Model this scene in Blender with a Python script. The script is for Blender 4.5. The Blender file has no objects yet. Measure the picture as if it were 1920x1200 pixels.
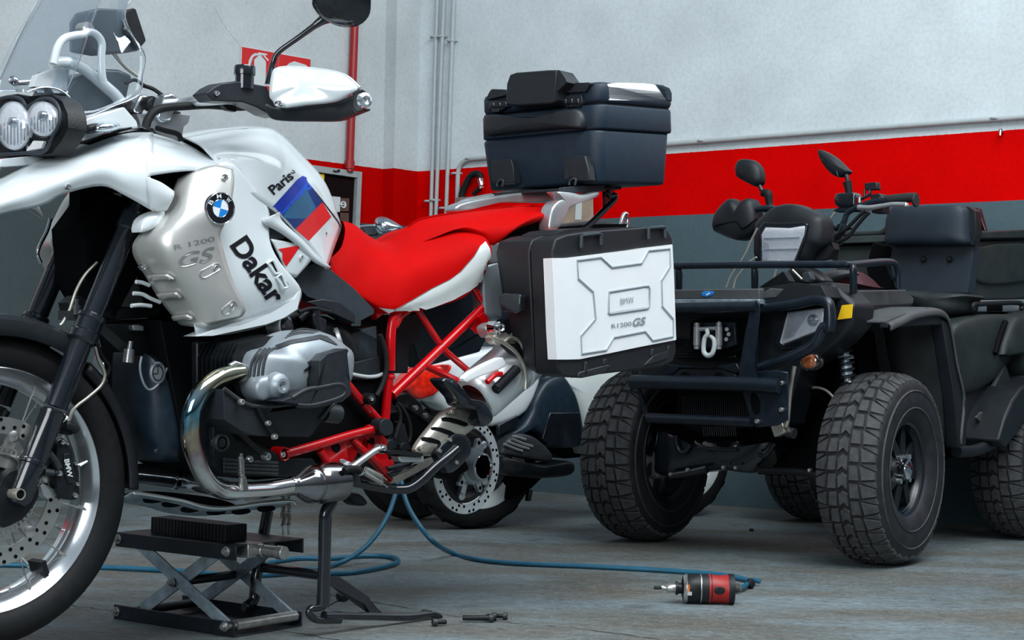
import bpy, bmesh, random
from math import *
from mathutils import Vector, Matrix
from mathutils.bvhtree import BVHTree
random.seed(7)
SC = bpy.context.scene
COL = SC.collection
# ---------------------------------------------------------------- camera, light, exposure
F_PX, CAM_H = 3100.0, 0.66
PITCH, ROLL = atan(80 / F_PX), atan(0.018)
cd = bpy.data.cameras.new('camera'); cam = bpy.data.objects.new('camera', cd); COL.objects.link(cam)
cd.sensor_width = 36.0; cd.lens = 36.0 * F_PX / 1920.0; cd.clip_start = 0.05
CAM = Vector((0, 0, CAM_H))
CR = Matrix.Rotation(pi / 2 + PITCH, 3, 'X') @ Matrix.Rotation(ROLL, 3, 'Z')
cam.matrix_world = Matrix.Translation(CAM) @ CR.to_4x4()
SC.camera = cam
SC.view_settings.view_transform = 'Standard'
try: SC.view_settings.look = 'None'
except Exception: pass
SC.view_settings.exposure = 0.0
SC.view_settings.gamma = 1.0
SC.view_settings.use_curve_mapping = False
w = bpy.data.worlds.new('world'); SC.world = w; w.use_nodes = True
nt = w.node_tree; bg = nt.nodes['Background']
tc = nt.nodes.new('ShaderNodeTexCoord'); sp = nt.nodes.new('ShaderNodeSeparateXYZ'); rp = nt.nodes.new('ShaderNodeValToRGB')
nt.links.new(tc.outputs['Generated'], sp.inputs[0]); nt.links.new(sp.outputs['Z'], rp.inputs[0]); nt.links.new(rp.outputs[0], bg.inputs[0])
rp.color_ramp.elements[0].position = 0.0; rp.color_ramp.elements[0].color = (0.10, 0.115, 0.13, 1)
rp.color_ramp.elements[1].position = 0.55; rp.color_ramp.elements[1].color = (0.72, 0.86, 1.0, 1)
e = rp.color_ramp.elements.new(0.12); e.color = (0.26, 0.31, 0.36, 1)
bg.inputs[1].default_value = 0.34
def area(name, loc, target, sx, sy, power, col):
    l = bpy.data.lights.new(name, 'AREA'); l.shape = 'RECTANGLE'; l.size = sx; l.size_y = sy; l.energy = power; l.color = col
    o = bpy.data.objects.new(name, l); COL.objects.link(o); o.location = loc
    o.rotation_euler = (Vector(target) - Vector(loc)).to_track_quat('-Z', 'Y').to_euler()
    return o
area('skylight_front', (1.4, 2.2, 4.6), (0.3, 4.6, 0.6), 4.5, 2.2, 300, (0.93, 0.97, 1.0))
area('skylight_back', (2.6, 5.2, 4.8), (1.6, 6.4, 0.8), 4.5, 1.6, 90, (0.90, 0.97, 1.0))
area('gate_daylight', (-2.8, -1.5, 2.4), (0.6, 5.5, 1.3), 3.0, 2.6, 190, (0.92, 0.97, 1.0))
# ---------------------------------------------------------------- frames and pixel rays
class Frame:
    def __init__(s, o, deg):
        s.o = Vector(o); s.M = Matrix.Rotation(radians(deg), 3, 'Z'); s.deg = deg
    def loc(s, p): return s.M.transposed() @ (Vector(p) - s.o)
    def wld(s, p): return s.M @ Vector(p) + s.o
    def ray(s, x, y):
        d = CR @ Vector(((x - 960) / F_PX, -(y - 600) / F_PX, -1))
        return s.M.transposed() @ (CAM - s.o), s.M.transposed() @ d
    def at(s, x, y, val, ax=1):
        c, d = s.ray(x, y); return c + d * ((val - c[ax]) / d[ax])
BK = Frame((-1.088, 3.425, 0), 229.1)
AT = Frame((.894, 5.95, 0), 230)
WD = Frame((0, 0, 0), 0)
FR = BK
def use(fr):
    global FR; FR = fr
def S(s):
    return [tuple(float(a) for a in t.split(',')) for t in s.split()]
def Z(x0, y0, k, s):                       # coordinates read off an enlargement
    r = []
    for t in S(s): r.append((x0 + t[0] / k, y0 + t[1] / k) + t[2:])
    return r
def B(x, y, v, ax=1): return FR.at(x, y, v, ax)
def L3(pts, v=None, ax=1):                 # list of (x,y[,v]) -> points in the current frame
    if isinstance(pts, str): pts = S(pts)
    return [B(p[0], p[1], p[2] if len(p) > 2 else v, ax) for p in pts]
# ---------------------------------------------------------------- materials
def mat(name, col, rough=0.5, metal=0.0, coat=0.0, noise=0.0, nscale=20.0, bump=0.0, bscale=300.0, spec=0.5, trans=0.0, emit=None, aniso=None):
    m = bpy.data.materials.new(name); m.use_nodes = True; n = m.node_tree; b = n.nodes['Principled BSDF']
    c = tuple(col) + (1,)
    b.inputs['Base Color'].default_value = c; b.inputs['Roughness'].default_value = rough; b.inputs['Metallic'].default_value = metal
    b.inputs['Coat Weight'].default_value = coat; b.inputs['Coat Roughness'].default_value = 0.05
    b.inputs['Specular IOR Level'].default_value = spec; b.inputs['Transmission Weight'].default_value = trans
    if noise or bump:
        t = n.nodes.new('ShaderNodeTexCoord'); src = t.outputs['Object']
        if aniso:
            mp = n.nodes.new('ShaderNodeMapping'); mp.inputs['Scale'].default_value = aniso; n.links.new(src, mp.inputs[0]); src = mp.outputs[0]
    if noise:
        x = n.nodes.new('ShaderNodeTexNoise'); x.inputs['Scale'].default_value = nscale; x.inputs['Detail'].default_value = 6; n.links.new(src, x.inputs['Vector'])
        r = n.nodes.new('ShaderNodeValToRGB'); r.color_ramp.elements[0].position = 0.3; r.color_ramp.elements[1].position = 0.7
        r.color_ramp.elements[0].color = tuple(a * (1 - noise) for a in col) + (1,); r.color_ramp.elements[1].color = tuple(min(1, a * (1 + noise)) for a in col) + (1,)
        n.links.new(x.outputs['Fac'], r.inputs[0]); n.links.new(r.outputs[0], b.inputs['Base Color'])
        rr = n.nodes.new('ShaderNodeMapRange'); rr.inputs[3].default_value = rough * 0.85; rr.inputs[4].default_value = min(1, rough * 1.2); n.links.new(x.outputs['Fac'], rr.inputs[0]); n.links.new(rr.outputs[0], b.inputs['Roughness'])
    if bump:
        x2 = n.nodes.new('ShaderNodeTexNoise'); x2.inputs['Scale'].default_value = bscale; x2.inputs['Detail'].default_value = 3; n.links.new(src, x2.inputs['Vector'])
        bb = n.nodes.new('ShaderNodeBump'); bb.inputs['Strength'].default_value = bump; bb.inputs['Distance'].default_value = 0.002; n.links.new(x2.outputs['Fac'], bb.inputs['Height']); n.links.new(bb.outputs[0], b.inputs['Normal'])
    return m
M = {}
def K(k, *a, **kw): M[k] = mat(k, *a, **kw)
K('white_paint', (.67, .73, .755), .22, coat=.7, noise=.02, nscale=6)
K('seat_white', (.70, .75, .74), .45, noise=.03, nscale=30)
K('silver_paint', (.66, .66, .635), .36, .62, noise=.04, nscale=9, bump=.12, bscale=600)
K('alu', (.62, .65, .67), .32, .85, noise=.06, nscale=25)
K('case_alu', (.93, .97, 1.0), .40, .15, noise=.02, nscale=10)
K('rim_alu', (.75, .80, .84), .16, .9, noise=.04, nscale=18)
K('grey_cast', (.30, .345, .38), .40, .45, noise=.06, nscale=30, bump=.15, bscale=500)
K('dark_cast', (.030, .036, .042), .45, .2, noise=.2, nscale=40, bump=.2, bscale=300)
K('collector', (.28, .28, .29), .14, 1.0, noise=.2, nscale=14)  # chrome bell darkened in its colour to stand in for dark reflections
K('refl', (.95, .97, 1.0), .25, .10, noise=.06, nscale=60, bump=.8, bscale=160)  # lamp bowls whitened in their colour to imitate bright reflections
K('satin', (.86, .90, .93), .34, .8, noise=.03, nscale=14)
K('chrome', (.80, .82, .84), .07, 1.0, noise=.05, nscale=14)
K('brushed', (.62, .62, .60), .30, .95, noise=.07, nscale=22)
K('titan', (.60, .575, .50), .36, .8, noise=.08, nscale=20)
K('black_plastic', (.008, .010, .013), .42, spec=.35, noise=.15, nscale=60, bump=.25, bscale=900)
K('grey_plastic', (.030, .040, .050), .45, spec=.4, noise=.10, nscale=50, bump=.25, bscale=900)
K('guard_plastic', (.016, .020, .025), .38, spec=.4, noise=.12, nscale=50, bump=.2, bscale=900)
K('pannier_black', (.009, .011, .014), .42, noise=.12, nscale=30, bump=.5, bscale=500, spec=.42)
K('case_black', (.010, .023, .040), .42, spec=.4, noise=.12, nscale=30, bump=.5, bscale=500)
K('black_gloss', (.008, .011, .016), .16, coat=.5, noise=.15, nscale=20)
K('black_pure', (.0015, .002, .003), .7, spec=.1, noise=.1, nscale=20)
K('engine_black', (.005, .007, .009), .42, .0, spec=.35, noise=.3, nscale=50, bump=.25, bscale=200)
K('cover_blue', (.010, .021, .034), .36, .0, spec=.45, noise=.2, nscale=40, bump=.2, bscale=500)
K('rubber', (.006, .007, .008), .62, spec=.3, noise=.2, nscale=50, bump=.3, bscale=300)
K('tyre_worn', (.056, .058, .060), .72, spec=.3, noise=.3, nscale=45, bump=.4, bscale=260)
K('tyre_side', (.016, .017, .021), .58, spec=.35, noise=.35, nscale=22, bump=.2, bscale=200)
K('red_frame', (.50, .001, .004), .25, coat=.5, spec=.3, noise=.06, nscale=20)
K('red_vinyl', (.50, .0008, .0008), .60, spec=.06, noise=.10, nscale=7, bump=.5, bscale=900)
K('red_plastic', (.34, .008, .006), .45, noise=.06, nscale=30)
K('red_sign', (.60, .006, .006), .45, noise=.05, nscale=12)
K('red_pipe', (.33, .007, .010), .35, noise=.12, nscale=12)
K('sign_white', (.60, .66, .66), .5, noise=.05, nscale=12)
K('decal_black', (.006, .007, .010), .5, spec=.2, noise=.05, nscale=12)
K('decal_blue', (.008, .075, .50), .40, coat=.1, spec=.2, noise=.05, nscale=10)
K('decal_navy', (.004, .022, .13), .40, coat=.1, spec=.2, noise=.05, nscale=10)
K('decal_teal', (.020, .10, .21), .40, coat=.1, spec=.2, noise=.10, nscale=14)
K('decal_violet', (.012, .035, .34), .40, coat=.1, spec=.2, noise=.2, nscale=9)
K('decal_red', (.62, .010, .012), .40, coat=.1, spec=.2, noise=.05, nscale=10)
K('badge_blue', (.01, .22, .66), .25, coat=.5, noise=.03, nscale=10)
K('badge_white', (.78, .84, .88), .25, coat=.5, noise=.03, nscale=10)
K('emboss', (.40, .45, .48), .40, .5, noise=.04, nscale=20)
K('etch', (.50, .51, .50), .30, .8, noise=.04, nscale=20)
K('yellow', (.85, .52, .01), .4, noise=.04, nscale=14)
K('orange_lens', (.62, .16, .04), .2, coat=.6, noise=.3, nscale=60)
K('red_lens', (.72, .02, .008), .14, coat=.8, noise=.35, nscale=45)
K('hose_blue', (.012, .11, .19), .33, noise=.12, nscale=25)
K('zinc', (.36, .44, .50), .40, .55, noise=.35, nscale=30, bump=.25, bscale=120)
K('jack_black', (.006, .010, .016), .36, .0, noise=.4, nscale=40, bump=.25, bscale=200)
K('steel', (.50, .50, .48), .32, .9, noise=.2, nscale=50)
K('grubby', (.30, .29, .26), .5, .3, noise=.2, nscale=50)
K('atv_plastic', (.008, .011, .015), .42, spec=.4, noise=.2, nscale=14, bump=.3, bscale=700)
K('atv_dusty', (.060, .066, .070), .55, spec=.4, noise=.25, nscale=12, bump=.3, bscale=500)
K('atv_olive', (.018, .026, .026), .50, spec=.4, noise=.2, nscale=14, bump=.3, bscale=600)
K('atv_seat', (.018, .029, .042), .48, spec=.4, noise=.12, nscale=12, bump=.3, bscale=600)
K('atv_steel', (.006, .012, .020), .30, .0, spec=.5, noise=.25, nscale=30)
K('grip_rubber', (.012, .014, .016), .6, noise=.1, nscale=80, bump=.4, bscale=500)
K('pipe_grey', (.42, .47, .48), .45, noise=.06, nscale=20)
K('door_frame', (.33, .37, .38), .5, noise=.12, nscale=20)
K('cab_dark', (.006, .002, .003), .7, spec=.1, noise=.2, nscale=20)
K('cardboard', (.10, .045, .035), .7, noise=.2, nscale=30)
K('smoke', (.045, .062, .075), .35, noise=.3, nscale=14)
K('wood', (.35, .27, .20), .6, noise=.2, nscale=14)
K('tint_red', (.060, .006, .012), .4, noise=.15, nscale=14)
def glassy(name, col, fac, rough=0.02, thin=True):
    m = bpy.data.materials.new(name); m.use_nodes = True; n = m.node_tree
    for x in list(n.nodes): n.nodes.remove(x)
    o = n.nodes.new('ShaderNodeOutputMaterial'); t = n.nodes.new('ShaderNodeBsdfTransparent'); g = n.nodes.new('ShaderNodeBsdfGlossy')
    mx = n.nodes.new('ShaderNodeMixShader'); fr = n.nodes.new('ShaderNodeLayerWeight'); fr.inputs[0].default_value = .35
    mr = n.nodes.new('ShaderNodeMapRange'); mr.inputs[3].default_value = fac; mr.inputs[4].default_value = min(1, fac + .45)
    t.inputs[0].default_value = tuple(col) + (1,); g.inputs['Roughness'].default_value = rough; g.inputs[0].default_value = (.9, .95, 1, 1)
    n.links.new(fr.outputs['Fresnel'], mr.inputs[0]); n.links.new(mr.outputs[0], mx.inputs[0]); n.links.new(t.outputs[0], mx.inputs[1]); n.links.new(g.outputs[0], mx.inputs[2]); n.links.new(mx.outputs[0], o.inputs[0])
    M[name] = m
glassy('screen_glass', (.975, .99, 1.0), .06)
glassy('lens_glass', (.97, .98, 1), .10)
glassy('plastic_film', (.80, .86, .90), .22, .12)
def header_mat():
    m = mat('header_pipe', (.6, .6, .6), .10, 1.0); n = m.node_tree; b = n.nodes['Principled BSDF']
    t = n.nodes.new('ShaderNodeTexCoord'); x = n.nodes.new('ShaderNodeSeparateXYZ'); n.links.new(t.outputs['Object'], x.inputs[0])
    ns = n.nodes.new('ShaderNodeTexNoise'); ns.inputs['Scale'].default_value = 22; n.links.new(t.outputs['Object'], ns.inputs['Vector'])
    a = n.nodes.new('ShaderNodeMath'); a.operation = 'MULTIPLY_ADD'; a.inputs[1].default_value = .10; n.links.new(ns.outputs['Fac'], a.inputs[0]); n.links.new(x.outputs['Z'], a.inputs[2])
    mr = n.nodes.new('ShaderNodeMapRange'); mr.inputs[1].default_value = .42; mr.inputs[2].default_value = .70; n.links.new(a.outputs[0], mr.inputs[0])
    r = n.nodes.new('ShaderNodeValToRGB'); n.links.new(mr.outputs[0], r.inputs[0])
    r.color_ramp.elements[0].color = (.72, .73, .74, 1); r.color_ramp.elements[1].color = (.50, .54, .42, 1)
    for p, c in ((.16, (.62, .60, .58, 1)), (.30, (.34, .25, .28, 1)), (.42, (.42, .36, .24, 1)), (.55, (.12, .30, .40, 1)), (.70, (.30, .50, .60, 1)), (.85, (.55, .50, .34, 1))):
        e = r.color_ramp.elements.new(p); e.color = c
    n.links.new(r.outputs[0], b.inputs['Base Color']); M['header'] = m
header_mat()
# ---------------------------------------------------------------- mesh helpers
def tree(bm):
    bm.normal_update()
    bm.verts.index_update(); bm.faces.index_update(); bm.verts.ensure_lookup_table(); bm.faces.ensure_lookup_table(); return BVHTree.FromBMesh(bm)
def obj(name, bm, material, parent=None, bevel=0, smooth=35, merge=True):
    if merge: bmesh.ops.remove_doubles(bm, verts=bm.verts, dist=1e-5)
    bmesh.ops.recalc_face_normals(bm, faces=bm.faces)
    me = bpy.data.meshes.new(name); bm.to_mesh(me); bm.free()
    mats = material if isinstance(material, (list, tuple)) else [material]
    for m in mats: me.materials.append(M[m])
    for p in me.polygons: p.use_smooth = True
    try: me.set_sharp_from_angle(angle=radians(smooth))
    except Exception: pass
    o = bpy.data.objects.new(name, me); COL.objects.link(o)
    if parent: o.parent = parent
    if bevel:
        b = o.modifiers.new('bevel', 'BEVEL'); b.width = bevel; b.segments = 2; b.limit_method = 'ANGLE'; b.angle_limit = radians(40); b.harden_normals = False
    return o
def tag(o, label=None, cat=None, group=None, kind=None):
    if label: o['label'] = label
    if cat: o['category'] = cat
    if group: o['group'] = group
    if kind: o['kind'] = kind
    return o
def thing(name, label, cat, fr=None, loc=None, deg=0, group=None):
    o = bpy.data.objects.new(name, None); COL.objects.link(o); o.empty_display_size = .1
    if fr: o.location = fr.o; o.rotation_euler = (0, 0, radians(fr.deg))
    else: o.location = loc or (0, 0, 0); o.rotation_euler = (0, 0, radians(deg))
    return tag(o, label, cat, group)
def NB(): return bmesh.new()
def setmat(bm, n0, i):
    bm.faces.ensure_lookup_table()
    for f in bm.faces[n0:]: f.material_index = i
def prism(bm, front, off, mi=0):
    """closed slab: outline 'front' and the same outline moved by off (vector or list)"""
    off = Vector(off) if not isinstance(off, list) else off
    a = [bm.verts.new(p) for p in front]
    b = [bm.verts.new(p + (off[i] if isinstance(off, list) else off)) for i, p in enumerate(front)]
    n = len(a); fs = []
    fs.append(bm.faces.new(a)); fs.append(bm.faces.new(list(reversed(b))))
    for i in range(n): bm.faces.new((a[i], b[i], b[(i + 1) % n], a[(i + 1) % n])).material_index = mi
    r = bmesh.ops.triangulate(bm, faces=fs, ngon_method='EAR_CLIP')
    for f in r['faces']: f.material_index = mi
def box(bm, c, s, R=None, mi=0):
    c = Vector(c); R = R or Matrix.Identity(3); vs = []
    for dx in (-.5, .5):
        for dy in (-.5, .5):
            for dz in (-.5, .5): vs.append(bm.verts.new(c + R @ Vector((dx * s[0], dy * s[1], dz * s[2]))))
    for q in ((0, 1, 3, 2), (4, 6, 7, 5), (0, 4, 5, 1), (2, 3, 7, 6), (0, 2, 6, 4), (1, 5, 7, 3)):
        bm.faces.new([vs[i] for i in q]).material_index = mi
def basis(d):
    d = d.normalized(); u = Vector((0, 0, 1)) if abs(d.z) < .9 else Vector((1, 0, 0)); a = d.cross(u).normalized(); return a, d.cross(a)
def cat(pts, k):
    if k <= 1 or len(pts) < 3: return list(pts)
    out = []; n = len(pts)
    for i in range(n - 1):
        p0 = pts[i - 1] if i else pts[0] * 2 - pts[1]; p1 = pts[i]; p2 = pts[i + 1]; p3 = pts[i + 2] if i + 2 < n else pts[-1] * 2 - pts[-2]
        for j in range(k):
            t = j / k; out.append(.5 * ((2 * p1) + (p2 - p0) * t + (2 * p0 - 5 * p1 + 4 * p2 - p3) * t * t + (3 * p1 - p0 - 3 * p2 + p3) * t ** 3))
    out.append(pts[-1]); return out
def tube(bm, pts, r, n=14, k=6, cap=True, mi=0, closed=False):
    rs = r if isinstance(r, (list, tuple)) else [r] * len(pts)
    pr = cat([Vector((p[0], p[1], p[2], q)) for p, q in zip(pts, rs)], k)
    P = [Vector(p[:3]) for p in pr]; Rr = [p[3] for p in pr]; rings = []; a = None
    for i, p in enumerate(P):
        if closed: d = P[(i + 1) % len(P)] - P[i - 1]
        else: d = P[min(i + 1, len(P) - 1)] - P[max(i - 1, 0)]
        if d.length < 1e-9: d = Vector((0, 0, 1))
        d.normalize()
        if a is None: a, _ = basis(d)
        a = (a - d * a.dot(d)).normalized(); b = d.cross(a)
        rings.append([bm.verts.new(p + (a * cos(2 * pi * j / n) + b * sin(2 * pi * j / n)) * Rr[i]) for j in range(n)])
    m = len(rings)
    for i in range(m if closed else m - 1):
        r0 = rings[i]; r1 = rings[(i + 1) % m]
        for j in range(n): bm.faces.new((r0[j], r0[(j + 1) % n], r1[(j + 1) % n], r1[j])).material_index = mi
    if cap and not closed:
        bm.faces.new(list(reversed(rings[0]))).material_index = mi; bm.faces.new(rings[-1]).material_index = mi
def cyl(bm, p, q, r, r2=None, n=20, mi=0): tube(bm, [Vector(p), Vector(q)], [r, r if r2 is None else r2], n, 1, True, mi)
def lathe(bm, c, axis, prof, n=40, mi=0, closed=False, arc=None):
    """prof: list of (radius, height along axis)"""
    c = Vector(c); axis = Vector(axis).normalized(); a, b = basis(axis); rings = []
    A = arc or (0, 2 * pi); full = arc is None; m = n if full else n + 1
    for (r, h) in prof:
        rings.append([bm.verts.new(c + axis * h + (a * cos(A[0] + (A[1] - A[0]) * j / n) + b * sin(A[0] + (A[1] - A[0]) * j / n)) * max(r, 1e-5)) for j in range(m)])
    k = len(rings)
    for i in range(k if closed else k - 1):
        r0, r1 = rings[i], rings[(i + 1) % k]
        for j in range(n): bm.faces.new((r0[j], r0[(j + 1) % m], r1[(j + 1) % m], r1[j])).material_index = mi
def disc(bm, c, axis, r, h, n=24, mi=0, ry=None, e=0.0):
    """coin with slightly rounded rim, standing proud of c by h"""
    lathe(bm, c, axis, [(0, h), (r * .93, h), (r, h * .6), (r, -h * .2), (0, -h * .2)], n, mi)
def screw(bm, c, axis, r, mi=0, mj=0):
    axis = Vector(axis).normalized()
    lathe(bm, c, axis, [(0, r * .30), (r * .45, r * .30), (r * .5, r * .75), (r * .8, r * .7), (r, r * .35), (r, -r)], 14, mi)
def patch(bm, rows, k=5, mi=0):
    """rows: grid of points; bicubic resampled surface, returns nothing"""
    R2 = [cat(r, k) for r in rows]; n = len(R2[0]); cols = [cat([R2[i][j] for i in range(len(R2))], k) for j in range(n)]
    V = [[bm.verts.new(p) for p in c] for c in cols]
    for j in range(n - 1):
        for i in range(len(V[0]) - 1):
            try: bm.faces.new((V[j][i], V[j][i + 1], V[j + 1][i + 1], V[j + 1][i])).material_index = mi
            except ValueError: pass
def panel(name, rows, material, parent, k=5, th=.004, mirror=False, bridge=False):
    bm = NB(); patch(bm, rows, k)
    if mirror:
        patch(bm, [[Vector((p.x, -p.y, p.z)) for p in r] for r in rows], k)
        if bridge:
            a = rows[0]; c = [Vector((p.x, 0, p.z + bridge)) for p in a]; b = [Vector((p.x, -p.y, p.z)) for p in a]
            patch(bm, [a, c, b], k)
    bmesh.ops.remove_doubles(bm, verts=bm.verts, dist=1e-5)
    bvh = tree(bm)
    o = obj(name, bm, material, parent, smooth=50)
    # outward = towards the left side of the vehicle
    s = sum((f.normal.y * f.center.y + f.normal.z * .001) * f.area for f in o.data.polygons)
    if s < 0: o.data.flip_normals()
    m = o.modifiers.new('solid', 'SOLIDIFY'); m.thickness = th; m.offset = -1
    return o, bvh
def puff(bm, outline, depth, back=0.0, p=2.4, steps=8, axis=(0, 1, 0), mi=0, c=None):
    axis = Vector(axis).normalized(); n = len(outline); c = c or sum(outline, Vector()) / n; rings = []
    if back: rings.append([bm.verts.new(q - axis * back) for q in outline])
    for i in range(steps):
        t = i / steps * pi / 2; s = cos(t) ** (2 / p) if cos(t) > 0 else 0; h = depth * sin(t) ** (2 / p)
        rings.append([bm.verts.new(c + (q - c) * s + axis * h) for q in outline])
    for r0, r1 in zip(rings, rings[1:]):
        for j in range(n): bm.faces.new((r0[j], r0[(j + 1) % n], r1[(j + 1) % n], r1[j])).material_index = mi
    top = bm.verts.new(c + axis * depth)
    for j in range(n): bm.faces.new((rings[-1][j], rings[-1][(j + 1) % n], top)).material_index = mi
    if back: bm.faces.new(list(reversed(rings[0]))).material_index = mi
def rnd(pts, k=4):
    """round a closed outline"""
    n = len(pts); out = []
    for i in range(n):
        p0, p1, p2, p3 = pts[i - 1], pts[i], pts[(i + 1) % n], pts[(i + 2) % n]
        for j in range(k):
            t = j / k; out.append(.5 * ((2 * p1) + (p2 - p0) * t + (2 * p0 - 5 * p1 + 4 * p2 - p3) * t * t + (3 * p1 - p0 - 3 * p2 + p3) * t ** 3))
    return out
def chamfer(pts, d=.25):
    n = len(pts); out = []
    for i in range(n):
        a, b, c = pts[i - 1], pts[i], pts[(i + 1) % n]
        p = b + (a - b) * d; q = b + (c - b) * d; out += [p, b * .5 + (p + q) * .25, q]
    return out
def ell(cx, cy, rx, ry, v, n=24, rot=0, ax=1):
    r = []
    for i in range(n):
        a = 2 * pi * i / n; x = rx * cos(a); y = ry * sin(a); r.append(B(cx + x * cos(rot) - y * sin(rot), cy + x * sin(rot) + y * cos(rot), v, ax))
    return r
def texmesh(s, bold=0.0, shear=0.0, spacing=1.0):
    c = bpy.data.curves.new('t', 'FONT'); c.body = s; c.size = 1; c.offset = bold; c.shear = shear; c.align_x = 'CENTER'; c.align_y = 'CENTER'; c.space_character = spacing
    o = bpy.data.objects.new('t', c); COL.objects.link(o)
    dg = bpy.context.evaluated_depsgraph_get(); me = bpy.data.meshes.new_from_object(o.evaluated_get(dg))
    V = [v.co.copy() for v in me.vertices]; Fc = [tuple(p.vertices) for p in me.polygons]
    bpy.data.objects.remove(o); bpy.data.meshes.remove(me); return V, Fc
def decal_text(bm, s, cx, cy, wpx, hpx, rot, surf, off=.0012, bold=0.0, shear=0.0, mi=0, v=None, ax=1, spacing=1.0):
    """lettering laid on a surface: the run of letters is wpx wide, capitals hpx high"""
    V, Fc = texmesh(s, bold, shear, spacing); x0 = min(a.x for a in V); x1 = max(a.x for a in V); y0 = min(a.y for a in V); y1 = max(a.y for a in V)
    out = []
    for a in V:
        x = ((a.x - x0) / (x1 - x0) - .5) * wpx; y = -((a.y - y0) / (y1 - y0) - .5) * hpx
        out.append((cx + x * cos(rot) - y * sin(rot), cy + x * sin(rot) + y * cos(rot)))
    lay(bm, out, Fc, surf, off, mi, v, ax)
def lay(bm, pix, faces, surf, off, mi=0, v=None, ax=1):
    vs = []
    for (x, y) in pix:
        o, d = FR.ray(x, y); hit = surf.ray_cast(o, d.normalized()) if surf else (None,)
        if surf and hit[0] is None:             # just past the edge of the surface: take the nearest point of it
            near = surf.find_nearest(FR.at(x, y, v if v is not None else .2, ax)); hit = (near[0], near[1])
        if hit[0] is not None:
            nn = hit[1] if hit[1].dot(d) < 0 else -hit[1]; vs.append(bm.verts.new(hit[0] + nn * off))
        else: vs.append(bm.verts.new(FR.at(x, y, v if v is not None else .2, ax)))
    for f in faces:
        try: bm.faces.new([vs[i] for i in f]).material_index = mi
        except ValueError: pass
def decal_poly(bm, pts, surf, off=.001, mi=0, cuts=3, v=None, ax=1, lim=9):
    """flat-coloured shape laid on a surface"""
    t = NB(); vs = [t.verts.new((p[0], p[1], 0)) for p in pts]; f = t.faces.new(vs)
    bmesh.ops.triangulate(t, faces=[f])
    for k_ in (0, 1):
        a = min(p[k_] for p in pts); b = max(p[k_] for p in pts); q = a + lim * .5
        while q < b:
            co = Vector((q, 0, 0)) if k_ == 0 else Vector((0, q, 0)); no = Vector((1, 0, 0)) if k_ == 0 else Vector((0, 1, 0))
            bmesh.ops.bisect_plane(t, geom=t.verts[:] + t.edges[:] + t.faces[:], plane_co=co, plane_no=no, dist=1e-4); q += lim
    bmesh.ops.triangulate(t, faces=t.faces[:])
    t.verts.index_update(); t.verts.ensure_lookup_table()
    lay(bm, [(q.co.x, q.co.y) for q in t.verts], [[q.index for q in f.verts] for f in t.faces], surf, off, mi, v, ax); t.free()
def dobj(name, bm, material, parent, smooth=30):
    return obj(name, bm, material, parent, smooth=smooth, merge=False)
def T(name, pts, r, material, parent, n=14, k=6, v=None, ax=1):
    bm = NB(); tube(bm, L3(pts, v, ax), r, n, k); return obj(name, bm, material, parent)
Y = Vector((0, 1, 0))
# ================================================================= SETTING
def wallmat(name, white, red, slate, z0=1.391, z1=1.694):
    m = bpy.data.materials.new(name); m.use_nodes = True; n = m.node_tree; b = n.nodes['Principled BSDF']; b.inputs['Roughness'].default_value = .6; b.inputs['Specular IOR Level'].default_value = .04
    g = n.nodes.new('ShaderNodeNewGeometry'); s = n.nodes.new('ShaderNodeSeparateXYZ'); n.links.new(g.outputs['Position'], s.inputs[0])
    ns = n.nodes.new('ShaderNodeTexNoise'); ns.inputs['Scale'].default_value = 3.0; ns.inputs['Detail'].default_value = 8; n.links.new(g.outputs['Position'], ns.inputs['Vector'])
    n2 = n.nodes.new('ShaderNodeTexNoise'); n2.inputs['Scale'].default_value = 60.0; n2.inputs['Detail'].default_value = 4; n.links.new(g.outputs['Position'], n2.inputs['Vector'])
    zz = n.nodes.new('ShaderNodeMath'); zz.operation = 'MULTIPLY_ADD'; zz.inputs[1].default_value = .004; n.links.new(n2.outputs['Fac'], zz.inputs[0]); n.links.new(s.outputs['Z'], zz.inputs[2])
    def gt(v):
        q = n.nodes.new('ShaderNodeMath'); q.operation = 'GREATER_THAN'; q.inputs[1].default_value = v + .002; n.links.new(zz.outputs[0], q.inputs[0]); return q.outputs[0]
    def mix(f, a, c, ty='MIX'):
        q = n.nodes.new('ShaderNodeMix'); q.data_type = 'RGBA'; q.blend_type = ty
        if isinstance(f, (int, float)): q.inputs[0].default_value = f
        else: n.links.new(f, q.inputs[0])
        for i, x in ((6, a), (7, c)):
            if isinstance(x, tuple): q.inputs[i].default_value = x + (1,)
            else: n.links.new(x, q.inputs[i])
        return q.outputs[2]
    c = mix(gt(z0), slate, red); c = mix(gt(z1), c, white)
    r = n.nodes.new('ShaderNodeValToRGB'); r.color_ramp.elements[0].position = .35; r.color_ramp.elements[0].color = (.80, .80, .80, 1); r.color_ramp.elements[1].position = .62; r.color_ramp.elements[1].color = (1, 1, 1, 1); n.links.new(ns.outputs['Fac'], r.inputs[0])
    c = mix(.55, c, r.outputs[0], 'MULTIPLY')
    r2 = n.nodes.new('ShaderNodeValToRGB'); r2.color_ramp.elements[0].position = .3; r2.color_ramp.elements[0].color = (.84, .84, .84, 1); r2.color_ramp.elements[1].position = .6; r2.color_ramp.elements[1].color = (1, 1, 1, 1); n.links.new(n2.outputs['Fac'], r2.inputs[0])
    c = mix(.6, c, r2.outputs[0], 'MULTIPLY'); n.links.new(c, b.inputs['Base Color'])
    bp = n.nodes.new('ShaderNodeBump'); bp.inputs['Strength'].default_value = .12; bp.inputs['Distance'].default_value = .004; n.links.new(n2.outputs['Fac'], bp.inputs['Height']); n.links.new(bp.outputs[0], b.inputs['Normal'])
    M[name] = m
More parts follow.
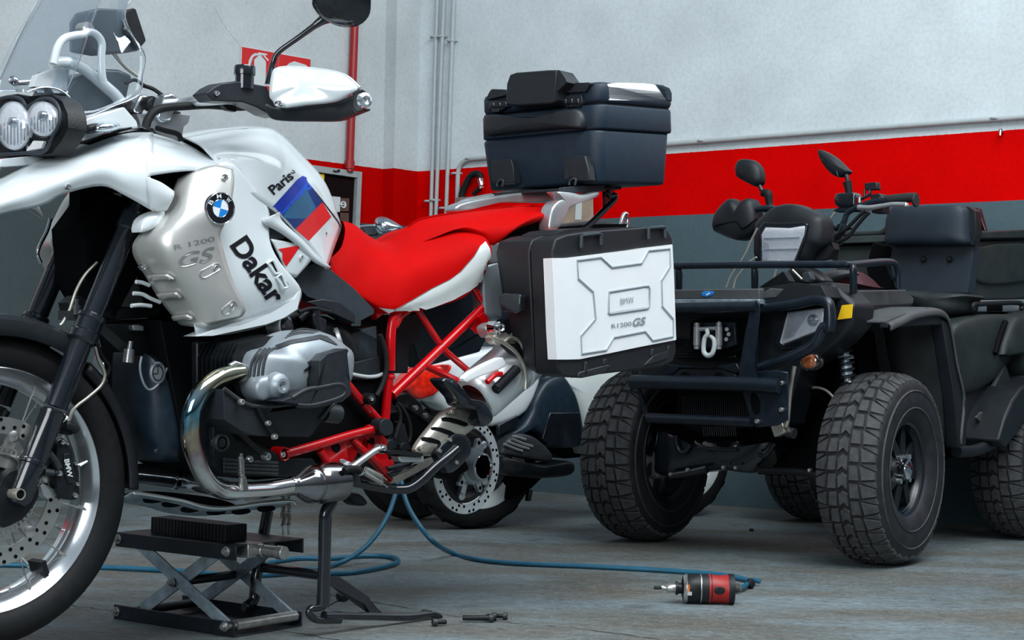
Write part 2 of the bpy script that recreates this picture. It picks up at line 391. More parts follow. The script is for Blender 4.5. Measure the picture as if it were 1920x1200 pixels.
wallmat('wall_paint', (.69, .77, .80), (.74, .0, .0), (.090, .140, .162))
wallmat('wall_paint_shaded', (.56, .61, .62), (.50, .0, .0), (.060, .078, .084))  # left wall and corner: same paint, darkened in colour for weaker light there
def floormat():
    m = bpy.data.materials.new('concrete'); m.use_nodes = True; n = m.node_tree; b = n.nodes['Principled BSDF']; b.inputs['Roughness'].default_value = .62
    g = n.nodes.new('ShaderNodeNewGeometry')
    def noise(sc, det, scale=(1, 1, 1), rot=0):
        mp = n.nodes.new('ShaderNodeMapping'); mp.inputs['Scale'].default_value = scale; mp.inputs['Rotation'].default_value = (0, 0, rot); n.links.new(g.outputs['Position'], mp.inputs[0])
        q = n.nodes.new('ShaderNodeTexNoise'); q.inputs['Scale'].default_value = sc; q.inputs['Detail'].default_value = det; n.links.new(mp.outputs[0], q.inputs['Vector']); return q.outputs['Fac']
    def ramp(f, p0, c0, p1, c1):
        r = n.nodes.new('ShaderNodeValToRGB'); r.color_ramp.elements[0].position = p0; r.color_ramp.elements[0].color = tuple(c0) + (1,); r.color_ramp.elements[1].position = p1; r.color_ramp.elements[1].color = tuple(c1) + (1,); n.links.new(f, r.inputs[0]); return r.outputs[0]
    def mix(f, a, c, ty='MIX'):
        q = n.nodes.new('ShaderNodeMix'); q.data_type = 'RGBA'; q.blend_type = ty
        if isinstance(f, float): q.inputs[0].default_value = f
        else: n.links.new(f, q.inputs[0])
        for i, x in ((6, a), (7, c)):
            if isinstance(x, tuple): q.inputs[i].default_value = x + (1,)
            else: n.links.new(x, q.inputs[i])
        return q.outputs[2]
    c = ramp(noise(1.2, 8, (1, 1, 1)), .35, (.122, .158, .168), .65, (.180, .225, .238))
    c = mix(ramp(noise(1.6, 8, (1, 1.7, 1), .3), .50, (0, 0, 0), .64, (.75, .75, .75)), c, (.100, .096, .076))
    c = mix(ramp(noise(.9, 9, (1, 2.4, 1), -.2), .47, (0, 0, 0), .60, (.7, .7, .7)), c, (.118, .106, .082))
    c = mix(ramp(noise(7, 8, (1, 1, 1)), .58, (0, 0, 0), .75, (.7, .7, .7)), c, (.07, .078, .078))
    c = mix(.55, c, ramp(noise(38, 9, (1, 1.5, 1)), .36, (.62, .63, .64), .60, (1.25, 1.25, 1.25)), 'MULTIPLY')
    c = mix(.5, c, ramp(noise(14, 9, (1, 2, 1), .5), .38, (.70, .69, .66), .58, (1.15, 1.16, 1.17)), 'MULTIPLY')
    c = mix(ramp(noise(90, 4), .60, (0, 0, 0), .72, (.6, .6, .6)), c, (.42, .44, .42))
    c = mix(ramp(noise(45, 5), .66, (0, 0, 0), .74, (.9, .9, .9)), c, (.06, .06, .05))
    c = mix(ramp(noise(400, 2), .3, (.82, .82, .82), .7, (1, 1, 1)), (0., 0., 0.), c)
    n.links.new(c, b.inputs['Base Color'])
    bp = n.nodes.new('ShaderNodeBump'); bp.inputs['Strength'].default_value = .25; bp.inputs['Distance'].default_value = .003; n.links.new(noise(120, 5), bp.inputs['Height']); n.links.new(bp.outputs[0], b.inputs['Normal'])
    M['concrete'] = m
floormat()
def slab(name, p, q, z0, z1, th, m):
    bm = NB(); p = Vector((p[0], p[1], 0)); q = Vector((q[0], q[1], 0)); d = (q - p).normalized(); nn = Vector((-d.y, d.x, 0)) * th
    f = [p + Vector((0, 0, z0)), q + Vector((0, 0, z0)), q + Vector((0, 0, z1)), p + Vector((0, 0, z1))]
    prism(bm, f, nn); o = obj(name, bm, m); return tag(o, kind='structure')
bm = NB(); prism(bm, [Vector((-6, -3, 0)), Vector((7, -3, 0)), Vector((7, 12, 0)), Vector((-6, 12, 0))], (0, 0, -.1)); tag(obj('floor', bm, 'concrete'), kind='structure')
WA, WB, WC = Vector((-.712, 8.915, 0)), Vector((-.650, 8.865, 0)), Vector((-.53, 9.0, 0))
WL0 = WA - Vector((.69, .724, 0)) * 6.5
WR1 = Vector((-.199, 8.824, 0)) + Vector((2.379, -1.784, 0)) * 2.1
slab('wall_left', WL0, WA, 0, 3.4, .15, 'wall_paint_shaded')
bm = NB(); prism(bm, [Vector(p) for p in (WA, WB, WC, (-.53, 9.2, 0), (-.8, 9.2, 0))], (0, 0, 3.4)); tag(obj('wall_corner', bm, 'wall_paint_shaded', smooth=20), kind='structure')
slab('wall_right', WC, WR1, 0, 3.4, .15, 'wall_paint')
# wall helper: ray onto a wall plane, pulled out by 'out'
def wallpt(a, b, x, y, out=0.0):
    d = (b - a).normalized(); n = Vector((d.y, -d.x, 0)); c, r = WD.ray(x, y)
    if n.dot(CAM - a) < 0: n = -n
    return c + r * (((a + n * out - c).dot(n)) / r.dot(n))
def WRp(x, y, out=0.0): return wallpt(WC, WR1, x, y, out)
def WLp(x, y, out=0.0): return wallpt(WL0, WA, x, y, out)
def wtube(name, pts, r, m, fn, out, label, cat_, group=None, k=5):
    bm = NB(); tube(bm, [fn(x, y, out) for x, y in pts], r, 12, k); return tag(obj(name, bm, m), label, cat_, group)
# conduits on the right wall
def conduit(pts, label, clips, k=5, r=.011):
    t = thing('conduit', label, 'pipe', loc=tuple(WRp(*pts[-1], 0)), group='grey conduits on the back wall'); base = t.location.copy()
    bm = NB(); tube(bm, [WRp(x, y, .022) - base for x, y in pts], r, 12, k); obj('pipe', bm, 'pipe_grey', t)
    for (x, y) in clips:
        bm = NB(); p = WRp(x, y, 0) - base; d = (WR1 - WC).normalized(); nn = Vector((d.y, -d.x, 0))
        tube(bm, [p - d * .028 + nn * .004, p - d * .015 + nn * .03, p + nn * .037, p + d * .015 + nn * .03, p + d * .028 + nn * .004], .006, 8, 4); cyl(bm, p + d * .028 , p + d * .028 + nn * .02, .006, n=8); obj('clip', bm, 'pipe_grey', t)
    return t
conduit([(822, -60), (815, 150), (811, 300), (807, 440)], 'leftmost of the three thin grey vertical conduits beside the corner', [(818, 70), (807, 378)], k=1)
conduit([(835, -60), (826, 150), (821, 300), (816, 440)], 'middle one of the three thin grey vertical conduits beside the corner', [(831, 70), (817, 376)], k=1)
conduit([(853, -60), (845, 150), (840, 300), (835, 440)], 'rightmost of the three thin grey vertical conduits beside the corner', [(850, 78), (835, 391)], k=1)
conduit([(1950, 217.3), (1600, 243), (1262, 269.5), (1000, 289), (895, 297), (878, 299), (866, 306), (860, 318), (858, 345), (857, 420)], 'grey conduit running along the top of the red band and bending down beside the hose', [(858, 326), (884, 298), (1320, 265), (1869, 223)], k=4, r=.0125)
bm = NB(); p = WRp(1881, 247, 0); d = (WR1 - WC).normalized(); nn = Vector((d.y, -d.x, 0)); cyl(bm, p, p + nn * .03, .006, n=10); cyl(bm, p + nn * .03 + Vector((0, 0, .004)), p + nn * .035 - Vector((0, 0, .02)), .004, n=8)
lathe(bm, p + nn * .028, nn, [(0, .006), (.009, .005), (.010, 0), (0, 0)], 12); tag(obj('wall_hook', bm, 'chrome'), 'small metal hook screwed into the top of the red band at far right', 'hook')
# red standpipe on the left wall
t = thing('standpipe', 'dark red water pipe running down the left wall to the hose cabinet', 'pipe', loc=tuple(WLp(657, 318, 0)))
bm = NB(); tube(bm, [WLp(x, y, .03) - t.location for x, y in ((669, -60), (662, 130), (656, 300), (655.5, 322))], .0215, 18, 1); obj('pipe', bm, 'red_pipe', t)
bm = NB(); lathe(bm, WLp(655.5, 306, .03) - t.location, (0, 0, 1), [(.0215, -.03), (.027, -.03), (.027, .012), (.0215, .012)], 18); obj('coupling', bm, 'red_pipe', t)
# fire signs
def sign(o4, label, draw):
    pts = [WLp(x, y, .012) for x, y in o4]; c = sum(pts, Vector()) / 4; t = thing('fire_sign', label, 'sign', loc=tuple(c))
    d = (WA - WL0).normalized(); nn = Vector((d.y, -d.x, 0)); 
    if nn.dot(CAM - WL0) < 0: nn = -nn
    bm = NB(); prism(bm, [p - c for p in pts], nn * -.01); obj('board', bm, 'red_sign', t)
    big = [p + (p - c) * .045 for p in pts]; bm = NB(); prism(bm, [p - c - nn * .002 for p in big], nn * -.009); obj('border', bm, 'sign_white', t)
    bm = NB()
    for sh in draw:
        q = [WLp(x, y, .0135) - c for x, y in sh]; prism(bm, q, nn * -.002)
    dobj('pictogram', bm, 'sign_white', t)
zs = lambda s: Z(440, 60, 8.57, s)
sign(zs("122,238 708,345 690,1010 105,905"), 'red fire extinguisher sign on the wall, left of the pair', [
    zs("316,440 380,400 380,378 432,378 432,400 500,470 505,520 495,900 310,880"), zs("378,325 520,350 526,372 378,372"), zs("455,378 480,372 550,450 535,470"),
    zs("380,345 320,340 270,380 230,450 215,560 215,600 240,600 245,560 262,470 300,400 340,370 380,378")])
sign(zs("718,352 1222,440 1200,1090 700,1000"), 'red fire hose sign on the wall, right of the pair', [
    zs("820,555 880,500 960,470 1120,520 1165,540 1160,640 820,640"), zs("840,700 1100,720 1100,800 840,780")])
# hose cabinet let into the left wall
zc = lambda s: Z(560, 280, 7.5, s)
cabc = WLp(640, 380, 0); t = thing('hose_cabinet', 'grey framed open cabinet in the red wall below the red pipe', 'cabinet', loc=tuple(cabc))
fo = [(580, 308.5), (679, 322.5), (673, 470), (571, 470)]; fi = [(594, 322), (670.5, 333), (664, 470), (585, 470)]
d = (WA - WL0).normalized(); nn = Vector((d.y, -d.x, 0)); nn = nn if nn.dot(CAM - WL0) > 0 else -nn
FO = [WLp(x, y, .03) - cabc for x, y in fo]; FI = [WLp(x, y, .03) - cabc for x, y in fi]
bm = NB()
for i in range(4): prism(bm, [FO[i], FO[(i + 1) % 4], FI[(i + 1) % 4], FI[i]], nn * -.03)
obj('frame', bm, 'door_frame', t, bevel=.002)
bm = NB(); prism(bm, [p - nn * .024 for p in FI], nn * -.004); obj('recess', bm, 'cab_dark', t)
FI2 = lambda pts, out: [WLp(x, y, out) - cabc for x, y in pts]
bm = NB(); prism(bm, FI2(zc("300,340 362,350 358,440 298,430"), .012), nn * -.004); obj('tag', bm, 'yellow', t)
bm = NB(); prism(bm, FI2(zc("470,660 588,672 580,880 470,880"), .016), nn * -.008); obj('paper', bm, 'sign_white', t)
bm = NB(); prism(bm, FI2(zc("590,685 712,690 706,870 588,870"), .014), nn * -.006); prism(bm, FI2(zc("590,890 706,895 704,1040 590,1040"), .014), nn * -.006); obj('carton', bm, 'cardboard', t)
cc = WLp(644, 383.5, .018) - cabc; bm = NB(); lathe(bm, cc, nn, [(.011, 0), (.0185, .002), (.0185, -.004), (.011, -.004)], 20, closed=True); box(bm, cc, (.022, .003, .006)); cyl(bm, cc, cc + (WLp(636, 383, .018) - cabc - cc), .004); obj('valve_wheel', bm, 'sign_white', t)
bm = NB(); tube(bm, FI2(zc("490,300 530,312 560,290 575,300 560,320"), .035), .004, 8, 4); obj('latch', bm, 'black_plastic', t)
# rubber hose with coupling on the red band
t = thing('wall_hose', 'short black hose with a metal coupling hanging on the red band', 'hose', loc=tuple(WRp(885, 375, 0))); b0 = t.location.copy()
zh = lambda s: [WRp(x, y, .05) - b0 for x, y in Z(560, 260, 5.333, s)]
bm = NB(); tube(bm, zh("1650,610 1632,590 1640,530 1680,440 1720,375 1775,350 1810,365 1818,410"), .018, 12, 5); obj('hose', bm, 'rubber', t)
bm = NB(); tube(bm, zh("1745,560 1770,530 1820,495"), .012, 10, 4); obj('hose', bm, 'rubber', t)
bm = NB(); tube(bm, zh("1816,405 1822,435 1830,470"), [.022, .02, .018], 12, 2); tube(bm, zh("1826,470 1836,500"), [.012, .016], 12, 1); obj('coupling', bm, 'chrome', t)
bm = NB(); box(bm, zh("1680,615")[0], (.12, .04, .03), Matrix.Rotation(radians(-37), 3, 'Z')); obj('bracket', bm, 'steel', t)
bm = NB(); tube(bm, [WLp(x, y, .0) for x, y in ((404, 16), (412, 34), (428, 58), (446, 80), (452, 88))], .0010, 5, 3); tag(obj('trim_3', bm, 'door_frame'), kind='structure')
# cracks in the floor
def crack(pts, r, label, nm):
    bm = NB(); P = [WD.at(x, y, 0, 2) for x, y in pts]; P = cat(P, 8); L = []; Rr = []
    for i, p in enumerate(P):
        q = r * random.uniform(.4, 1.3); j = Vector((random.uniform(-1, 1), random.uniform(-1, 1), 0)) * .006
        dd = (P[min(i + 1, len(P) - 1)] - P[max(0, i - 1)]).normalized(); s = Vector((-dd.y, dd.x, 0)) * q; L.append(p + s + j); Rr.append(p - s + j)
    vs = [[bm.verts.new(a + Vector((0, 0, .0008))) for a in X] for X in (L, Rr)]
    for i in range(len(L) - 1): bm.faces.new((vs[0][i], vs[0][i + 1], vs[1][i + 1], vs[1][i]))
    tag(obj(nm, bm, 'black_pure'), kind='structure')
crack([(560, 1105), (640, 1118), (760, 1140), (820, 1150), (884, 1160), (960, 1168), (1080, 1178), (1240, 1200)], .0016, '', 'trim_1')
crack([(130, 1135), (215, 1146), (560, 1188), (700, 1215)], .0014, '', 'trim_2')
# ================================================================= MOTORCYCLE
use(BK)
bike = thing('motorcycle', 'white, red and silver adventure motorcycle on its centre stand with the rear wheel removed', 'motorcycle', BK)
z1 = lambda s: Z(0, 0, 3, s); z2 = lambda s: Z(360, 0, 3, s); z3 = lambda s: Z(0, 300, 3, s); z4 = lambda s: Z(0, 600, 2, s); z5 = lambda s: Z(400, 300, 3, s)
z6 = lambda s: Z(400, 560, 3, s); z7 = lambda s: Z(180, 860, 2.6667, s); zt = lambda s: Z(840, 100, 3, s); zp = lambda s: Z(860, 400, 3.529, s); zr = lambda s: Z(680, 600, 3, s)
zb = lambda s: Z(560, 540, 4.8, s); zf = lambda s: Z(640, 780, 6.667, s); zw = lambda s: Z(0, 0, 4, s); ze = lambda s: Z(180, 600, 3.333, s); zd = lambda s: Z(0, 740, 4.286, s); zk = lambda s: Z(240, 200, 4.571, s)
def PR(name, pts, v, back, material, parent=None, bevel=.002, smooth=35):
    bm = NB(); prism(bm, L3(pts, v), (0, -back, 0)); return obj(name, bm, material, parent or bike, bevel=bevel, smooth=smooth)
def PF(name, pts, v, depth, back, material, parent=None, p=2.6, r=3, steps=8):
    bm = NB(); q = L3(pts, v); q = rnd(q, r) if r > 1 else q; puff(bm, q, depth, back, p, steps); return obj(name, bm, material, parent or bike, smooth=50)
def SCW(parent, pts, v, r=.006, m='chrome', axis=(0, 1, 0), name='screw'):
    for p in (S(pts) if isinstance(pts, str) else pts):
        bm = NB(); screw(bm, B(p[0], p[1], p[2] if len(p) > 2 else v), axis, p[3] if len(p) > 3 else r); obj(name, bm, m, parent)
# ---------------- front wheel
WCn = B(-38, 917, 0); WAx = Vector((sin(radians(4)), cos(radians(4)), 0))
def ring_frame(ax): a = Vector((0, 0, 1)); b = ax.cross(a).normalized(); return a, b
WA_, WB_ = ring_frame(WAx)                       # up, and towards the rear
def wp(deg, r, h): return WCn + (WA_ * sin(radians(deg)) + (-WB_ if WB_.x > 0 else WB_) * cos(radians(deg))) * r + WAx * h
bm = NB(); hw = .056
lathe(bm, WCn, WAx, [(.252, -.044), (.262, -.054), (.285, -.060), (.305, -.056), (.318, -.042), (.326, -.022), (.328, 0), (.326, .022), (.318, .042), (.305, .056), (.285, .060), (.262, .054), (.252, .044), (.246, .0)], 96, closed=True)
tyre = obj('front_tyre', bm, 'rubber', bike, smooth=60)
bm = NB()
for i in range(40):
    for s in (-1, 1):
        a = 360 * i / 40 + (4.5 if s > 0 else 0); pp = [wp(a, .3275, .004 * s), wp(a + 2, .3264, .018 * s), wp(a + 5, .3185, .040 * s)]; tube(bm, pp, .0012, 4, 1)
obj('tread_groove', bm, 'black_pure', tyre)
bm = NB(); lathe(bm, WCn, WAx, [(.252, -.047), (.2565, -.045), (.2565, -.040), (.246, -.036), (.236, -.030), (.229, -.020), (.226, -.010), (.226, .010), (.229, .020), (.236, .030), (.246, .036), (.2565, .040), (.2565, .045), (.252, .047), (.247, .043), (.238, .036), (.228, .026), (.2225, .018), (.2225, .008), (.219, .005), (.219, -.005), (.2225, -.008), (.2225, -.018), (.228, -.026), (.238, -.036), (.247, -.043)], 96, closed=True)
rim = obj('front_rim', bm, 'rim_alu', bike, smooth=25)
sp_me = None
for i in range(28):
    s = 1 if i % 2 else -1; a0 = 360 * i / 28; tw = 24 if (i // 2) % 2 else -24
    bm = NB(); cyl(bm, wp(a0 + tw, .045, .034 * s), wp(a0, .234, .031 * s), .0017, n=6); cyl(bm, wp(a0 + tw * .06, .216, .0312 * s), wp(a0, .236, .031 * s), .0031, n=6); obj('spoke', bm, 'steel', rim)
bm = NB(); lathe(bm, WCn, WAx, [(.02, -.065), (.05, -.06), (.052, -.03), (.035, -.02), (.035, .02), (.052, .03), (.05, .06), (.02, .065)], 32); obj('front_hub', bm, 'engine_black', bike)
bm = NB(); box(bm, wp(-52, .214, .012), (.012, .05, .03), Matrix.Rotation(radians(20), 3, 'Y')); obj('wheel_weight', bm, 'black_plastic', rim)
def brake_disc(name, c, ax, ro, ri, h, n, wfun, rows, material, spider=None):
    bm = NB(); lathe(bm, c, ax, [(ro, h - .0025), (ro, h + .0025), (ri, h + .0025), (ri, h - .0025)], 80, closed=True); d = obj(name, bm, material, bike, smooth=30)
    bm = NB()
    for i in range(n):
        for k, rr in enumerate(rows[i % len(rows)]):
            p = wfun(360 * i / n + k * 3, rr, h + .0026); lathe(bm, p, ax, [(0, .0006), (.0042, .0006), (.0042, -.001)], 10)
    obj('vent_hole', bm, 'black_pure', d, merge=False); return d
fd = brake_disc('brake_disc', WCn, WAx, .152, .118, .068, 34, wp, [(.125, .143), (.134,), (.129, .146)], 'brushed')
brake_disc('brake_disc', WCn, WAx, .152, .118, -.068, 4, wp, [(.134,)], 'brushed')
bm = NB()
for i in range(6):
    a = 60 * i + 12; P = [wp(a - 14, .072, .067), wp(a - 5, .098, .067), wp(a - 6, .116, .067), wp(a + 6, .116, .067), wp(a + 5, .098, .067), wp(a + 14, .072, .067)]
    prism(bm, P, WAx * -.006)
    lathe(bm, wp(a, .116, .068), WAx, [(0, .006), (.007, .006), (.012, .004), (.012, -.004), (0, -.004)], 18)
lathe(bm, WCn, WAx, [(.050, .061), (.050, .067), (.076, .067), (.076, .061)], 48, closed=True); obj('disc_carrier', bm, 'brushed', bike)
bm = NB(); n = 48
lathe(bm, WCn, WAx, [(.076, .071), (.076, .074), (.081, .074), (.081, .071)], 96, closed=True); lathe(bm, WCn, WAx, [(.0885, .071), (.0885, .074), (.0915, .074), (.0915, .071)], 96, closed=True)
for i in range(n):
    a = 360 * i / n; prism(bm, [wp(a, .080, .074), wp(a + 3.6, .080, .074), wp(a + 3.6, .0892, .074), wp(a, .0892, .074)], WAx * -.003)
obj('sensor_ring', bm, 'brushed', bike, merge=False)
# caliper
bm = NB(); prism(bm, L3(zd("465,395 480,372 520,362 545,385 575,440 590,520 625,560 635,640 632,720 640,800 610,842 560,848 500,835 470,780 455,700 450,620 470,560 455,500"), .105), (0, -.05, 0)); cal = obj('brake_caliper', bm, 'engine_black', bike, bevel=.006)
bm = NB(); prism(bm, L3(zd("515,475 560,470 590,560 610,650 600,700 555,720 520,640"), .108), (0, -.02, 0)); obj('caliper_cover', bm, 'black_plastic', cal, bevel=.003)
bm = NB(); decal_text(bm, 'BMW', 128.5, 878, 35, 9.5, radians(78), None, bold=.03, v=.1092); dobj('lettering', bm, 'sign_white', cal)
SCW(cal, [(p[0], p[1], .108, p[2]) for p in zd("500,380,.0065 478,632,.0065 608,555,.004 622,720,.004 606,808,.0055 540,392,.004")], .108, name='bolt')
bm = NB(); tube(bm, L3(zd("350,620 400,625 450,630"), .095), .008, 8, 1); tube(bm, L3(zd("395,470 440,530 470,590"), .10), .008, 8, 1); obj('bracket', bm, 'dark_cast', cal)
bm = NB(); prism(bm, L3(zd("325,735 350,715 400,745 420,790 445,755 468,775 460,815 430,825 380,838 350,810"), .09), (0, -.02, 0)); obj('sensor_bracket', bm, 'alu', cal, bevel=.002)
bm = NB(); prism(bm, L3(zd("505,260 560,225 620,250 625,285 570,330 500,310"), .10), (0, -.03, 0)); tube(bm, L3(zd("520,240 570,255 620,290"), .105), .01, 8, 2); obj('hose_joint', bm, 'black_plastic', cal, bevel=.003)
# fork: left leg near the camera, right leg behind it
def leg(v, dx, dy, nm):
    P = lambda x, y: Vector((B(x, y, abs(v)).x, B(x, y, abs(v)).y * (1 if v > 0 else -1), B(x, y, abs(v)).z))
    bm = NB(); tube(bm, [P(263, 368), P(250, 400)], .0165, 20, 1); tube(bm, [P(252, 398), P(164, 614)], [.0235, .0235], 24, 1); lathe(bm, P(246, 412), (P(250, 400) - P(164, 614)), [(.0235, -.028), (.0265, -.024), (.0265, .012), (.022, .015)], 24); o = obj(nm, bm, 'black_gloss', bike)
    ax = (P(250, 400) - P(35, 930)).normalized()
    bm = NB(); lathe(bm, P(163, 617), ax, [(.023, .034), (.030, .030), (.031, .022), (.0285, .019), (.0285, -.006), (.032, -.010), (.032, -.026), (.026, -.032)], 28); obj('fork_collar', bm, 'black_gloss', o)
    bm = NB(); tube(bm, [P(158, 628), P(103, 765)], .0245, 24, 1); obj('fork_tube', bm, 'black_gloss', o)
    bm = NB(); lathe(bm, P(99, 775), ax, [(.0245, .006), (.028, .003), (.028, -.003), (.0265, -.006), (.0265, -.105), (.029, -.108), (.029, -.114), (.026, -.116), (.026, -.185), (.018, -.20), (0, -.205)], 28); obj('fork_slider', bm, 'black_gloss', o)
    return o
fl = leg(.103, 0, 0, 'fork_leg')
leg(-.103, 0, 0, 'fork_leg')
bm = NB(); prism(bm, rnd(L3(z4("0,620 60,560 130,600 145,660 100,730 60,760 0,770"), .10), 3), (0, -.035, 0)); obj('axle_clamp', bm, 'engine_black', bike, bevel=.004)
bm = NB(); lathe(bm, B(37.5, 927, .128), Y, [(.009, .0), (.0095, .003), (.0115, .003), (.012, 0), (.012, -.03)], 24); obj('axle_end', bm, 'titan', bike)
bm = NB(); lathe(bm, B(37.5, 927, .1285), Y, [(0, .0), (.0093, 0.0), (.0093, -.01)], 24); obj('axle_hole', bm, 'black_pure', bike)
T('brake_hose', [(182, 492), (160, 515), (143, 545), (131, 580), (118, 604), (112, 610)], .0035, 'titan', bike, v=.06)
T('brake_hose', [(178, 650), (185, 675), (196, 700), (190, 722), (165, 745), (140, 765), (128, 790)], .0038, 'titan', bike, v=.075)
T('brake_hose', [(180, 640), (192, 670), (205, 690), (192, 715), (170, 735)], .005, 'rubber', bike, v=.05)
bm = NB(); cyl(bm, B(143, 590, .06), B(143, 572, .06), .012, n=12); cyl(bm, B(143, 572, .06), B(143, 560, .06), .006, n=10); box(bm, B(135, 592, .05), (.05, .03, .02)); obj('hose_bracket', bm, 'dark_cast', bike)
# mudguard close to the tyre
def arc_shell(name, R0, R1, a0, a1, hwf, material, flange=.0, n=28, extra=None):
    bm = NB(); rows = []
    for i in range(n + 1):
        a = a0 + (a1 - a0) * i / n; t = i / n; R = R0 + (R1 - R0) * t; h = hwf(t)
        rows.append([wp(a, R - flange, h), wp(a, R - .012, h * 1.0), wp(a, R - .003, h * .85), wp(a, R, h * .4), wp(a, R, -h * .4), wp(a, R - .003, -h * .85), wp(a, R - .012, -h), wp(a, R - flange, -h)])
    patch(bm, rows, 1); o = obj(name, bm, material, bike, smooth=45); m = o.modifiers.new('s', 'SOLIDIFY'); m.thickness = .004; m.offset = 0; return o
arc_shell('front_mudguard', .362, .362, 135, 57, lambda t: .078 if t < .9 else .078, 'guard_plastic', .045)
arc_shell('rear_splash_guard', .346, .350, 50, -2, lambda t: .056, 'black_plastic', .03)
PR('mudguard_bracket', z3("385,800 440,760 520,800 640,830 900,835 900,880 640,900 600,880 520,860 400,870"), .05, .04, 'engine_black')
# ---------------- front cowl (beak)
cols = [[(-110, 392, .0), (-115, 405, .04), (-112, 420, .06), (-110, 436, .06)], [(0, 335, .035), (0, 352, .095), (0, 380, .13), (0, 402, .12)], [(60, 305, .045), (60, 328, .11), (60, 360, .145), (80, 385, .14)],
        [(120, 280, .055), (120, 305, .13), (117, 338, .165), (117, 365, .155)], [(187, 256, .065), (187, 280, .15), (187, 315, .185), (190, 349, .175)], [(240, 243, .075), (240, 272, .17), (238, 328, .205), (237, 368, .195)], [(287, 242, .08), (288, 276, .18), (282, 332, .215), (288, 397, .205)]]
cowl, cowl_s = panel('front_cowl', [L3(c) for c in cols], 'white_paint', bike, 5, .004, True, .012)
# arms of the cowl that reach back to the tank on both sides of the vent
bm = NB()
patch(bm, [L3(c) for c in ([(278, 243, .0785), (279, 272, .165), (276, 300, .203), (274, 331, .2135)], [(318, 257, .085), (318, 280, .165), (316, 302, .205), (318, 324, .215)], [(350, 272, .10), (350, 290, .17), (345, 306, .21), (350, 321, .215)], [(385, 290, .13), (384, 299, .18), (380, 310, .21), (372, 321, .215)], [(416, 304, .16), (412, 308, .19), (404, 314, .205), (395, 322, .21)])], 4)
patch(bm, [L3(c) for c in ([(274, 331, .2135), (276, 352, .2135), (280, 374, .209), (281, 393, .203)], [(302, 343, .217), (303, 360, .22), (305, 377, .216), (300, 396, .205)], [(326, 360, .217), (325, 368, .222), (320, 380, .218), (312, 394, .205)])], 4)
o = obj('cowl_arm', bm, 'white_paint', bike, smooth=50); m_ = o.modifiers.new('s', 'SOLIDIFY'); m_.thickness = .005; m_.offset = 0
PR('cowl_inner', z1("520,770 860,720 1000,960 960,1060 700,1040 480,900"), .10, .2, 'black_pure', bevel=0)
PR('cowl_lip', z1("0,895 290,865 560,790 430,880 165,930 0,940"), .05, .10, 'white_paint', bevel=.003)
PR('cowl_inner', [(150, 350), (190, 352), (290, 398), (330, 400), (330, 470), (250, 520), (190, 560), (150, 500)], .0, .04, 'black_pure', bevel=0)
SCW(cowl, "127,350,.168", .1, .006)
PF('cowl_duct', z3("790,405 800,340 850,300 925,285 900,360 840,395"), .19, .012, .03, 'white_paint', p=2)
PR('dash_side', z1("435,805 440,720 490,665 700,600 770,680 780,720 640,735 500,790"), .16, .05, 'white_paint', bevel=.006)
PR('dash_seam', z1("435,806 500,790 740,715 745,722 490,803 437,814"), .165, .02, 'black_pure', bevel=0)
# indicator
bm = NB(); puff(bm, rnd(L3(z1("530,742 522,715 545,690 600,682 650,690 672,708 650,732 590,748"), .175), 3), .022, .012, 2); ind = obj('indicator', bm, 'lens_glass', bike, smooth=60)
bm = NB(); puff(bm, rnd(L3(z1("540,738 535,712 560,696 610,690 655,706 640,728 590,742"), .176), 3), .014, .01, 2); obj('indicator_bowl', bm, 'chrome', ind, smooth=60)
PF('indicator_base', z1("478,748 478,712 500,700 545,695 540,745"), .165, .012, .03, 'black_plastic')
# headlights
bm = NB(); prism(bm, L3(z1("0,560 40,535 100,528 160,545 185,575 230,535 290,530 350,570 380,640 385,720 340,800 290,865 130,880 0,885 -90,880 -110,700 -60,600"), -.055, 0), (-.045, 0, 0)); hl = obj('headlight_housing', bm, 'engine_black', bike, bevel=.006)
PR('headlight_shroud', z1("330,540 400,560 440,640 470,660 440,740 430,805 300,865 350,800 390,700"), .06, .08, 'black_pure', bevel=.004)
def lens(cx, cy, rx, ry, x=-.05):
    d = Vector((1, 0, .04))
    for nm, k, dp, m in (('headlight_rim', 1.10, .004, 'black_gloss'), ('reflector', 1.0, .008, 'refl'), ('lens', 1.02, .022, 'lens_glass')):
        bm = NB(); puff(bm, ell(cx, cy, rx * k, ry * k, x + {'headlight_rim': 0, 'reflector': .004, 'lens': .006}[nm], 28, ax=0), dp, .02, 2.2, 8, d); o = obj(nm, bm, m, hl, smooth=60)
    bm = NB()
    for i in range(-4, 5):
        q = i / 4.6; hh = ry * sqrt(max(0, 1 - q * q)) * .8; cyl(bm, B(cx + q * rx, cy - hh * .2, x + .013, 0), B(cx + q * rx, cy + hh, x + .013, 0), .0016, n=6)
    obj('reflector_rib', bm, 'rim_alu', hl)
    bm = NB(); lathe(bm, B(cx + 2, cy - ry * .15, x + .012, 0), d, [(0, .014), (.009, .012), (.011, .004), (.012, -.004)], 16); obj('bulb_cap', bm, 'rim_alu', hl)
lens(27, 236, 29, 46); lens(82, 223, 26, 33)
lens(-52, 236, 26, 40)
PR('position_light', z1("165,825 185,785 245,790 225,840 160,850"), .055, .01, 'refl', hl)
bm = NB(); prism(bm, L3(z1("163,822 185,790 243,793 228,835 160,850"), -.046, 0), (-.01, 0, 0)); obj('position_light', bm, 'refl', hl, bevel=.002)
T('housing_bead', z1("0,555 60,545 120,560 150,600 185,585 230,560 290,560 330,610 335,690 300,760 250,850 130,862 0,870"), .004, 'grey_plastic', hl, v=-.046, ax=0)
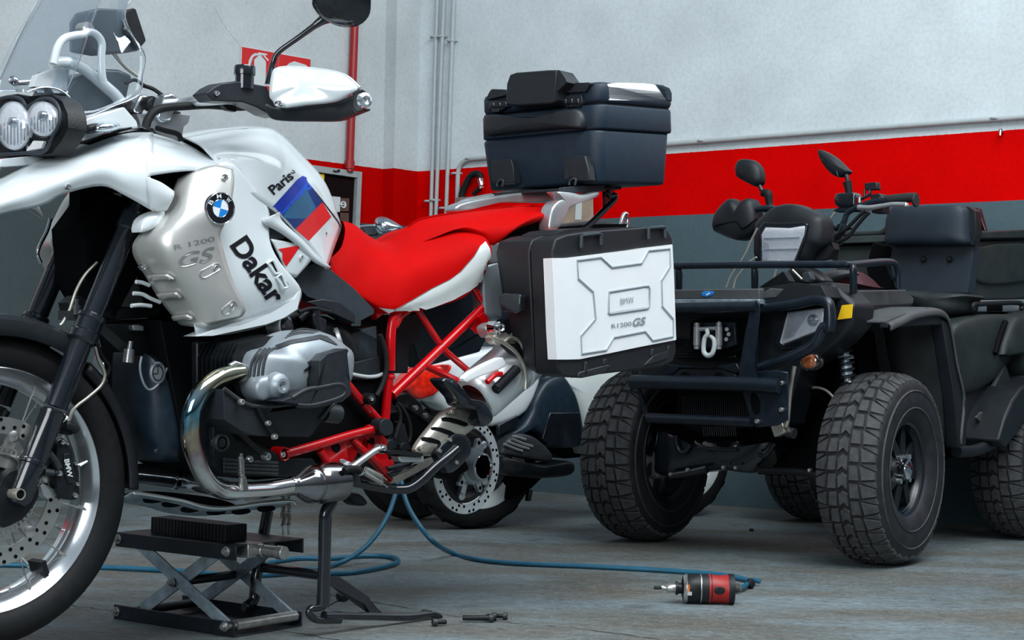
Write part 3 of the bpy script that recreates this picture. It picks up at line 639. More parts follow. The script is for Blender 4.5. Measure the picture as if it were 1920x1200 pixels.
# windscreen
rows = [[(-8, 172, -.13), (0, 130, -.13), (30, 70, -.13), (72, 0, -.13), (110, -70, -.13)], [(50, 172, -.03), (68, 125, -.03), (93, 65, -.03), (124, 0, -.03), (155, -70, -.03)],
        [(122, 175, .09), (141, 125, .09), (161, 70, .09), (186, 0, .09), (208, -70, .09)]]
bm = NB(); patch(bm, [L3(r) for r in rows], 6)
patch(bm, [L3(r) for r in ([(122, 175, .09), (141, 125, .09), (161, 70, .09), (186, 0, .09), (208, -70, .09)], [(157, 219, .135), (190, 150, .135), (208, 80, .13), (220, 20, .13), (240, -70, .12)], [(260, 178, .175), (272, 104, .18), (250, 68, .17), (234, 32, .16), (262, -70, .15)])], 6)
ws = obj('windscreen', bm, 'screen_glass', bike, smooth=60); m_ = ws.modifiers.new('s', 'SOLIDIFY'); m_.thickness = .003; m_.offset = 0
T('screen_edge', zw("980,0 945,60 935,120 960,200 1020,310 1090,420 1070,560 1040,710 840,800 630,875 560,780 490,700 420,665 350,655 280,662 200,690"), .0016, 'rim_alu', ws, v=.135, n=8)
T('screen_edge', zw("740,0 690,160 600,440 490,700"), .0012, 'rim_alu', ws, v=.09, n=8)
T('screen_edge', zw("290,0 200,170 100,380 0,600"), .0015, 'rim_alu', ws, v=-.13, n=8)
for x, y, v in ((75.5, 143.5, .0), (24, 150, -.08)):
    bm = NB(); lathe(bm, B(x, y, v), (.9, .2, .3), [(0, .004), (.004, .004), (.005, .006), (.0085, .005), (.010, 0), (.010, -.01), (0, -.01)], 20); obj('screen_bolt', bm, 'chrome', ws)
T('dash_hoop', zw("400,480 430,360 480,290 560,265 620,258 660,240 710,250 750,290 765,340 760,420 765,560 780,620"), .0085, 'white_paint', bike, v=.085)
T('dash_hoop', zw("560,262 600,300 640,280 600,240"), .006, 'alu', bike, v=.01)
T('screen_mount', zw("130,620 240,610 380,560"), .006, 'alu', bike, v=-.03)
T('cockpit_arm', zw("380,480 460,465 540,475 620,510 700,570 780,640 860,710 900,760"), [.010, .012, .013, .013, .013, .013, .013, .013], 'white_paint', bike, v=.06)
PR('instrument_cluster', zw("505,690 560,590 620,560 700,550 800,515 900,520 990,560 970,640 950,740 900,800 760,860 640,860 560,780"), .05, .14, 'smoke', bevel=.006)
PR('dash_bracket', zw("280,560 440,500 520,520 500,680 420,665 330,655 250,650"), .04, .02, 'white_paint', bevel=.004)
nav = PR('navigation_unit', zw("640,140 680,75 740,60 940,70 1000,90 1060,360 1040,380 800,400 640,370"), .06, .06, 'smoke', bevel=.006)
PR('navigation_screen', zw("945,90 1000,60 1020,70 1095,300 1085,320 1055,355 1000,290 950,200"), .075, .10, 'black_plastic', nav, bevel=.004)
bm = NB(); lathe(bm, B(163, 55, .075), Y, [(0, .01), (.012, .01), (.016, .004), (.016, -.02)], 20); obj('ram_ball', bm, 'alu', nav)
T('cable', zw("850,400 900,460 960,520 1030,570"), .004, 'titan', bike, v=.04)
T('cable', zw("940,625 1010,600 1080,640 1170,680 1240,730"), .004, 'rubber', bike, v=.08)
# ---------------- handlebar, clutch side
hb = bm = NB(); tube(bm, L3([(205, 205, -.30), (238, 196, -.12), (262, 188, -.02), (300, 195, .03), (333, 195, .10), (362, 190, .16), (396, 188, .20), (440, 186, .22), (520, 196, .235), (600, 200, .27), (655, 194, .35), (683, 188, .44)]), .0115, 16, 4); hbar = obj('handlebar', bm, 'alu', bike)
def block(name, pts, v, back, m, bev=.004): return PR(name, pts, v, back, m, bike, bevel=bev)
block('bar_riser', z1("750,620 790,535 830,530 850,560 810,640 770,645"), .045, .035, 'rim_alu', .005)
block('bar_riser', z1("890,665 925,530 970,520 1010,550 960,680 915,690"), .11, .035, 'rim_alu', .005)
block('bar_clamp', z1("830,560 860,535 915,560 905,600 870,625 835,600"), .075, .03, 'black_plastic', .005)
block('fork_bridge', z1("770,640 830,690 900,640 1010,640 1070,650 1060,690 1035,710 1020,790 960,780 880,740 800,720"), .10, .05, 'alu', .008)
block('ignition_clamp', z1("665,640 690,590 740,560 760,600 750,640 780,660 720,655 690,665"), .03, .04, 'black_plastic', .005)
T('clutch_hose', z1("820,715 835,670 870,625 940,605 1040,598 1160,592 1260,598 1330,605 1440,600"), [.0095, .0095, .0095, .009, .009, .0085, .0085, .008, .008], 'rubber', bike, v=.16)
T('cable', z1("800,480 870,505 930,560 960,620 1010,640"), .0045, 'rubber', bike, v=.06)
T('cable', z1("880,720 930,735 1000,755 1020,790"), .006, 'rubber', bike, v=.13)
block('cable_clip', z2("170,585 260,590 250,630 200,620"), .20, .015, 'black_plastic', .002)
sg = block('switch_housing', z2("80,525 120,490 170,465 250,455 330,468 420,485 440,520 470,580 495,658 430,640 370,605 290,575 120,568"), .26, .05, 'guard_plastic', .009)
SCW(sg, z2("140,525"), .262, .006)
bm = NB(); c0 = B(458.5, 150, .25); lathe(bm, c0, (0, 0, 1), [(0, -.02), (.0205, -.02), (.0205, .010), (.0235, .011), (.0235, .028), (.022, .031), (0, .031)], 28); obj('fluid_reservoir', bm, 'black_gloss', bike)
hg = [[(505, 216, .27), (512, 222, .275), (540, 224, .29), (573, 224, .31), (627, 223.5, .35), (655, 214, .39), (683, 203, .44)], [(498, 195, .275), (512, 203, .28), (540, 202, .295), (573, 200, .31), (630, 191, .36), (655, 183, .40), (681, 174, .445)]]
bm = NB(); a = L3(hg[0]); b = L3(hg[1]); rowz = [[q + Vector((-.022, -.004, 0)) for q in a], a, [(p + q) / 2 + Vector((.006, 0, 0)) for p, q in zip(a, b)], b, [q + Vector((-.020, -.004, -.004)) for q in b]]
patch(bm, rowz, 3); o = obj('hand_guard', bm, 'guard_plastic', bike, smooth=50); m_ = o.modifiers.new('s', 'SOLIDIFY'); m_.thickness = .004; m_.offset = 0
zg = z2("455,400,.275 480,383,.28 540,377,.29 640,382,.32 750,395,.35 820,410,.38 880,438,.41 940,495,.44 880,535,.42 800,572,.39 640,590,.34 490,608,.285 455,570,.272 437,545,.268 440,470,.27")
bm = NB(); q = rnd(L3(zg), 3); puff(bm, q, .010, .004, 3.2, 8, (.85, .35, .1)); gsh = obj('guard_shield', bm, 'white_paint', bike, smooth=50)
bm = NB(); tube(bm, [p + Vector((.001, .004, 0)) for p in L3(z2("450,440,.27 457,405,.275 480,385,.28 540,378,.29 640,383,.32 750,396,.35 820,411,.38 880,438,.41 940,495,.44"))], .0026, 8, 4); obj('shield_rim', bm, 'white_paint', gsh)
SCW(gsh, z2("490,582"), .30, .007)
bm = NB(); prism(bm, L3(z2("905,505,.43 960,500,.45 985,520,.455 990,575,.455 970,622,.45 920,632,.43 895,600,.42")), (-.015, -.015, 0)); obj('guard_end', bm, 'guard_plastic', bike, bevel=.004)
bm = NB(); lathe(bm, B(683.5, 188, .458), (.25, 1, 0), [(0, .004), (.004, .004), (.0045, .006), (.010, .008), (.0165, .004), (.0175, -.004)], 24); obj('bar_end_cap', bm, 'rim_alu', bike)
# mirror
T('mirror_stem', [(505, 160, .26), (507, 145, .26), (512, 118, .26), (522, 98, .27), (560, 70, .31), (604, 38, .36)], [.011, .0095, .0062, .0062, .0062, .008], 'black_gloss', bike)
bm = NB(); q = rnd(L3(z2("715,20,.37 720,70,.37 770,125,.38 850,150,.40 930,140,.43 985,90,.45 998,20,.46 985,-60,.46 900,-110,.44 800,-110,.41 730,-60,.38")), 3)
puff(bm, q, .05, .004, 2.2, 8, (.8, -.1, .15)); tube(bm, L3([(590, 48, .35), (604, 38, .362), (618, 30, .37)]), [.008, .011, .016], 12, 2); mir = obj('mirror', bm, 'black_gloss', bike, smooth=60)
# ---------------- tank
tc_ = [[(345, 258, .06), (372, 270, .12), (388, 284, .165), (404, 300, .19)], [(400, 247, .06), (420, 262, .13), (430, 285, .18), (436, 330, .205)], [(450, 241, .06), (468, 258, .14), (482, 300, .195), (482, 372, .215)],
       [(512, 242, .06), (524, 275, .15), (532, 320, .20), (520, 400, .215)], [(566, 290, .06), (567, 316, .14), (562, 360, .19), (552, 432, .215)], [(611, 344, .06), (607, 370, .13), (595, 402, .175), (584, 468, .205)], [(641, 424, .05), (637, 438, .09), (628, 462, .14), (613, 505, .19)]]
tank, tank_s = panel('fuel_tank', [L3(c) for c in tc_], 'white_paint', bike, 6, .004, True)
bm = NB()
A_ = [c[0] for c in [L3(c) for c in tc_]]; patch(bm, [A_, [Vector((p.x, 0, p.z + .006)) for p in A_], [Vector((p.x, -p.y, p.z)) for p in A_]], 4); obj('tank_top', bm, 'white_paint', bike)
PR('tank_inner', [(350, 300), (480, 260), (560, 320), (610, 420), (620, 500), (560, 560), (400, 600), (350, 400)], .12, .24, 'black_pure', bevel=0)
PR('steering_cover', zk("480,290 600,275 640,330 750,370 640,395 560,350"), .06, .03, 'smoke', bevel=.003)
# side fairing
sf = [[(362, 318, .19), (350, 380, .20), (345, 450, .205), (352, 540, .205), (368, 628, .195)], [(404, 300, .19), (408, 380, .212), (410, 460, .226), (415, 545, .228), (420, 628, .205)],
      [(440, 305, .202), (450, 380, .218), (455, 460, .232), (468, 540, .232), (480, 616, .205)], [(496, 380, .215), (492, 425, .222), (496, 480, .232), (520, 540, .23), (535, 597, .20)], [(506, 402, .214), (506, 450, .222), (524, 490, .228), (564, 542, .222), (557, 582, .20)]]
PR('tank_lower', [(440, 340), (500, 350), (545, 390), (540, 420), (520, 425), (495, 418), (440, 400)], .192, .02, 'white_paint', bevel=0)
fair, fair_s = panel('side_fairing', [L3(c) for c in sf], 'white_paint', bike, 6, .004, True)
bm = NB(); patch(bm, [L3(r) for r in ([(507, 448, .215), (530, 452, .214), (561, 459, .212)], [(524, 482, .216), (545, 478, .214), (584, 482, .210)], [(537, 515, .214), (546, 518, .212), (553, 521, .208)])], 5); bvh2 = tree(bm)
o = obj('fairing_tab', bm, 'white_paint', bike); m_ = o.modifiers.new('s', 'SOLIDIFY'); m_.thickness = .005; m_.offset = 0
bm = NB(); decal_poly(bm, z5("342,505 488,478 405,598"), bvh2, .004); dobj('red_stripe', bm, 'decal_red', o)
SCW(o, z5("498,548"), .218, .005)
bm = NB(); decal_text(bm, 'Dakar', 483.5, 507, 136, 39, radians(56), fair_s, .0016, bold=.028); dobj('lettering', bm, 'decal_black', fair)
bm = NB(); decal_text(bm, 'Paris', 526, 343, 50, 19, radians(-40), tank_s, .0016, bold=.024); dobj('lettering', bm, 'decal_black', tank)
def dec(nm, pts, m, surf, par, off=.001):
    bm = NB(); decal_poly(bm, pts, surf, off, cuts=3); dobj(nm, bm, m, par)
dec('blue_stripe', z5("275,325 300,300 470,110 500,90 522,98 526,122 380,303 370,292 290,320"), 'decal_violet', tank_s, tank)
dec('light_blue_stripe', z5("526,122 555,155 385,308 378,302"), 'decal_blue', tank_s, tank, .0012)
dec('teal_stripe', z5("535,134 555,160 612,238 460,390 380,330 385,308"), 'decal_navy', tank_s, tank, .0011)
dec('teal_stripe', z5("520,160 575,270 520,330 420,330 390,322 400,300"), 'decal_teal', tank_s, tank, .0013)
dec('red_stripe', z5("612,238 662,320 536,455 460,390"), 'decal_red', tank_s, tank, .001)
dec('lettering_seam', z5("526,120 600,210 700,340 735,410 732,412 695,345 596,214 524,124"), 'decal_black', tank_s, tank, .001)
dec('lettering_seam', zk("770,435 785,450 803,490 797,490 780,455"), 'decal_black', tank_s, tank, .001)
SCW(tank, z5("450,67"), .205, .0045)
# arm between the decals and the seat, vents
bm = NB(); patch(bm, [L3(r) for r in (z5("275,335,.222 370,294,.222"), z5("290,362,.224 372,330,.224"), z5("380,412,.222 420,380,.222"), z5("470,480,.216 500,450,.216"), z5("560,570,.206 580,535,.206"), z5("640,612,.19 655,600,.19"))], 4)
o = obj('fairing_strut', bm, 'white_paint', bike); m_ = o.modifiers.new('s', 'SOLIDIFY'); m_.thickness = .008; m_.offset = 0
PR('strut_trim', z5("262,370 300,365 360,400 410,440 330,450 290,430"), .214, .02, 'grey_plastic', bevel=.002)
dec('vent_slot', z5("320,572 335,575 372,618 366,630 350,625"), 'black_pure', fair_s, fair); dec('vent_slot', z5("375,652 388,655 422,700 418,714 404,708"), 'black_pure', fair_s, fair)
for q in ("300,580 330,565 350,600 365,635 340,640", "350,660 378,645 400,690 412,715 390,722"):
    bm = NB(); tube(bm, [p + Vector((0, .003, 0)) for p in L3(z5(q), .232)], .003, 8, 3, True, closed=True); obj('vent_rim', bm, 'white_paint', fair)
PR('fairing_lip', z5("380,830 455,780 480,735 492,740 475,838 400,888 300,925 0,990 -90,992 0,955 160,930 330,860"), .222, .05, 'white_paint', bevel=.004)
# silver radiator shroud
sh = [[(1000, 105, .19), (1090, 60, .215), (1210, 28, .232), (1312, 50, .235)], [(975, 165, .19), (1060, 170, .232), (1180, 160, .250), (1318, 130, .248)], [(935, 285, .185), (1015, 300, .238), (1140, 300, .262), (1290, 300, .262)], [(780, 420, .16), (950, 400, .236), (1100, 410, .260), (1240, 420, .258)],
      [(745, 520, .14), (940, 510, .236), (1100, 530, .257), (1262, 520, .252)], [(820, 660, .14), (985, 640, .232), (1150, 660, .254), (1312, 680, .246)], [(900, 790, .14), (1060, 780, .224), (1210, 780, .248), (1380, 828, .236)], [(1010, 930, .145), (1120, 940, .205), (1200, 928, .228), (1366, 880, .230)]]
sh_, sh_s = panel('radiator_shroud', [L3(z3(' '.join('%g,%g,%g' % p for p in r))) for r in sh], 'silver_paint', bike, 6, .004, True)
for q in ("835,640 950,635 985,660 955,668 860,668", "890,745 1000,735 1030,760 1000,768 915,772", "975,870 1060,860 1095,880 1060,888 990,892"):
    bm = NB(); pp = z3(q); decal_poly(bm, pp, sh_s, .006); o = dobj('louvre', bm, 'silver_paint', sh_); m_ = o.modifiers.new('s', 'SOLIDIFY'); m_.thickness = .006; m_.offset = 0
cx, cy = 413.3, 390.7
def circ(r0, r1, a0, a1, n=20): return [(cx + r0 * cos(a0 + (a1 - a0) * i / n), cy + r1 * sin(a0 + (a1 - a0) * i / n)) for i in range(n + 1)]
bm = NB(); q = circ(26.2, 29.5, 0, 2 * pi, 40)[:-1]; c_ = B(cx, cy, .266); prism(bm, [B(x, y, .266) for x, y in q], (0, -.012, 0)); badge = obj('round_badge', bm, 'decal_black', bike, bevel=.001)
bm = NB(); tube(bm, [B(x, y, .266) for x, y in q], .0014, 8, 1, closed=True); obj('badge_rim', bm, 'chrome', badge)
bm = NB(); tube(bm, [B(x, y, .2665) for x, y in circ(14.6, 16.8, 0, 2 * pi, 32)[:-1]], .0009, 8, 1, closed=True); obj('badge_ring', bm, 'chrome', badge)
for i in range(4):
    a0 = radians(14) + i * pi / 2; bm = NB(); vs = [B(cx, cy, .2668)] + [B(x, y, .2668) for x, y in circ(14.2, 16.4, a0, a0 + pi / 2, 10)]; prism(bm, vs, (0, -.001, 0)); obj('badge_quadrant', bm, 'badge_blue' if i in (0, 2) else 'badge_white', badge)
for ch, aa in (('B', -150), ('M', -97), ('W', -42)):
    a = radians(aa); bm = NB(); decal_text(bm, ch, cx + 20.4 * cos(a), cy + 23 * sin(a), 8.5, 8, a + pi / 2, None, bold=.01, v=.2672); dobj('lettering', bm, 'badge_white', badge)
bm = NB(); decal_text(bm, 'R 1200', 364, 455.5, 77, 9, radians(-13), sh_s, .0012); dobj('embossed_lettering', bm, 'etch', sh_)
bm = NB(); decal_text(bm, 'GS', 369, 482, 72, 25, radians(-13), sh_s, .0014, shear=.35, bold=.01); dobj('embossed_lettering', bm, 'etch', sh_)
def slot(c0, c1, r, surf, par, v=.25):
    bm = NB(); P = []; d = Vector((c1[0] - c0[0], c1[1] - c0[1])).normalized(); nrm = Vector((-d.y, d.x)); a0 = atan2(nrm.y, nrm.x)
    for c, s in ((c0, 0), (c1, pi)): P += [(c[0] + r * cos(a0 + s + pi * i / 8), c[1] + r * sin(a0 + s + pi * i / 8)) for i in range(9)]
    vs = []
    for x, y in P:
        o, d_ = FR.ray(x, y); h = surf.ray_cast(o, d_.normalized()); vs.append((h[0] + Vector((0, .0006, 0))) if h[0] is not None else B(x, y, v))
    tube(bm, vs, .0016, 6, 1, closed=True); obj('slot_rim', bm, 'etch', par)
slot((382, 513.5), (405, 501), 7.5, sh_s, sh_); slot((423, 583), (436, 572), 7, sh_s, sh_)
SCW(sh_, [(404.5, 501.5, .256, .0055), (435.5, 574, .246, .0055), (268, 501, .172, .007), (421.5, 332.5, .248, .007)], .25)
# ---------------- seats
def seatrow(pts): return L3(pts)
rs = [[(643, 415, .02), (647, 432, .06), (640, 463, .085), (622, 482, .10), (616, 487, .10)], [(664, 421, .03), (670, 443, .07), (660, 480, .11), (640, 515, .125), (628, 522, .12)], [(698, 446, .03), (705, 470, .09), (695, 510, .125), (672, 548, .14), (665, 551, .13)],
      [(732, 456, .02), (745, 475, .10), (740, 515, .14), (722, 570, .15), (712, 583, .14)], [(772, 430, .02), (788, 450, .09), (787, 495, .155), (772, 562, .165), (745, 588, .15)], [(830, 414, .03), (850, 430, .10), (852, 475, .165), (845, 530, .175), (800, 580, .16)],
      [(880, 420, .05), (894, 432, .12), (908, 456, .17), (910, 490, .175), (868, 558, .16)], [(905, 432, .09), (915, 445, .13), (922, 465, .15), (918, 490, .16), (905, 525, .15)]]
bm = NB(); RS = [L3(r) for r in rs]; patch(bm, RS, 6); patch(bm, [[Vector((p.x, -p.y, p.z)) for p in r] for r in RS], 6)
A_ = [r[0] for r in RS]; patch(bm, [A_, [Vector((p.x, 0, p.z + .004)) for p in A_], [Vector((p.x, -p.y, p.z)) for p in A_]], 6)
A_ = [r[-1] for r in RS]; patch(bm, [A_, [Vector((p.x, -p.y, p.z)) for p in A_]], 6)
seat_s = tree(bm); seat = obj('rider_seat', bm, 'red_vinyl', bike, smooth=60)
bm = NB(); decal_poly(bm, z5("985,861 1040,835 1120,790 1230,725 1330,675 1390,630 1430,585 1465,545 1500,485 1528,460 1552,500 1560,560 1545,620 1500,690 1440,735 1350,785 1230,830 1130,860 1050,872 1010,872"), seat_s, .0026, cuts=8, lim=6); o = dobj('seat_side', bm, 'seat_white', seat, 60)
bm = NB(); tube(bm, [ (lambda h, d: (h[0] - d.normalized() * .001) if h[0] is not None else None)(seat_s.ray_cast(FR.ray(x, y)[0], FR.ray(x, y)[1].normalized()), FR.ray(x, y)[1]) or B(x, y, .16) for x, y in z5("990,858 1040,834 1120,789 1230,724 1330,674 1390,629 1430,584 1465,544 1498,488")], .0014, 6, 3); obj('seat_piping', bm, 'tint_red', seat)
rs2 = [[(756, 434, .0), (760, 441, .03), (766, 452, .06), (772, 462, .09)], [(785, 413, .0), (793, 423, .03), (805, 436, .07), (812, 446, .11)], [(838, 402, .0), (852, 409, .05), (862, 421, .10), (868, 427, .13)], [(900, 394, .0), (915, 402, .08), (910, 422, .14), (906, 440, .15)], [(960, 388, .0), (968, 396, .08), (955, 425, .15), (925, 460, .15)], [(1000, 387, .0), (1004, 393, .08), (1000, 406, .14), (965, 432, .14)], [(1030, 391, .08), (1030, 396, .12), (1028, 402, .13), (1022, 410, .12)]]
RS = [];
for r in rs2:
    q = L3(r); q = q if len(q) == 4 else [q[0], q[1], (q[1] + q[2]) / 2, q[2]]; RS.append(q + [q[-1] + Vector((0, -.05, -.012))])
bm = NB(); patch(bm, RS, 6); patch(bm, [[Vector((p.x, -p.y, p.z)) for p in r] for r in RS], 6); A_ = [r[0] for r in RS]; patch(bm, [A_, [Vector((p.x, 0, p.z + .004)) for p in A_], [Vector((p.x, -p.y, p.z)) for p in A_]], 6); A_ = [r[-1] for r in RS]; patch(bm, [A_, [Vector((p.x, -p.y, p.z)) for p in A_]], 6)
obj('pillion_seat', bm, 'red_vinyl', bike, smooth=60)
# under-seat black panels
PR('side_panel', z5("460,650 510,600 570,580 640,600 790,720 905,840 905,865 800,920 690,850 620,800 530,770 490,730"), .165, .05, 'grey_plastic', bevel=.006)
PR('side_panel_ledge', z5("530,800 620,780 700,795 800,870 800,920 690,850 620,815"), .175, .02, 'guard_plastic', bevel=.003)
PR('rear_tray', [(790, 575), (925, 500), (1010, 470), (1020, 560), (930, 600), (900, 660), (790, 690), (765, 610)], .0, .05, 'cover_blue', bevel=.004)
PR('battery_box', [(657, 625), (706, 611), (708, 670), (712, 700), (660, 720)], .12, .12, 'grey_plastic', bevel=.003)
PR('battery_box', [(655, 682), (712, 668), (715, 700), (690, 712), (655, 712)], .125, .12, 'guard_plastic', bevel=.003)
PR('air_box', [(748, 590), (790, 590), (788, 642), (768, 645), (765, 700), (740, 700)], .07, .14, 'black_plastic', bevel=.003)
T('overflow_hose', zb("440,765 520,785 620,800 700,795 755,775"), .005, 'pipe_grey', bike, v=.13)
T('cable', zb("730,420 760,500 785,600 790,720 770,820 740,900 700,970"), .0065, 'rubber', bike, v=.145)
bm = NB(); lathe(bm, B(696, 748, .165), Y, [(0, .006), (.006, .006), (.009, .002), (.014, .002), (.014, -.02)], 20); obj('cable_pivot', bm, 'rubber', bike); SCW(bike, "696,748,.17,.006", .17)
# ---------------- engine, exhaust, frame
def TB(name, pts, r, m, v=None, n=14, k=6, par=None): return T(name, pts, r, m, par or bike, n, k, v)
PR('engine_block', [(300, 600), (400, 615), (520, 590), (640, 600), (720, 640), (735, 760), (715, 800), (640, 830), (600, 890), (480, 900), (400, 885), (352, 860), (330, 760)], .12, .24, 'black_pure', bevel=.01)
PR('engine_block', [(370, 640), (460, 640), (470, 860), (400, 880), (372, 830)], .14, .03, 'engine_black', bevel=.006)
PR('radiator', z3("470,380 600,200 800,260 800,600 640,900 600,860 500,700"), .05, .12, 'black_pure', bevel=0)
PR('crankcase', z6("0,720 80,730 120,800 330,860 420,900 560,900 600,960 500,1000 60,1000 0,940"), .155, .04, 'engine_black', bevel=.005)
for i in range(4):
    TB('crankcase_rib', z6("%d,%d %d,%d" % (60, 905 + i * 22, 360, 925 + i * 20)), .0045, 'dark_cast', .16, 8, 1)
bm = NB(); lathe(bm, B(415, 830, .158), Y, [(.014, .004), (.018, .007), (.021, .004), (.022, -.01)], 24); lathe(bm, B(415, 830, .157), Y, [(0, .003), (.010, .004), (.014, .0), (0, -.004)], 20); obj('sight_glass', bm, 'dark_cast', bike)
# front engine cover
bm = NB(); q = rnd(L3(ze("275,225 300,215 360,200 450,180 560,170 590,300 560,560 525,760 520,860 470,890 400,885 355,870 310,780 285,690 270,470"), .05), 3); puff(bm, q, .06, .10, 2.6, 8); obj('front_engine_cover', bm, 'cover_blue', bike, smooth=60)
bm = NB(); tube(bm, L3(ze("285,228 275,290 282,350 305,410 335,436 375,415 410,370 445,300"), .112), .0026, 8, 5); obj('cover_trim', bm, 'grey_cast', bike)
bm = NB(); q = [B(x, y, .112) for x, y in [(296 + 14 * cos(2 * pi * i / 28), 699 + 21 * sin(2 * pi * i / 28)) for i in range(28)]]; puff(bm, q, .004, .004, 4); eb = obj('engine_badge', bm, 'grey_cast', bike, smooth=60)
bm = NB(); tube(bm, [B(296 + 9.5 * cos(2 * pi * i / 20), 699 + 14 * sin(2 * pi * i / 20), .117) for i in range(20)], .0011, 6, 1, closed=True); tube(bm, L3([(296, 685), (296, 700), (286, 701)], .117), .001, 6, 1); obj('badge_ring', bm, 'engine_black', eb)
bm = NB(); decal_text(bm, 'BMW', 296, 683, 20, 5, 0, None, v=.118); dobj('lettering', bm, 'engine_black', eb)
SCW(bike, [(294, 846, .112, .005), (335, 741, .108, .004), (412, 641, .145, .006), (381, 681, .145, .005), (378, 716, .145, .005)], .1, m='dark_cast')
# oil cooler bracket cluster below the cowl
PR('horn_bracket', ze("50,30 500,10 500,60 380,110 340,200 300,222 250,200 120,80"), .06, .06, 'engine_black', bevel=.003)
PR('brake_line_block', z3("745,930 780,925 812,935 812,962 750,958"), .075, .02, 'alu', bevel=.002)
bm = NB(); cyl(bm, B(243, 655, .06), B(240, 680, .06), .012); cyl(bm, B(245, 640, .06), B(243, 655, .06), .006); obj('sensor', bm, 'alu', bike)
for i in range(3):
    TB('cooler_pipe', z3(["765,685 800,690 840,705", "750,750 800,755 850,780 900,800", "738,820 790,815 850,822"][i]), .0045, 'white_paint', .14, 10)
TB('steering_hose', z3("285,330 265,400 225,480 212,530 230,580"), .0045, 'chrome', -.12)
PR('right_louvre', z4("0,0 1,0 1,1") if 0 else [(205, 652), (222, 640), (226, 660), (214, 700), (200, 705), (196, 680)], -.33, .06, 'rim_alu', bevel=.01)
PR('right_louvre', [(212, 662), (228, 655), (230, 690), (214, 696)], -.325, .05, 'black_pure', bevel=.004)
TB('header_pipe', [(205, 700), (225, 685), (245, 690), (258, 715)], .02, 'header', -.28)
bm = NB()
for i in range(6): tube(bm, L3([(215, 738 + i * 7), (262, 741 + i * 7)], -.24), .004, 6, 1)
obj('cylinder_fin', bm, 'engine_black', bike)
# left cylinder: barrel with cooling fins
bm = NB(); prism(bm, L3(z6("20,260 130,190 330,190 330,560 150,600 40,560"), .16), (0, -.10, 0)); obj('cylinder_barrel', bm, 'engine_black', bike, bevel=.004)
for i in range(9):
    v = .165 + i * .0135
    P = z6("100,250 330,200 380,240 380,520 200,600 100,560 60,480 60,330"); s = .0
    bm = NB(); q = [B(x + (v - .24) * 600, y, v) for x, y in [(p[0] - 3, p[1]) for p in P]]; prism(bm, q, (0, -.0035, 0)); obj('cooling_fin', bm, 'engine_black', bike, smooth=20)
# rocker cover
zz_ = "168,470 180,370 210,300 300,270 345,220 400,192 470,178 560,180 640,208 700,255 745,300 745,400 720,480 600,520 460,560 350,602 260,595 205,565 175,520"
bm = NB(); q = rnd(L3(z6(zz_), .285), 3); puff(bm, q, .075, .035, 2.5, 10, c=B(552, 690, .285)); cyc = obj('rocker_cover', bm, 'grey_cast', bike, smooth=60); rbm = NB(); rbm.from_mesh(cyc.data); rsf = tree(rbm)
for i in range(4):
    bm = NB(); x = 205 + i * 23; P = z6("%d,%d %d,%d %d,%d %d,%d" % (x, 440, x + 10, 372 - i * 3, x + 35, 320 - i * 5, x + 62 + i * 2, 287 - i * 2)); vs = []
    for a, b in P:
        o_, d_ = FR.ray(a, b); h = rsf.ray_cast(o_, d_.normalized()); vs.append(h[0] if h[0] is not None else B(a, b, .3))
    tube(bm, vs, .0038, 8, 4); obj('cover_rib', bm, 'dark_cast', cyc)
for i in range(4):
    P = z6("%d,%d %d,%d %d,%d" % (405 + i * 12, 222 - i * 12, 470 + i * 12, 200 - i * 10, 560 + i * 15, 195 - i * 3)); vs = []
    for a, b in P:
        o_, d_ = FR.ray(a, b); h = rsf.ray_cast(o_, d_.normalized()); vs.append(h[0] if h[0] is not None else B(a, b, .29))
    bm = NB(); tube(bm, vs, .0024, 8, 4); obj('cover_rib', bm, 'dark_cast', cyc)
bm = NB(); decal_poly(bm, z6("350,265 430,235 600,205 640,215 700,262 690,262 600,228 440,255 352,290"), rsf, .002); dobj('cover_groove', bm, 'dark_cast', cyc)
bm = NB(); lathe(bm, B(522, 723, .355), (.1, 1, 0), [(.0, .012), (.008, .012), (.010, .018), (.016, .018), (.020, .010), (.026, .006), (.030, -.01)], 28); obj('plug_boss', bm, 'grey_cast', cyc); SCW(cyc, "526,723,.362,.010", .36)
bm = NB(); q = rnd(L3(z6("230,500 260,440 340,430 420,430 458,460 458,510 400,540 300,570 250,560"), .335), 3); puff(bm, q, .018, .01, 2.5); obj('plug_cowl', bm, 'grey_cast', cyc, smooth=60)
PF('cover_inset', z6("512,370 530,345 600,332 610,360 600,480 520,490"), .352, .008, .02, 'guard_plastic', p=5)
TB('inset_line', z6("515,405 560,372 605,362"), .0022, 'black_pure', .362, 8)
PR('cylinder_guard', z6("600,350 640,310 750,280 762,292 738,350 748,440 772,480 775,540 726,580 640,596 540,606 460,592 380,577 460,545 520,515 600,505 598,480"), .392, .06, 'guard_plastic', bevel=.006)
PF('guard_opening', z6("470,580 520,535 600,520 640,520 630,550 560,575"), .3865, .002, .002, 'black_pure', p=4)
TB('guard_bar', z6("440,560 520,515 600,500 700,482 735,500 738,530 700,560 560,600 470,600"), .006, 'guard_plastic', .388)
PR('cylinder_guard', z6("60,510 140,560 215,600 270,605 370,600 460,590 560,602 640,592 700,570 610,660 590,700 560,760 540,778 260,772 150,740 60,680"), .33, .08, 'guard_plastic', bevel=.012)
TB('guard_rim', z6("60,505 140,565 215,602 330,606 460,592 560,604 640,594 690,575 640,630 600,680"), .0045, 'dark_cast', .333)
TB('guard_bracket', z6("250,610 280,670 345,775"), .006, 'engine_black', .336)
SCW(bike, [(x, y, .345, r) for x, y, r in z6("160,582,.0065 310,700,.006 347,776,.0065 705,380,.008 712,452,.005")], .34, m='steel')
TB('intake_duct', z6("620,640 700,650"), .022, 'dark_cast', .25)
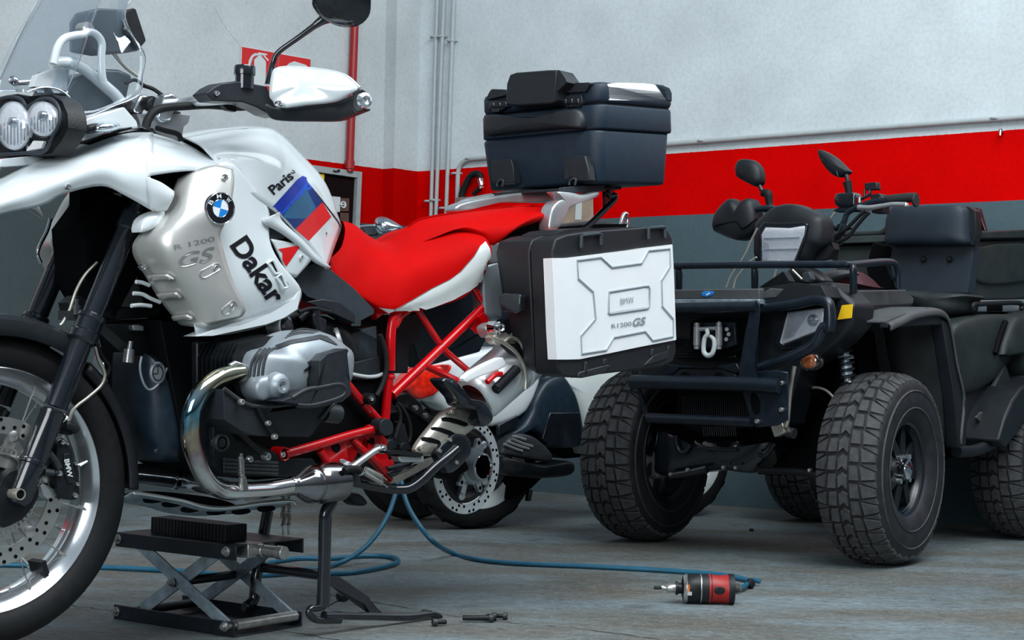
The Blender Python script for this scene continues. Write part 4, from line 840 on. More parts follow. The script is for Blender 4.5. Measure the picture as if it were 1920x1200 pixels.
PR('spark_bracket', z6("95,370 130,350 190,370 185,390 120,395"), .285, .012, 'alu', bevel=.003)
# hoses and throttle body above the cylinder
bm = NB(); lathe(bm, B(533, 612, .20), (-.3, 1, .1), [(.022, .004), (.026, .006), (.030, .004), (.030, -.03)], 28); lathe(bm, B(535, 613, .20), (-.3, 1, .1), [(0, .0), (.022, .0), (.022, -.02)], 24); obj('throttle_clamp', bm, 'alu', bike)
bm = NB(); lathe(bm, B(537, 614, .205), (-.3, 1, .1), [(0, .012), (.018, .008), (.022, -.01)], 24); obj('throttle_body', bm, 'engine_black', bike)
TB('intake_hose', [(560, 640), (600, 615), (640, 640), (650, 665)], .03, 'engine_black', .12)
bm = NB(); lathe(bm, B(636, 640, .17), (-.7, .6, .3), [(.030, -.006), (.034, -.004), (.034, .004), (.030, .006)], 28, closed=True); obj('hose_clamp', bm, 'alu', bike)
TB('wiring', [(560, 600), (575, 590), (590, 600), (600, 625), (606, 640)], .009, 'engine_black', .17); TB('wiring', [(590, 575), (592, 600), (596, 622)], .013, 'black_plastic', .18); TB('cable', [(560, 585), (585, 578), (620, 585)], .004, 'rubber', .19)
PR('connector', z6("560,90 590,70 605,100 640,120 630,190 590,180 565,140"), .19, .03, 'black_plastic', bevel=.003)
TB('fuel_hose', [(455, 630), (480, 615), (520, 600), (560, 590)], .010, 'rubber', .15)
# exhaust header
hp = TB('header_pipe', [(452, 700, .285), (430, 703, .285), (402, 713, .285), (376, 738, .285), (359, 778, .28), (357, 822, .265), (370, 866, .24), (388, 900, .21), (412, 917, .18), (440, 921, .17), (500, 918, .155), (545, 911, .15)], .0205, 'header', n=24)
TB('header_pipe', [(225, 884, -.12), (290, 891, -.12), (330, 896, -.11), (356, 900, -.08), (380, 908, .0), (420, 915, .10)], [.0245, .0245, .0245, .0215, .0205, .0205], 'rim_alu', n=24)
bm = NB(); lathe(bm, B(332, 896, -.11), (B(350, 898, -.1) - B(300, 892, -.12)), [(.0245, -.01), (.028, -.006), (.028, .004), (.0245, .008)], 24); lathe(bm, B(236, 885, -.12), (B(290, 891, -.12) - B(225, 884, -.12)), [(.0245, -.006), (.0262, -.003), (.0262, .003), (.0245, .006)], 24); obj('pipe_clamp', bm, 'chrome', bike)
bm = NB(); ax = (B(600, 905, .15) - B(545, 911, .15)).normalized(); lathe(bm, B(548, 911, .15), ax, [(.0205, -.01), (.0225, -.006), (.0225, .004), (.024, .012), (.040, .038), (.046, .05), (.046, .065), (.044, .07), (.050, .085), (.048, .15), (.02, .16)], 32); obj('collector', bm, 'collector', bike)
bm = NB(); cyl(bm, B(452, 850, .19), B(455, 915, .19), .004); lathe(bm, B(452, 868, .19), B(455, 905, .19) - B(452, 868, .19), [(.0065, -.015), (.0065, .03), (.009, .032), (.011, .05), (.012, .06), (.006, .064)], 12)
for i in range(7): lathe(bm, B(452.3, 862 + i * 4.5, .19), (0, 0, 1), [(.0065, -.002), (.0088, 0), (.0065, .002)], 12)
obj('oxygen_sensor', bm, 'steel', bike)
SCW(bike, [(500, 856, .165, .010), (468, 861, .16, .008)], .16, m='alu')
TB('control_rod', z6("30,640 160,770 270,870"), .0065, 'engine_black', .17)
# skid plate
rows = []
for x, y in [(248, 924), (268, 926), (300, 931), (342, 939), (375, 949), (410, 953), (450, 950), (500, 943), (545, 940)]:
    a = B(x, y, .10); rows.append([a + Vector((0, .006, -.004)), a, a + Vector((0, -.05, -.018)), a + Vector((0, -.10, -.022)), a + Vector((0, -.15, -.018)), Vector((a.x, -a.y, a.z)), Vector((a.x, -a.y - .006, a.z - .004))])
bm = NB(); patch(bm, rows, 3); sk = obj('skid_plate', bm, 'zinc', bike, smooth=60); m_ = sk.modifiers.new('s', 'SOLIDIFY'); m_.thickness = .004; m_.offset = 0
TB('plate_rim', [(252, 923), (270, 926), (300, 931), (342, 939), (375, 948), (410, 952), (450, 949), (500, 942), (544, 939), (554, 945)], .004, 'brushed', .106, 8)
for x, y in ((290, 932), (325, 940), (360, 950), (408, 955), (455, 954), (502, 949)):
    bm = NB(); a = B(x, y, .085); o_ = [a + Vector((.028 * cos(t), -.004, .006 * sin(t) - .008)) for t in [2 * pi * i / 16 for i in range(16)]]; puff(bm, o_, .001, .004, 3, 3, (0, .6, -.8)); obj('plate_hole', bm, 'black_pure', sk)
PF('sump', [(252, 934), (300, 946), (350, 962), (430, 962), (430, 945), (380, 930), (300, 924)], -.02, .06, .06, 'black_pure', p=3)
# red frame
def RT(pts, r, v=.135, nm='frame_tube'): return TB(nm, pts, r, 'red_frame', v, 16, 4)
RT([(745, 585), (737, 600), (733, 630), (732, 680), (731, 702)], .0125); RT([(731, 700), (727, 730), (722, 788)], .0118)
RT([(765, 583), (752, 592), (741, 612)], .009)
bm = NB(); lathe(bm, B(731, 702, .135), B(731, 690, .135) - B(731, 715, .135), [(.0125, -.012), (.0145, -.010), (.0145, -.004), (.0125, -.002)], 20); lathe(bm, B(731, 697, .135), (0, 0, 1), [(.0128, -.003), (.0134, -.002), (.0134, .002), (.0128, .003)], 20, 1); obj('frame_joint', bm, ['red_frame', 'black_pure'], bike)
RT([(923, 560), (735, 741)], .0125)
RT([(782, 580), (827, 648)], .0085); RT([(831, 655), (922, 733)], .0085, .14); RT([(796, 685), (860, 715), (910, 738)], .009, .14); RT([(888, 540), (905, 568)], .0085)
RT([(634, 698), (645, 712), (678, 752), (715, 793)], .0100, .14)
RT([(534, 852), (600, 833), (660, 815), (722, 800)], .0115, .15)
bm = NB(); lathe(bm, B(531, 851, .152), Y, [(.0125, .006), (.0155, .008), (.0165, .004), (.0165, -.03)], 28); lathe(bm, B(531, 851, .15), Y, [(0, .002), (.0125, .002), (.0125, -.01)], 24, 1); fb = obj('frame_boss', bm, ['red_frame', 'black_pure'], bike); SCW(fb, "529,852,.155,.008", .155)
bm = NB(); lathe(bm, B(680, 755, .141), B(678, 752, .14) - B(645, 712, .14), [(.0101, -.002), (.0106, -.001), (.0106, .001), (.0101, .002)], 16); obj('frame_joint', bm, 'black_pure', bike)
PR('gusset', z6("590,850 640,815 700,800 830,765 850,790 800,800 750,810 745,830 748,900 705,905 740,1010 720,1045 700,1040 640,930"), .145, .010, 'red_frame', bevel=.004)
PF('gusset_hole', z6("665,830 690,812 715,830 710,855 690,865 672,850"), .1465, .002, .001, 'black_pure', p=4)
PR('gusset', z6("830,765 880,710 930,700 950,760 975,790 980,830 960,850 985,905 1010,905 1020,930 1000,945 940,950 905,900 870,850 880,800"), .145, .014, 'red_frame', bevel=.004)
bm = NB(); lathe(bm, B(698, 827, .1475), Y, [(0, .0), (.0085, 0), (.0085, -.01)], 20); obj('gusset_hole', bm, 'black_pure', bike)
RT([(600, 845), (620, 878), (633, 905), (640, 925)], .0095, .15); RT([(660, 822), (680, 845), (705, 868), (730, 900)], .0105, .145); RT([(645, 830), (648, 862)], .006, .14)
PR('stand_lug', z6("690,930 740,985 760,1045 740,1055 690,1040 670,1000"), .15, .02, 'red_frame', bevel=.004)
RT([(610, 614), (655, 602)], .010, .10); RT([(700, 592), (715, 582)], .012, .12)
PR('case_bracket', zb("1610,260 1660,220 1700,250 1720,330 1670,425 1600,410 1550,360 1640,380 1660,300"), .15, .006, 'red_frame', bevel=.001)
bm = NB(); puff(bm, rnd([B(723 + 13 * cos(2 * pi * i / 24), 801 + 16.5 * sin(2 * pi * i / 24), .175) for i in range(24)], 1), .004, .03, 6); obj('pivot_cap', bm, 'guard_plastic', bike, smooth=40)
TB('rear_frame_plate', [(912, 735), (930, 728), (948, 715)], .012, 'red_frame', .15)
bm = NB(); lathe(bm, B(930, 733, .16), (B(940, 724, .16) - B(920, 740, .16)), [(.0, -.03), (.018, -.03), (.018, .02), (.0, .02)], 20); obj('spring_seat', bm, 'rubber', bike)
# gear lever, side stand, springs, footrest
TB('gear_lever', zf("120,650 300,520 430,430 520,410"), [.009, .0085, .0085, .010], 'alu', .19, 14, 3)
bm = NB(); lathe(bm, B(718, 842.5, .195), Y, [(0, .006), (.006, .006), (.008, .003), (.0115, .003), (.012, -.02)], 20); obj('lever_boss', bm, 'alu', bike); SCW(bike, "718,842.5,.198,.0055", .2)
PR('lever_link', zf("-10,540 30,540 150,590 160,610 90,640 30,610 -10,570"), .18, .004, 'alu', bevel=.001)
TB('lever_rubber', zf("40,690 80,665 200,665 235,700"), .009, 'rubber', .20)
bm = NB()
for k_, q in enumerate(("270,700 505,840", "300,660 505,760")):
    a, b = L3(zf(q), .195); d_ = b - a; A1, B1 = basis(d_); n_ = 130; tube(bm, [a + d_ * (i / n_) + (A1 * cos(i * .9) + B1 * sin(i * .9)) * .0055 for i in range(n_)], .0016, 5, 1)
    tube(bm, [b, b + d_ * .16, b + d_ * .32 + Vector((0, 0, -.002))], .0018, 6, 2)
obj('stand_spring', bm, 'steel', bike)
bm = NB(); lathe(bm, B(676, 885.5, .20), Y, [(0, .006), (.007, .005), (.009, 0), (.006, -.004), (.006, -.03)], 20); obj('spring_post', bm, 'alu', bike)
ss = TB('side_stand', [(p[0], p[1], v_) for p, v_ in zip(zf("60,800 200,830 400,870 600,905 740,915 860,895 1000,800 1150,660 1300,530 1450,400"), (.165, .165, .165, .17, .18, .19, .20, .21, .22, .225))], [.011, .0125, .0125, .0125, .0125, .0125, .0125, .0125, .012, .010], 'black_gloss', .165)
PF('stand_bracket', zf("40,720 100,690 220,740 240,800 200,870 110,860 50,830"), .18, .008, .03, 'dark_cast', par=None) if 0 else PF('stand_bracket', zf("40,720 100,690 220,740 240,800 200,870 110,860 50,830"), .18, .008, .03, 'dark_cast')
PF('stand_foot', zf("1210,400 1370,250 1440,222 1540,240 1600,330 1610,420 1590,500 1500,600 1400,690 1320,710 1290,650 1200,520"), .215, .006, .02, 'black_gloss', p=6)
SCW(bike, [(x, y, .222, .0055) for x, y in zf("1362,300 1232,437 1442,582")], .15, m='steel')
PR('footrest', zf("720,505 760,490 1035,500 1040,575 1000,580 760,580 730,550"), .22, .03, 'alu', bevel=.003)
PR('footrest_rubber', zf("560,440 700,430 900,445 1020,465 1022,500 960,510 740,485 600,470"), .225, .045, 'rubber', bevel=.003)
bm = NB()
for i in range(9): tube(bm, L3([(640 + (750 + i * 30) / 6.667, 780 + (492 + i * 2.5) / 6.667, .226)] * 1 + [(640 + (750 + i * 30) / 6.667, 780 + (505 + i * 2.5) / 6.667, .226)]), .0022, 6, 1)
obj('rubber_tooth', bm, 'rubber', bike, merge=False)
PF('brake_pedal', zf("600,700 760,640 900,620 960,600 900,640 760,680 650,760 600,750"), .16, .005, .01, 'black_gloss')
PF('linkage', zf("590,650 640,620 760,590 860,590 760,640 660,690"), .15, .005, .01, 'dark_cast')
PR('swingarm', [(700, 780), (760, 770), (800, 790), (860, 830), (880, 880), (850, 900), (790, 880), (740, 870), (700, 850)], .03, .10, 'black_pure', bevel=.01)
PR('swingarm_plate', zf("560,300 700,280 740,180 720,60 800,100 870,400 800,450 600,520 560,400"), .10, .02, 'guard_plastic', bevel=.004)
PR('connector', zf("580,310 640,290 700,310 700,400 580,430 560,380"), .14, .03, 'black_plastic', bevel=.003); PR('connector', zf("750,350 800,330 870,350 880,420 740,420"), .14, .03, 'black_plastic', bevel=.003)
TB('cable', zf("670,280 700,180 735,60 730,-40 690,-130"), .005, 'rubber', .14); TB('cable', zf("845,330 865,230 850,80 790,-60 740,-130 700,-160"), .005, 'rubber', .14); TB('cable', zr("330,460 380,500 440,515 500,500"), .004, 'rubber', .13)
PR('rear_caliper', zr("180,430 260,410 330,470 340,500 420,560 380,590 330,540 290,520 200,470"), .10, .03, 'engine_black', bevel=.004); SCW(bike, [(x, y, .115, .007) for x, y in zr("298,495 357,538")], .115, m='steel')
PF('plug_cap', zr("175,540 200,510 205,545 190,570"), .0, .01, .01, 'badge_blue')
PR('linkage', zf("560,800 700,740 900,660 960,600 1050,560 1180,520 1190,580 1000,680 850,760 720,830 600,850"), .11, .02, 'grubby', bevel=.004)
# heat shield
bm = NB(); q = rnd(L3(zr("285,735 300,695 340,640 390,580 440,520 520,485 590,490 640,510 668,545 650,580 560,655 450,740 380,765 320,760"), .185), 3); puff(bm, q, .022, .006, 2.4, 8); hs = obj('heat_shield', bm, 'titan', bike, smooth=60); tb_ = NB(); tb_.from_mesh(hs.data); hsf = tree(tb_)
for q in ("440,552 460,546 500,550 550,564 588,580 590,594 572,600 530,586 480,572 446,568", "382,608 400,602 440,606 490,622 524,640 505,656 470,642 420,624 386,618", "326,665 345,658 385,662 430,678 440,690 424,699 380,690 332,680"):
    bm = NB(); decal_poly(bm, zr(q), hsf, .0012, cuts=2); dobj('shield_slot', bm, 'black_pure', hs)
SCW(hs, [(x, y, .21, .007) for x, y in zr("330,725 500,515 620,562")], .2, m='titan')
# exhaust silencer
ca, cb = B(895, 743, .19), B(1010, 645, .19); ax = (cb - ca).normalized()
bm = NB(); lathe(bm, ca, ax, [(.045, -.02), (.060, -.012), (.068, 0), (.070, .01), (.070, .155), (.0725, .157), (.0725, .168), (.070, .170), (.070, .26), (.06, .27), (0, .27)], 40); can = obj('silencer', bm, 'satin', bike, smooth=40)
bm = NB(); q = rnd(L3(zr("560,330 600,290 760,210 790,225 800,250 770,275 620,330 580,350"), .262), 2); puff(bm, q, .006, .01, 5); obj('silencer_plate', bm, 'case_alu', can)
PF('silencer_cover', zr("440,340 500,330 560,400 600,440 680,460 720,520 725,560 700,590 665,600 640,560 660,530 600,500 545,480 520,430"), .235, .012, .04, 'black_gloss', p=3)
bm = NB(); n_ = 190; a, b = L3(zr("748,392 870,272"), .27); d_ = b - a; A1, B1 = basis(d_)
tube(bm, [a + d_ * (i / n_) + (A1 * cos(i * .62) + B1 * sin(i * .62)) * .011 for i in range(n_)], .0028, 6, 1); cyl(bm, a, b, .008); obj('shock_gaiter', bm, 'black_plastic', bike)
TB('strap', zr("730,100 780,120 850,170 900,240 918,320 916,390"), .005, 'titan', .268, 10)
PF('strap_bracket', zr("720,100 760,75 800,70 850,110 850,135 800,130 750,140"), .25, .006, .02, 'titan', p=4)
TB('strap', zr("790,130 830,100 880,120 915,190 920,230"), .0045, 'titan', .262, 10)
PF('strap_pad', zr("800,135 830,110 880,140 912,200 905,230 860,195"), .25, .004, .02, 'rubber')
bm = NB(); lathe(bm, B(933, 614, .25), Y, [(0, .012), (.006, .012), (.009, .016), (.014, .014), (.016, .006), (.020, .004), (.021, -.02)], 24); obj('mount_bolt', bm, 'chrome', bike); PF('mount_bracket', zr("690,40 730,15 770,20 790,60 760,90 720,100 700,80"), .225, .008, .03, 'alu')
RT(zr("700,350 745,310 780,305"), .007, .27, 'frame_tube')
# rear brake disc, hub and final drive
RC = B(875, 873, -.03)
def rpn(deg, r, h): return RC + Vector((cos(radians(deg)) * r, h, sin(radians(deg)) * r))
rd = brake_disc('rear_brake_disc', RC, Y, .1335, .107, .0, 34, lambda a, r, h: rpn(a, r, h), [(.113, .127), (.127,), (.113,)], 'case_alu')
bm = NB(); lathe(bm, RC, Y, [(.100, -.03), (.104, -.004), (.090, .0), (.075, -.012), (.04, -.014), (0, -.014)], 48); obj('final_drive', bm, 'engine_black', bike)
bm = NB()
for i in range(5):
    a = 90 + 72 * i + 14; prism(bm, [rpn(a - 26, .036, .03), rpn(a - 9, .058, .03), rpn(a - 6, .074, .03), rpn(a, .079, .03), rpn(a + 6, .074, .03), rpn(a + 9, .058, .03), rpn(a + 26, .036, .03)], (0, -.012, 0)); lathe(bm, rpn(a, .066, .0305), Y, [(0, 0), (.006, 0), (.006, -.005)], 14, 1)
    lathe(bm, rpn(a + 36, .086, .0), Y, [(0, .010), (.008, .009), (.012, .004), (.012, -.01)], 16, 0)
    prism(bm, [rpn(a + 25, .05, .008), rpn(a + 30, .09, .005), rpn(a + 42, .09, .005), rpn(a + 47, .05, .008)], (0, -.012, 0), 0)
obj('wheel_carrier', bm, ['alu', 'black_pure'], bike, bevel=.002)
bm = NB(); lathe(bm, RC, Y, [(.052, .018), (.050, .034), (.040, .036), (.038, .06), (.033, .062), (.031, .060)], 40); obj('rear_hub', bm, 'grey_cast', bike)
bm = NB(); lathe(bm, RC, Y, [(.031, .060), (.030, .02), (0, .02)], 36); obj('hub_bore', bm, 'black_pure', bike)
bm = NB(); lathe(bm, RC, Y, [(.031, .060), (.0325, .063), (.034, .061)], 40); obj('hub_lip', bm, 'chrome', bike)
PR('final_drive', [(800, 850), (850, 800), (890, 800), (900, 880), (870, 930), (820, 900)], -.06, .10, 'engine_black', bevel=.02)
# tail: grab handles, carrier
TB('grab_rail', zt("40,880 90,845 240,815 360,800 440,795 580,798 700,800"), [.008, .012, .014, .014, .014, .014, .014], 'alu', -.12)
PF('grab_rail', zt("30,885 45,855 120,830 240,808 400,785 470,782 600,790 610,835 480,838 350,838 220,850 120,872 50,895"), -.03, .012, .03, 'alu', p=5)
PF('grab_rail', zt("600,780 640,778 700,785 750,795 835,775 838,800 800,820 720,845 660,880 630,920 610,985 575,995 560,990 562,940 575,870 610,830 640,815"), .15, .012, .03, 'alu', p=5)
bm = NB(); prism(bm, [B(920, 362, -.12), B(1060, 352, .12), B(1166, 349, .12), B(1166, 349, .12) * Vector((1, 1, 1)).x - Vector((0, .24, 0))], (0, 0, -.010)); obj('carrier_plate', bm, 'black_plastic', bike, bevel=.003)
PR('carrier_edge', zt("655,752 745,745 880,740 880,775 750,785 650,775"), .135, .02, 'grey_plastic', bevel=.003)
TB('carrier_strut', zt("905,740 905,800 940,800 930,830 880,880 810,950 750,1000"), .009, 'black_gloss', .10); PR('carrier_strut', zt("882,775 940,770 942,810 905,860 885,870"), .10, .01, 'black_gloss', bevel=.002)
PR('tail_release', zt("540,1000 560,995 640,990 655,1000 640,1012 545,1020"), .17, .04, 'red_plastic', bevel=.003)
PR('tail_unit', zt("300,1000 440,940 520,900 570,900 560,1000 640,980 720,970 860,960 1010,960 1000,1000 400,1080 300,1060"), .05, .12, 'black_pure', bevel=.004)
PR('tail_bracket', zt("230,1080 300,1060 310,1100 270,1130 290,1160 290,1180 230,1180 240,1130"), .15, .04, 'alu', bevel=.004)
PR('case_rail', [(905, 500), (935, 490), (945, 560), (940, 600), (910, 590)], .15, .05, 'grey_cast', bevel=.006)
# centre stand
cst = TB('centre_stand', z7("1180,190 1175,220 1150,270 1145,330 1142,500 1135,740"), [.014, .016, .0155, .0155, .0155, .016], 'black_gloss', .14)
TB('centre_stand', z7("1140,735 1110,745 1075,750 1065,775 1090,800 1130,808 1220,808"), .009, 'black_gloss', .14, k=4)
TB('stand_tang', z7("1140,785 1240,785 1400,788 1560,790 1680,775"), [.012, .010, .010, .0105, .009], 'black_gloss', .14)
PF('tang_pad', z7("1655,755 1725,780 1725,800 1690,798 1640,785"), .14, .008, .012, 'black_plastic')
PR('stand_gusset', z7("1160,590 1220,590 1370,695 1375,720 1440,775 1430,790 1380,785 1345,730 1180,640 1160,625"), .14, .006, 'black_gloss', bevel=.001)
TB('stand_cross_tube', z7("1140,585 1000,560 820,545"), .0125, 'black_gloss', .0) if 0 else None
bm = NB(); tube(bm, [B(606, 1079, .14), B(490, 1064, -.16)], .0125, 16, 1); obj('stand_cross_tube', bm, 'black_gloss', bike)
bm = NB(); tube(bm, L3(z7("860,260 840,370 825,480 800,600 790,700 760,735"), -.16), .0145, 16, 4); tube(bm, L3(z7("800,690 770,740 740,740"), -.16), .012, 12, 3); obj('centre_stand', bm, 'black_gloss', bike)
TB('stand_pin', z7("1160,735 1200,715 1240,710"), .002, 'black_gloss', .10, 6); PF('stand_stop', z7("1215,680 1240,665 1258,680 1250,710 1225,715"), .10, .012, .012, 'black_plastic'); TB('stand_pin', z7("1025,678 1100,685 1210,682"), .0015, 'black_gloss', .06, 6)
bm = NB(); a, b = B(535, 925, -.06), B(536, 985, -.06); d_ = b - a; A1, B1 = basis(d_)
for off in (Vector((-.009, 0, 0)), Vector((.009, 0, 0))): tube(bm, [a + off + d_ * (i / 150) + (A1 * cos(i * .8) + B1 * sin(i * .8)) * .006 for i in range(151)], .0018, 5, 1); cyl(bm, a + off + d_ * .9, a + off + d_ * 1.3, .003)
obj('stand_spring', bm, 'steel', bike)
PF('centre_stand_foot', z7("1240,170 1300,170 1345,215 1330,235 1280,230 1250,200"), -.05, .02, .02, 'black_plastic')
# ================================================================= LUGGAGE
use(BK)
def rbox(bm, c, s, r, R=None, seg=4, mi=0, taper=None, e=None):
    """box with rounded vertical corners and softened edges; taper=(dx,dy) shrinks the bottom"""
    c = Vector(c); R = R or Matrix.Identity(3); hx, hy, hz = s[0] / 2, s[1] / 2, s[2] / 2; tx, ty = taper or (0, 0)
    def ring(z, inset, tt):
        P = []; ax, ay = hx - inset - tx * tt, hy - inset - ty * tt; rr = max(r - inset, .001)
        for k, (sx, sy) in enumerate(((1, 1), (-1, 1), (-1, -1), (1, -1))):
            for j in range(seg + 1):
                a = pi / 2 * k + pi / 2 * j / seg; P.append(c + R @ Vector((sx * (ax - rr) + rr * cos(a), sy * (ay - rr) + rr * sin(a), z)))
        return [bm.verts.new(p) for p in P]
    e = e or r * .5; rings = [ring(-hz, e, 1), ring(-hz + e * .3, e * .3, 1), ring(-hz + e, 0, 1), ring(hz - e, 0, 0), ring(hz - e * .3, e * .3, 0), ring(hz, e, 0)]
    for r0, r1 in zip(rings, rings[1:]):
        n = len(r0)
        for j in range(n): bm.faces.new((r0[j], r0[(j + 1) % n], r1[(j + 1) % n], r1[j])).material_index = mi
    bm.faces.new(list(reversed(rings[0]))).material_index = mi; bm.faces.new(rings[-1]).material_index = mi
def sub(o, parent, off):
    o.parent = parent; return o
def luggage(name, label, cat_, org):
    t = thing(name, label, cat_, loc=tuple(BK.wld(org)), deg=BK.deg); return t
def LPfix(o, org):                      # meshes are built in the motorcycle's frame; shift to the thing's own base
    o.data.transform(Matrix.Translation(-Vector(org))); return o
# --- top case
TO = Vector((-1.95, 0, 1.185)); tcse = luggage('top_case', 'black top case with silver lid corner and backrest pad, on the rear carrier', 'luggage case', TO)
RT_ = Matrix.Rotation(radians(4.5), 3, 'Y')
bm = NB(); tl = B(1128, 262, .205); x1 = tl.x; x0 = B(1260, 250, .205).x; x1 += .012; x0 -= .014; xc = (x0 + x1) / 2; ln = abs(x1 - x0)
def tcb(name, z0, z1, grow, m, r=.03, tp=None, par=None, e=.006):
    bm = NB(); rbox(bm, (xc, -.023, (z0 + z1) / 2), (ln + grow, .462 + grow, z1 - z0), r, RT_, 6, 0, tp, e); return LPfix(obj(name, bm, m, par or tcse, smooth=50), TO)
tcb('base', 1.185, 1.337, -.010, 'case_black', .035, (.010, .010), None, .010); tcb('seam', 1.325, 1.345, -.018, 'black_pure', .03); tcb('band', 1.338, 1.408, .0, 'case_black', .035); tcb('seam', 1.40, 1.415, -.012, 'black_pure', .03); tcb('lid', 1.411, 1.472, -.002, 'case_black', .035, None, None, .014)
def TCP(name, pts, v, back, m, bevel=.003, p=None, ax=1):
    off = Vector((0, -back, 0)) if ax == 1 else Vector((-back, 0, 0)); bm = NB(); q = L3(pts, v, ax)
    if p: puff(bm, rnd(q, 3), p, back, 3, 8, (0, 1, 0) if ax == 1 else (1, 0, 0))
    else: prism(bm, q, off)
    return LPfix(obj(name, bm, m, tcse, bevel=0 if p else bevel, smooth=50), TO)
xf = x1 + .001
TCP('lid_plate', zt("900,172 960,165 1100,168 1228,182 1232,268 905,264"), .207, .05, 'case_alu', .006)
TCP('corner_cap', zt("1165,172 1215,178 1250,195 1262,225 1262,272 1235,270 1228,195"), .2085, .05, 'case_black', .004)
TCP('backrest', zt("325,262 330,170 348,120 380,108 560,94 610,93 600,270 580,280 400,292 330,288"), xf + .055, .055, 'guard_plastic', .012, None, 0)
TCP('backrest_side', zt("600,93 628,95 660,140 668,162 615,215 612,262 585,275 583,150"), xf + .05, .06, 'guard_plastic', .006, None, 0)
for q in ("212,255 232,215 245,200 330,203 325,235 215,262", "610,218 640,175 665,165 760,165 790,163 800,170 770,215 615,225"): TCP('strap_cover', zt(q), xf + .012, .03, 'guard_plastic', .003, None, 0)
for x in (0, 405):
    TCP('hinge', zt("%d,272 %d,265 %d,268 %d,300 %d,320 %d,318" % (222 + x, 240 + x, 320 + x, 330 + x, 300 + x, 225 + x)) if x == 0 else zt("625,240 750,235 755,275 740,300 700,300 690,290 640,295 628,290"), xf + .01, .02, 'guard_plastic', .002, None, 0)
    for k in range(3): TCP('hinge_knuckle', zt("%d,%d %d,%d %d,%d %d,%d" % (238 + x + k * 35, 275 - (22 if x else 0), 255 + x + k * 35, 275 - (22 if x else 0), 262 + x + k * 35, 300 - (18 if x else 0), 232 + x + k * 35, 302 - (18 if x else 0))), xf + .018, .02, 'black_gloss', .002, None, 0)
    TCP('latch', zt("245,312 285,310 285,330 245,332" if x == 0 else "657,285 697,283 697,302 657,304"), xf + .014, .02, 'black_gloss', .002, None, 0)
TCP('carry_handle', zt("210,360 225,348 300,345 320,362 420,360 560,358 610,348 650,325 720,315 750,320 770,360 772,410 750,425 640,425 420,445 250,462 222,458 208,430"), xf + .004, .012, 'guard_plastic', .003, .028, 0)
TCP('lock_foot', zt("248,600 355,595 368,650 372,730 300,735 290,715 270,715 265,735 240,720"), xf + .014, .03, 'guard_plastic', .003, None, 0); TCP('lock_foot', zt("655,578 770,575 790,650 795,715 720,718 715,690 675,690 672,715 645,700"), xf + .014, .03, 'guard_plastic', .003, None, 0)
for q in ("275,748 280,725 300,712 312,722 305,748", "682,742 686,718 706,705 720,712 714,742"):
    bm = NB(); tube(bm, L3(zt(q), xf + .018, 0), .0035, 8, 4); LPfix(obj('tie_ring', bm, 'grey_plastic', tcse), TO)
# --- side case
SO = Vector((-1.60, .31, .66)); scse = luggage('side_case', 'silver and black hard side case with a pressed panel, hung beside the rear seat', 'luggage case', SO)
def SCP(name, pts, v, back, m, bevel=.003, p=None, ax=1, k=3, pw=3):
    off = Vector((0, -back, 0)) if ax == 1 else Vector((-back, 0, 0)); bm = NB(); q = L3(pts, v, ax)
    if p: puff(bm, rnd(q, k) if k > 1 else q, p, back, pw, 8, (0, 1, 0) if ax == 1 else (1, 0, 0))
    else: prism(bm, q, off)
    return LPfix(obj(name, bm, m, scse, bevel=0 if p else bevel, smooth=50), SO)
zp_ = zp
outl = [(1036, 470), (1042, 448), (1062, 440), (1100, 434), (1235, 424), (1252, 430), (1261, 448), (1268, 660), (1262, 678), (1240, 688), (1075, 708), (1052, 702), (1046, 690)]
V1 = .40
bm = NB(); q = L3(outl, V1); prism(bm, q, (0, -.075, 0)); LPfix(obj('lid', bm, 'pannier_black', scse, bevel=.014, smooth=50), SO)
c_ = sum(q, Vector()) / len(q); inn = [c_ + (p - c_) * .985 + Vector((0, -.07, 0)) for p in q]; bm = NB(); prism(bm, inn, (0, -.015, 0)); LPfix(obj('seam', bm, 'black_pure', scse), SO)
base = [c_ + (p - c_) * Vector((1, 1, 1)).x + Vector((0, -.078, 0)) for p in q]
bm = NB(); lower = [p + Vector((0, -.115, 0)) for p in base]; 
# the base is cut away at its lower front corner to clear the silencer
lo = [Vector((p.x + (.0 if p.z > .72 or p.x < -1.5 else -.06), p.y, p.z + (.03 if p.z < .70 else 0))) for p in lower]
prism(bm, base, [b - a for a, b in zip(base, lo)]); LPfix(obj('base', bm, 'pannier_black', scse, bevel=.014, smooth=50), SO)
SCP('panel_sheet', zp("620,297 700,296 780,290 1000,262 1200,232 1415,206 1425,400 1440,838 1200,884 1000,926 800,966 720,968 650,968 640,800 630,500"), V1 + .006, .03, 'case_alu', .008)
fr = "782,312 940,292 1012,358 1208,332 1255,248 1395,234 1398,352 1340,445 1345,615 1418,700 1418,815 1282,842 1232,782 1025,822 975,905 812,930 808,810 905,698 888,520 790,432"
fl3 = L3(zp(fr), V1 + .0065); 
def ring_raise(pts, w, h, nm, m='emboss'):
    bm = NB(); c = sum(pts, Vector()) / len(pts); tube(bm, pts, w, 8, 1, closed=True); return LPfix(obj(nm, bm, m, scse), SO)
ring_raise(fl3, .0032, 0, 'pressed_edge')
ring_raise(L3(zp("992,522 1235,482 1255,482 1262,500 1258,622 1245,630 1000,666 990,660"), V1 + .0065), .0034, 0, 'pressed_edge')
bm = NB(); prism(bm, L3(zp("1000,530 1240,492 1248,620 1002,655"), V1 + .0068), (0, -.002, 0)); LPfix(obj('name_recess', bm, 'case_alu', scse), SO)
bm = NB(); decal_text(bm, 'BMW', 1176, 563.5, 25, 11, radians(-8), None, v=V1 + .0095); LPfix(dobj('lettering', bm, 'emboss', scse), SO)
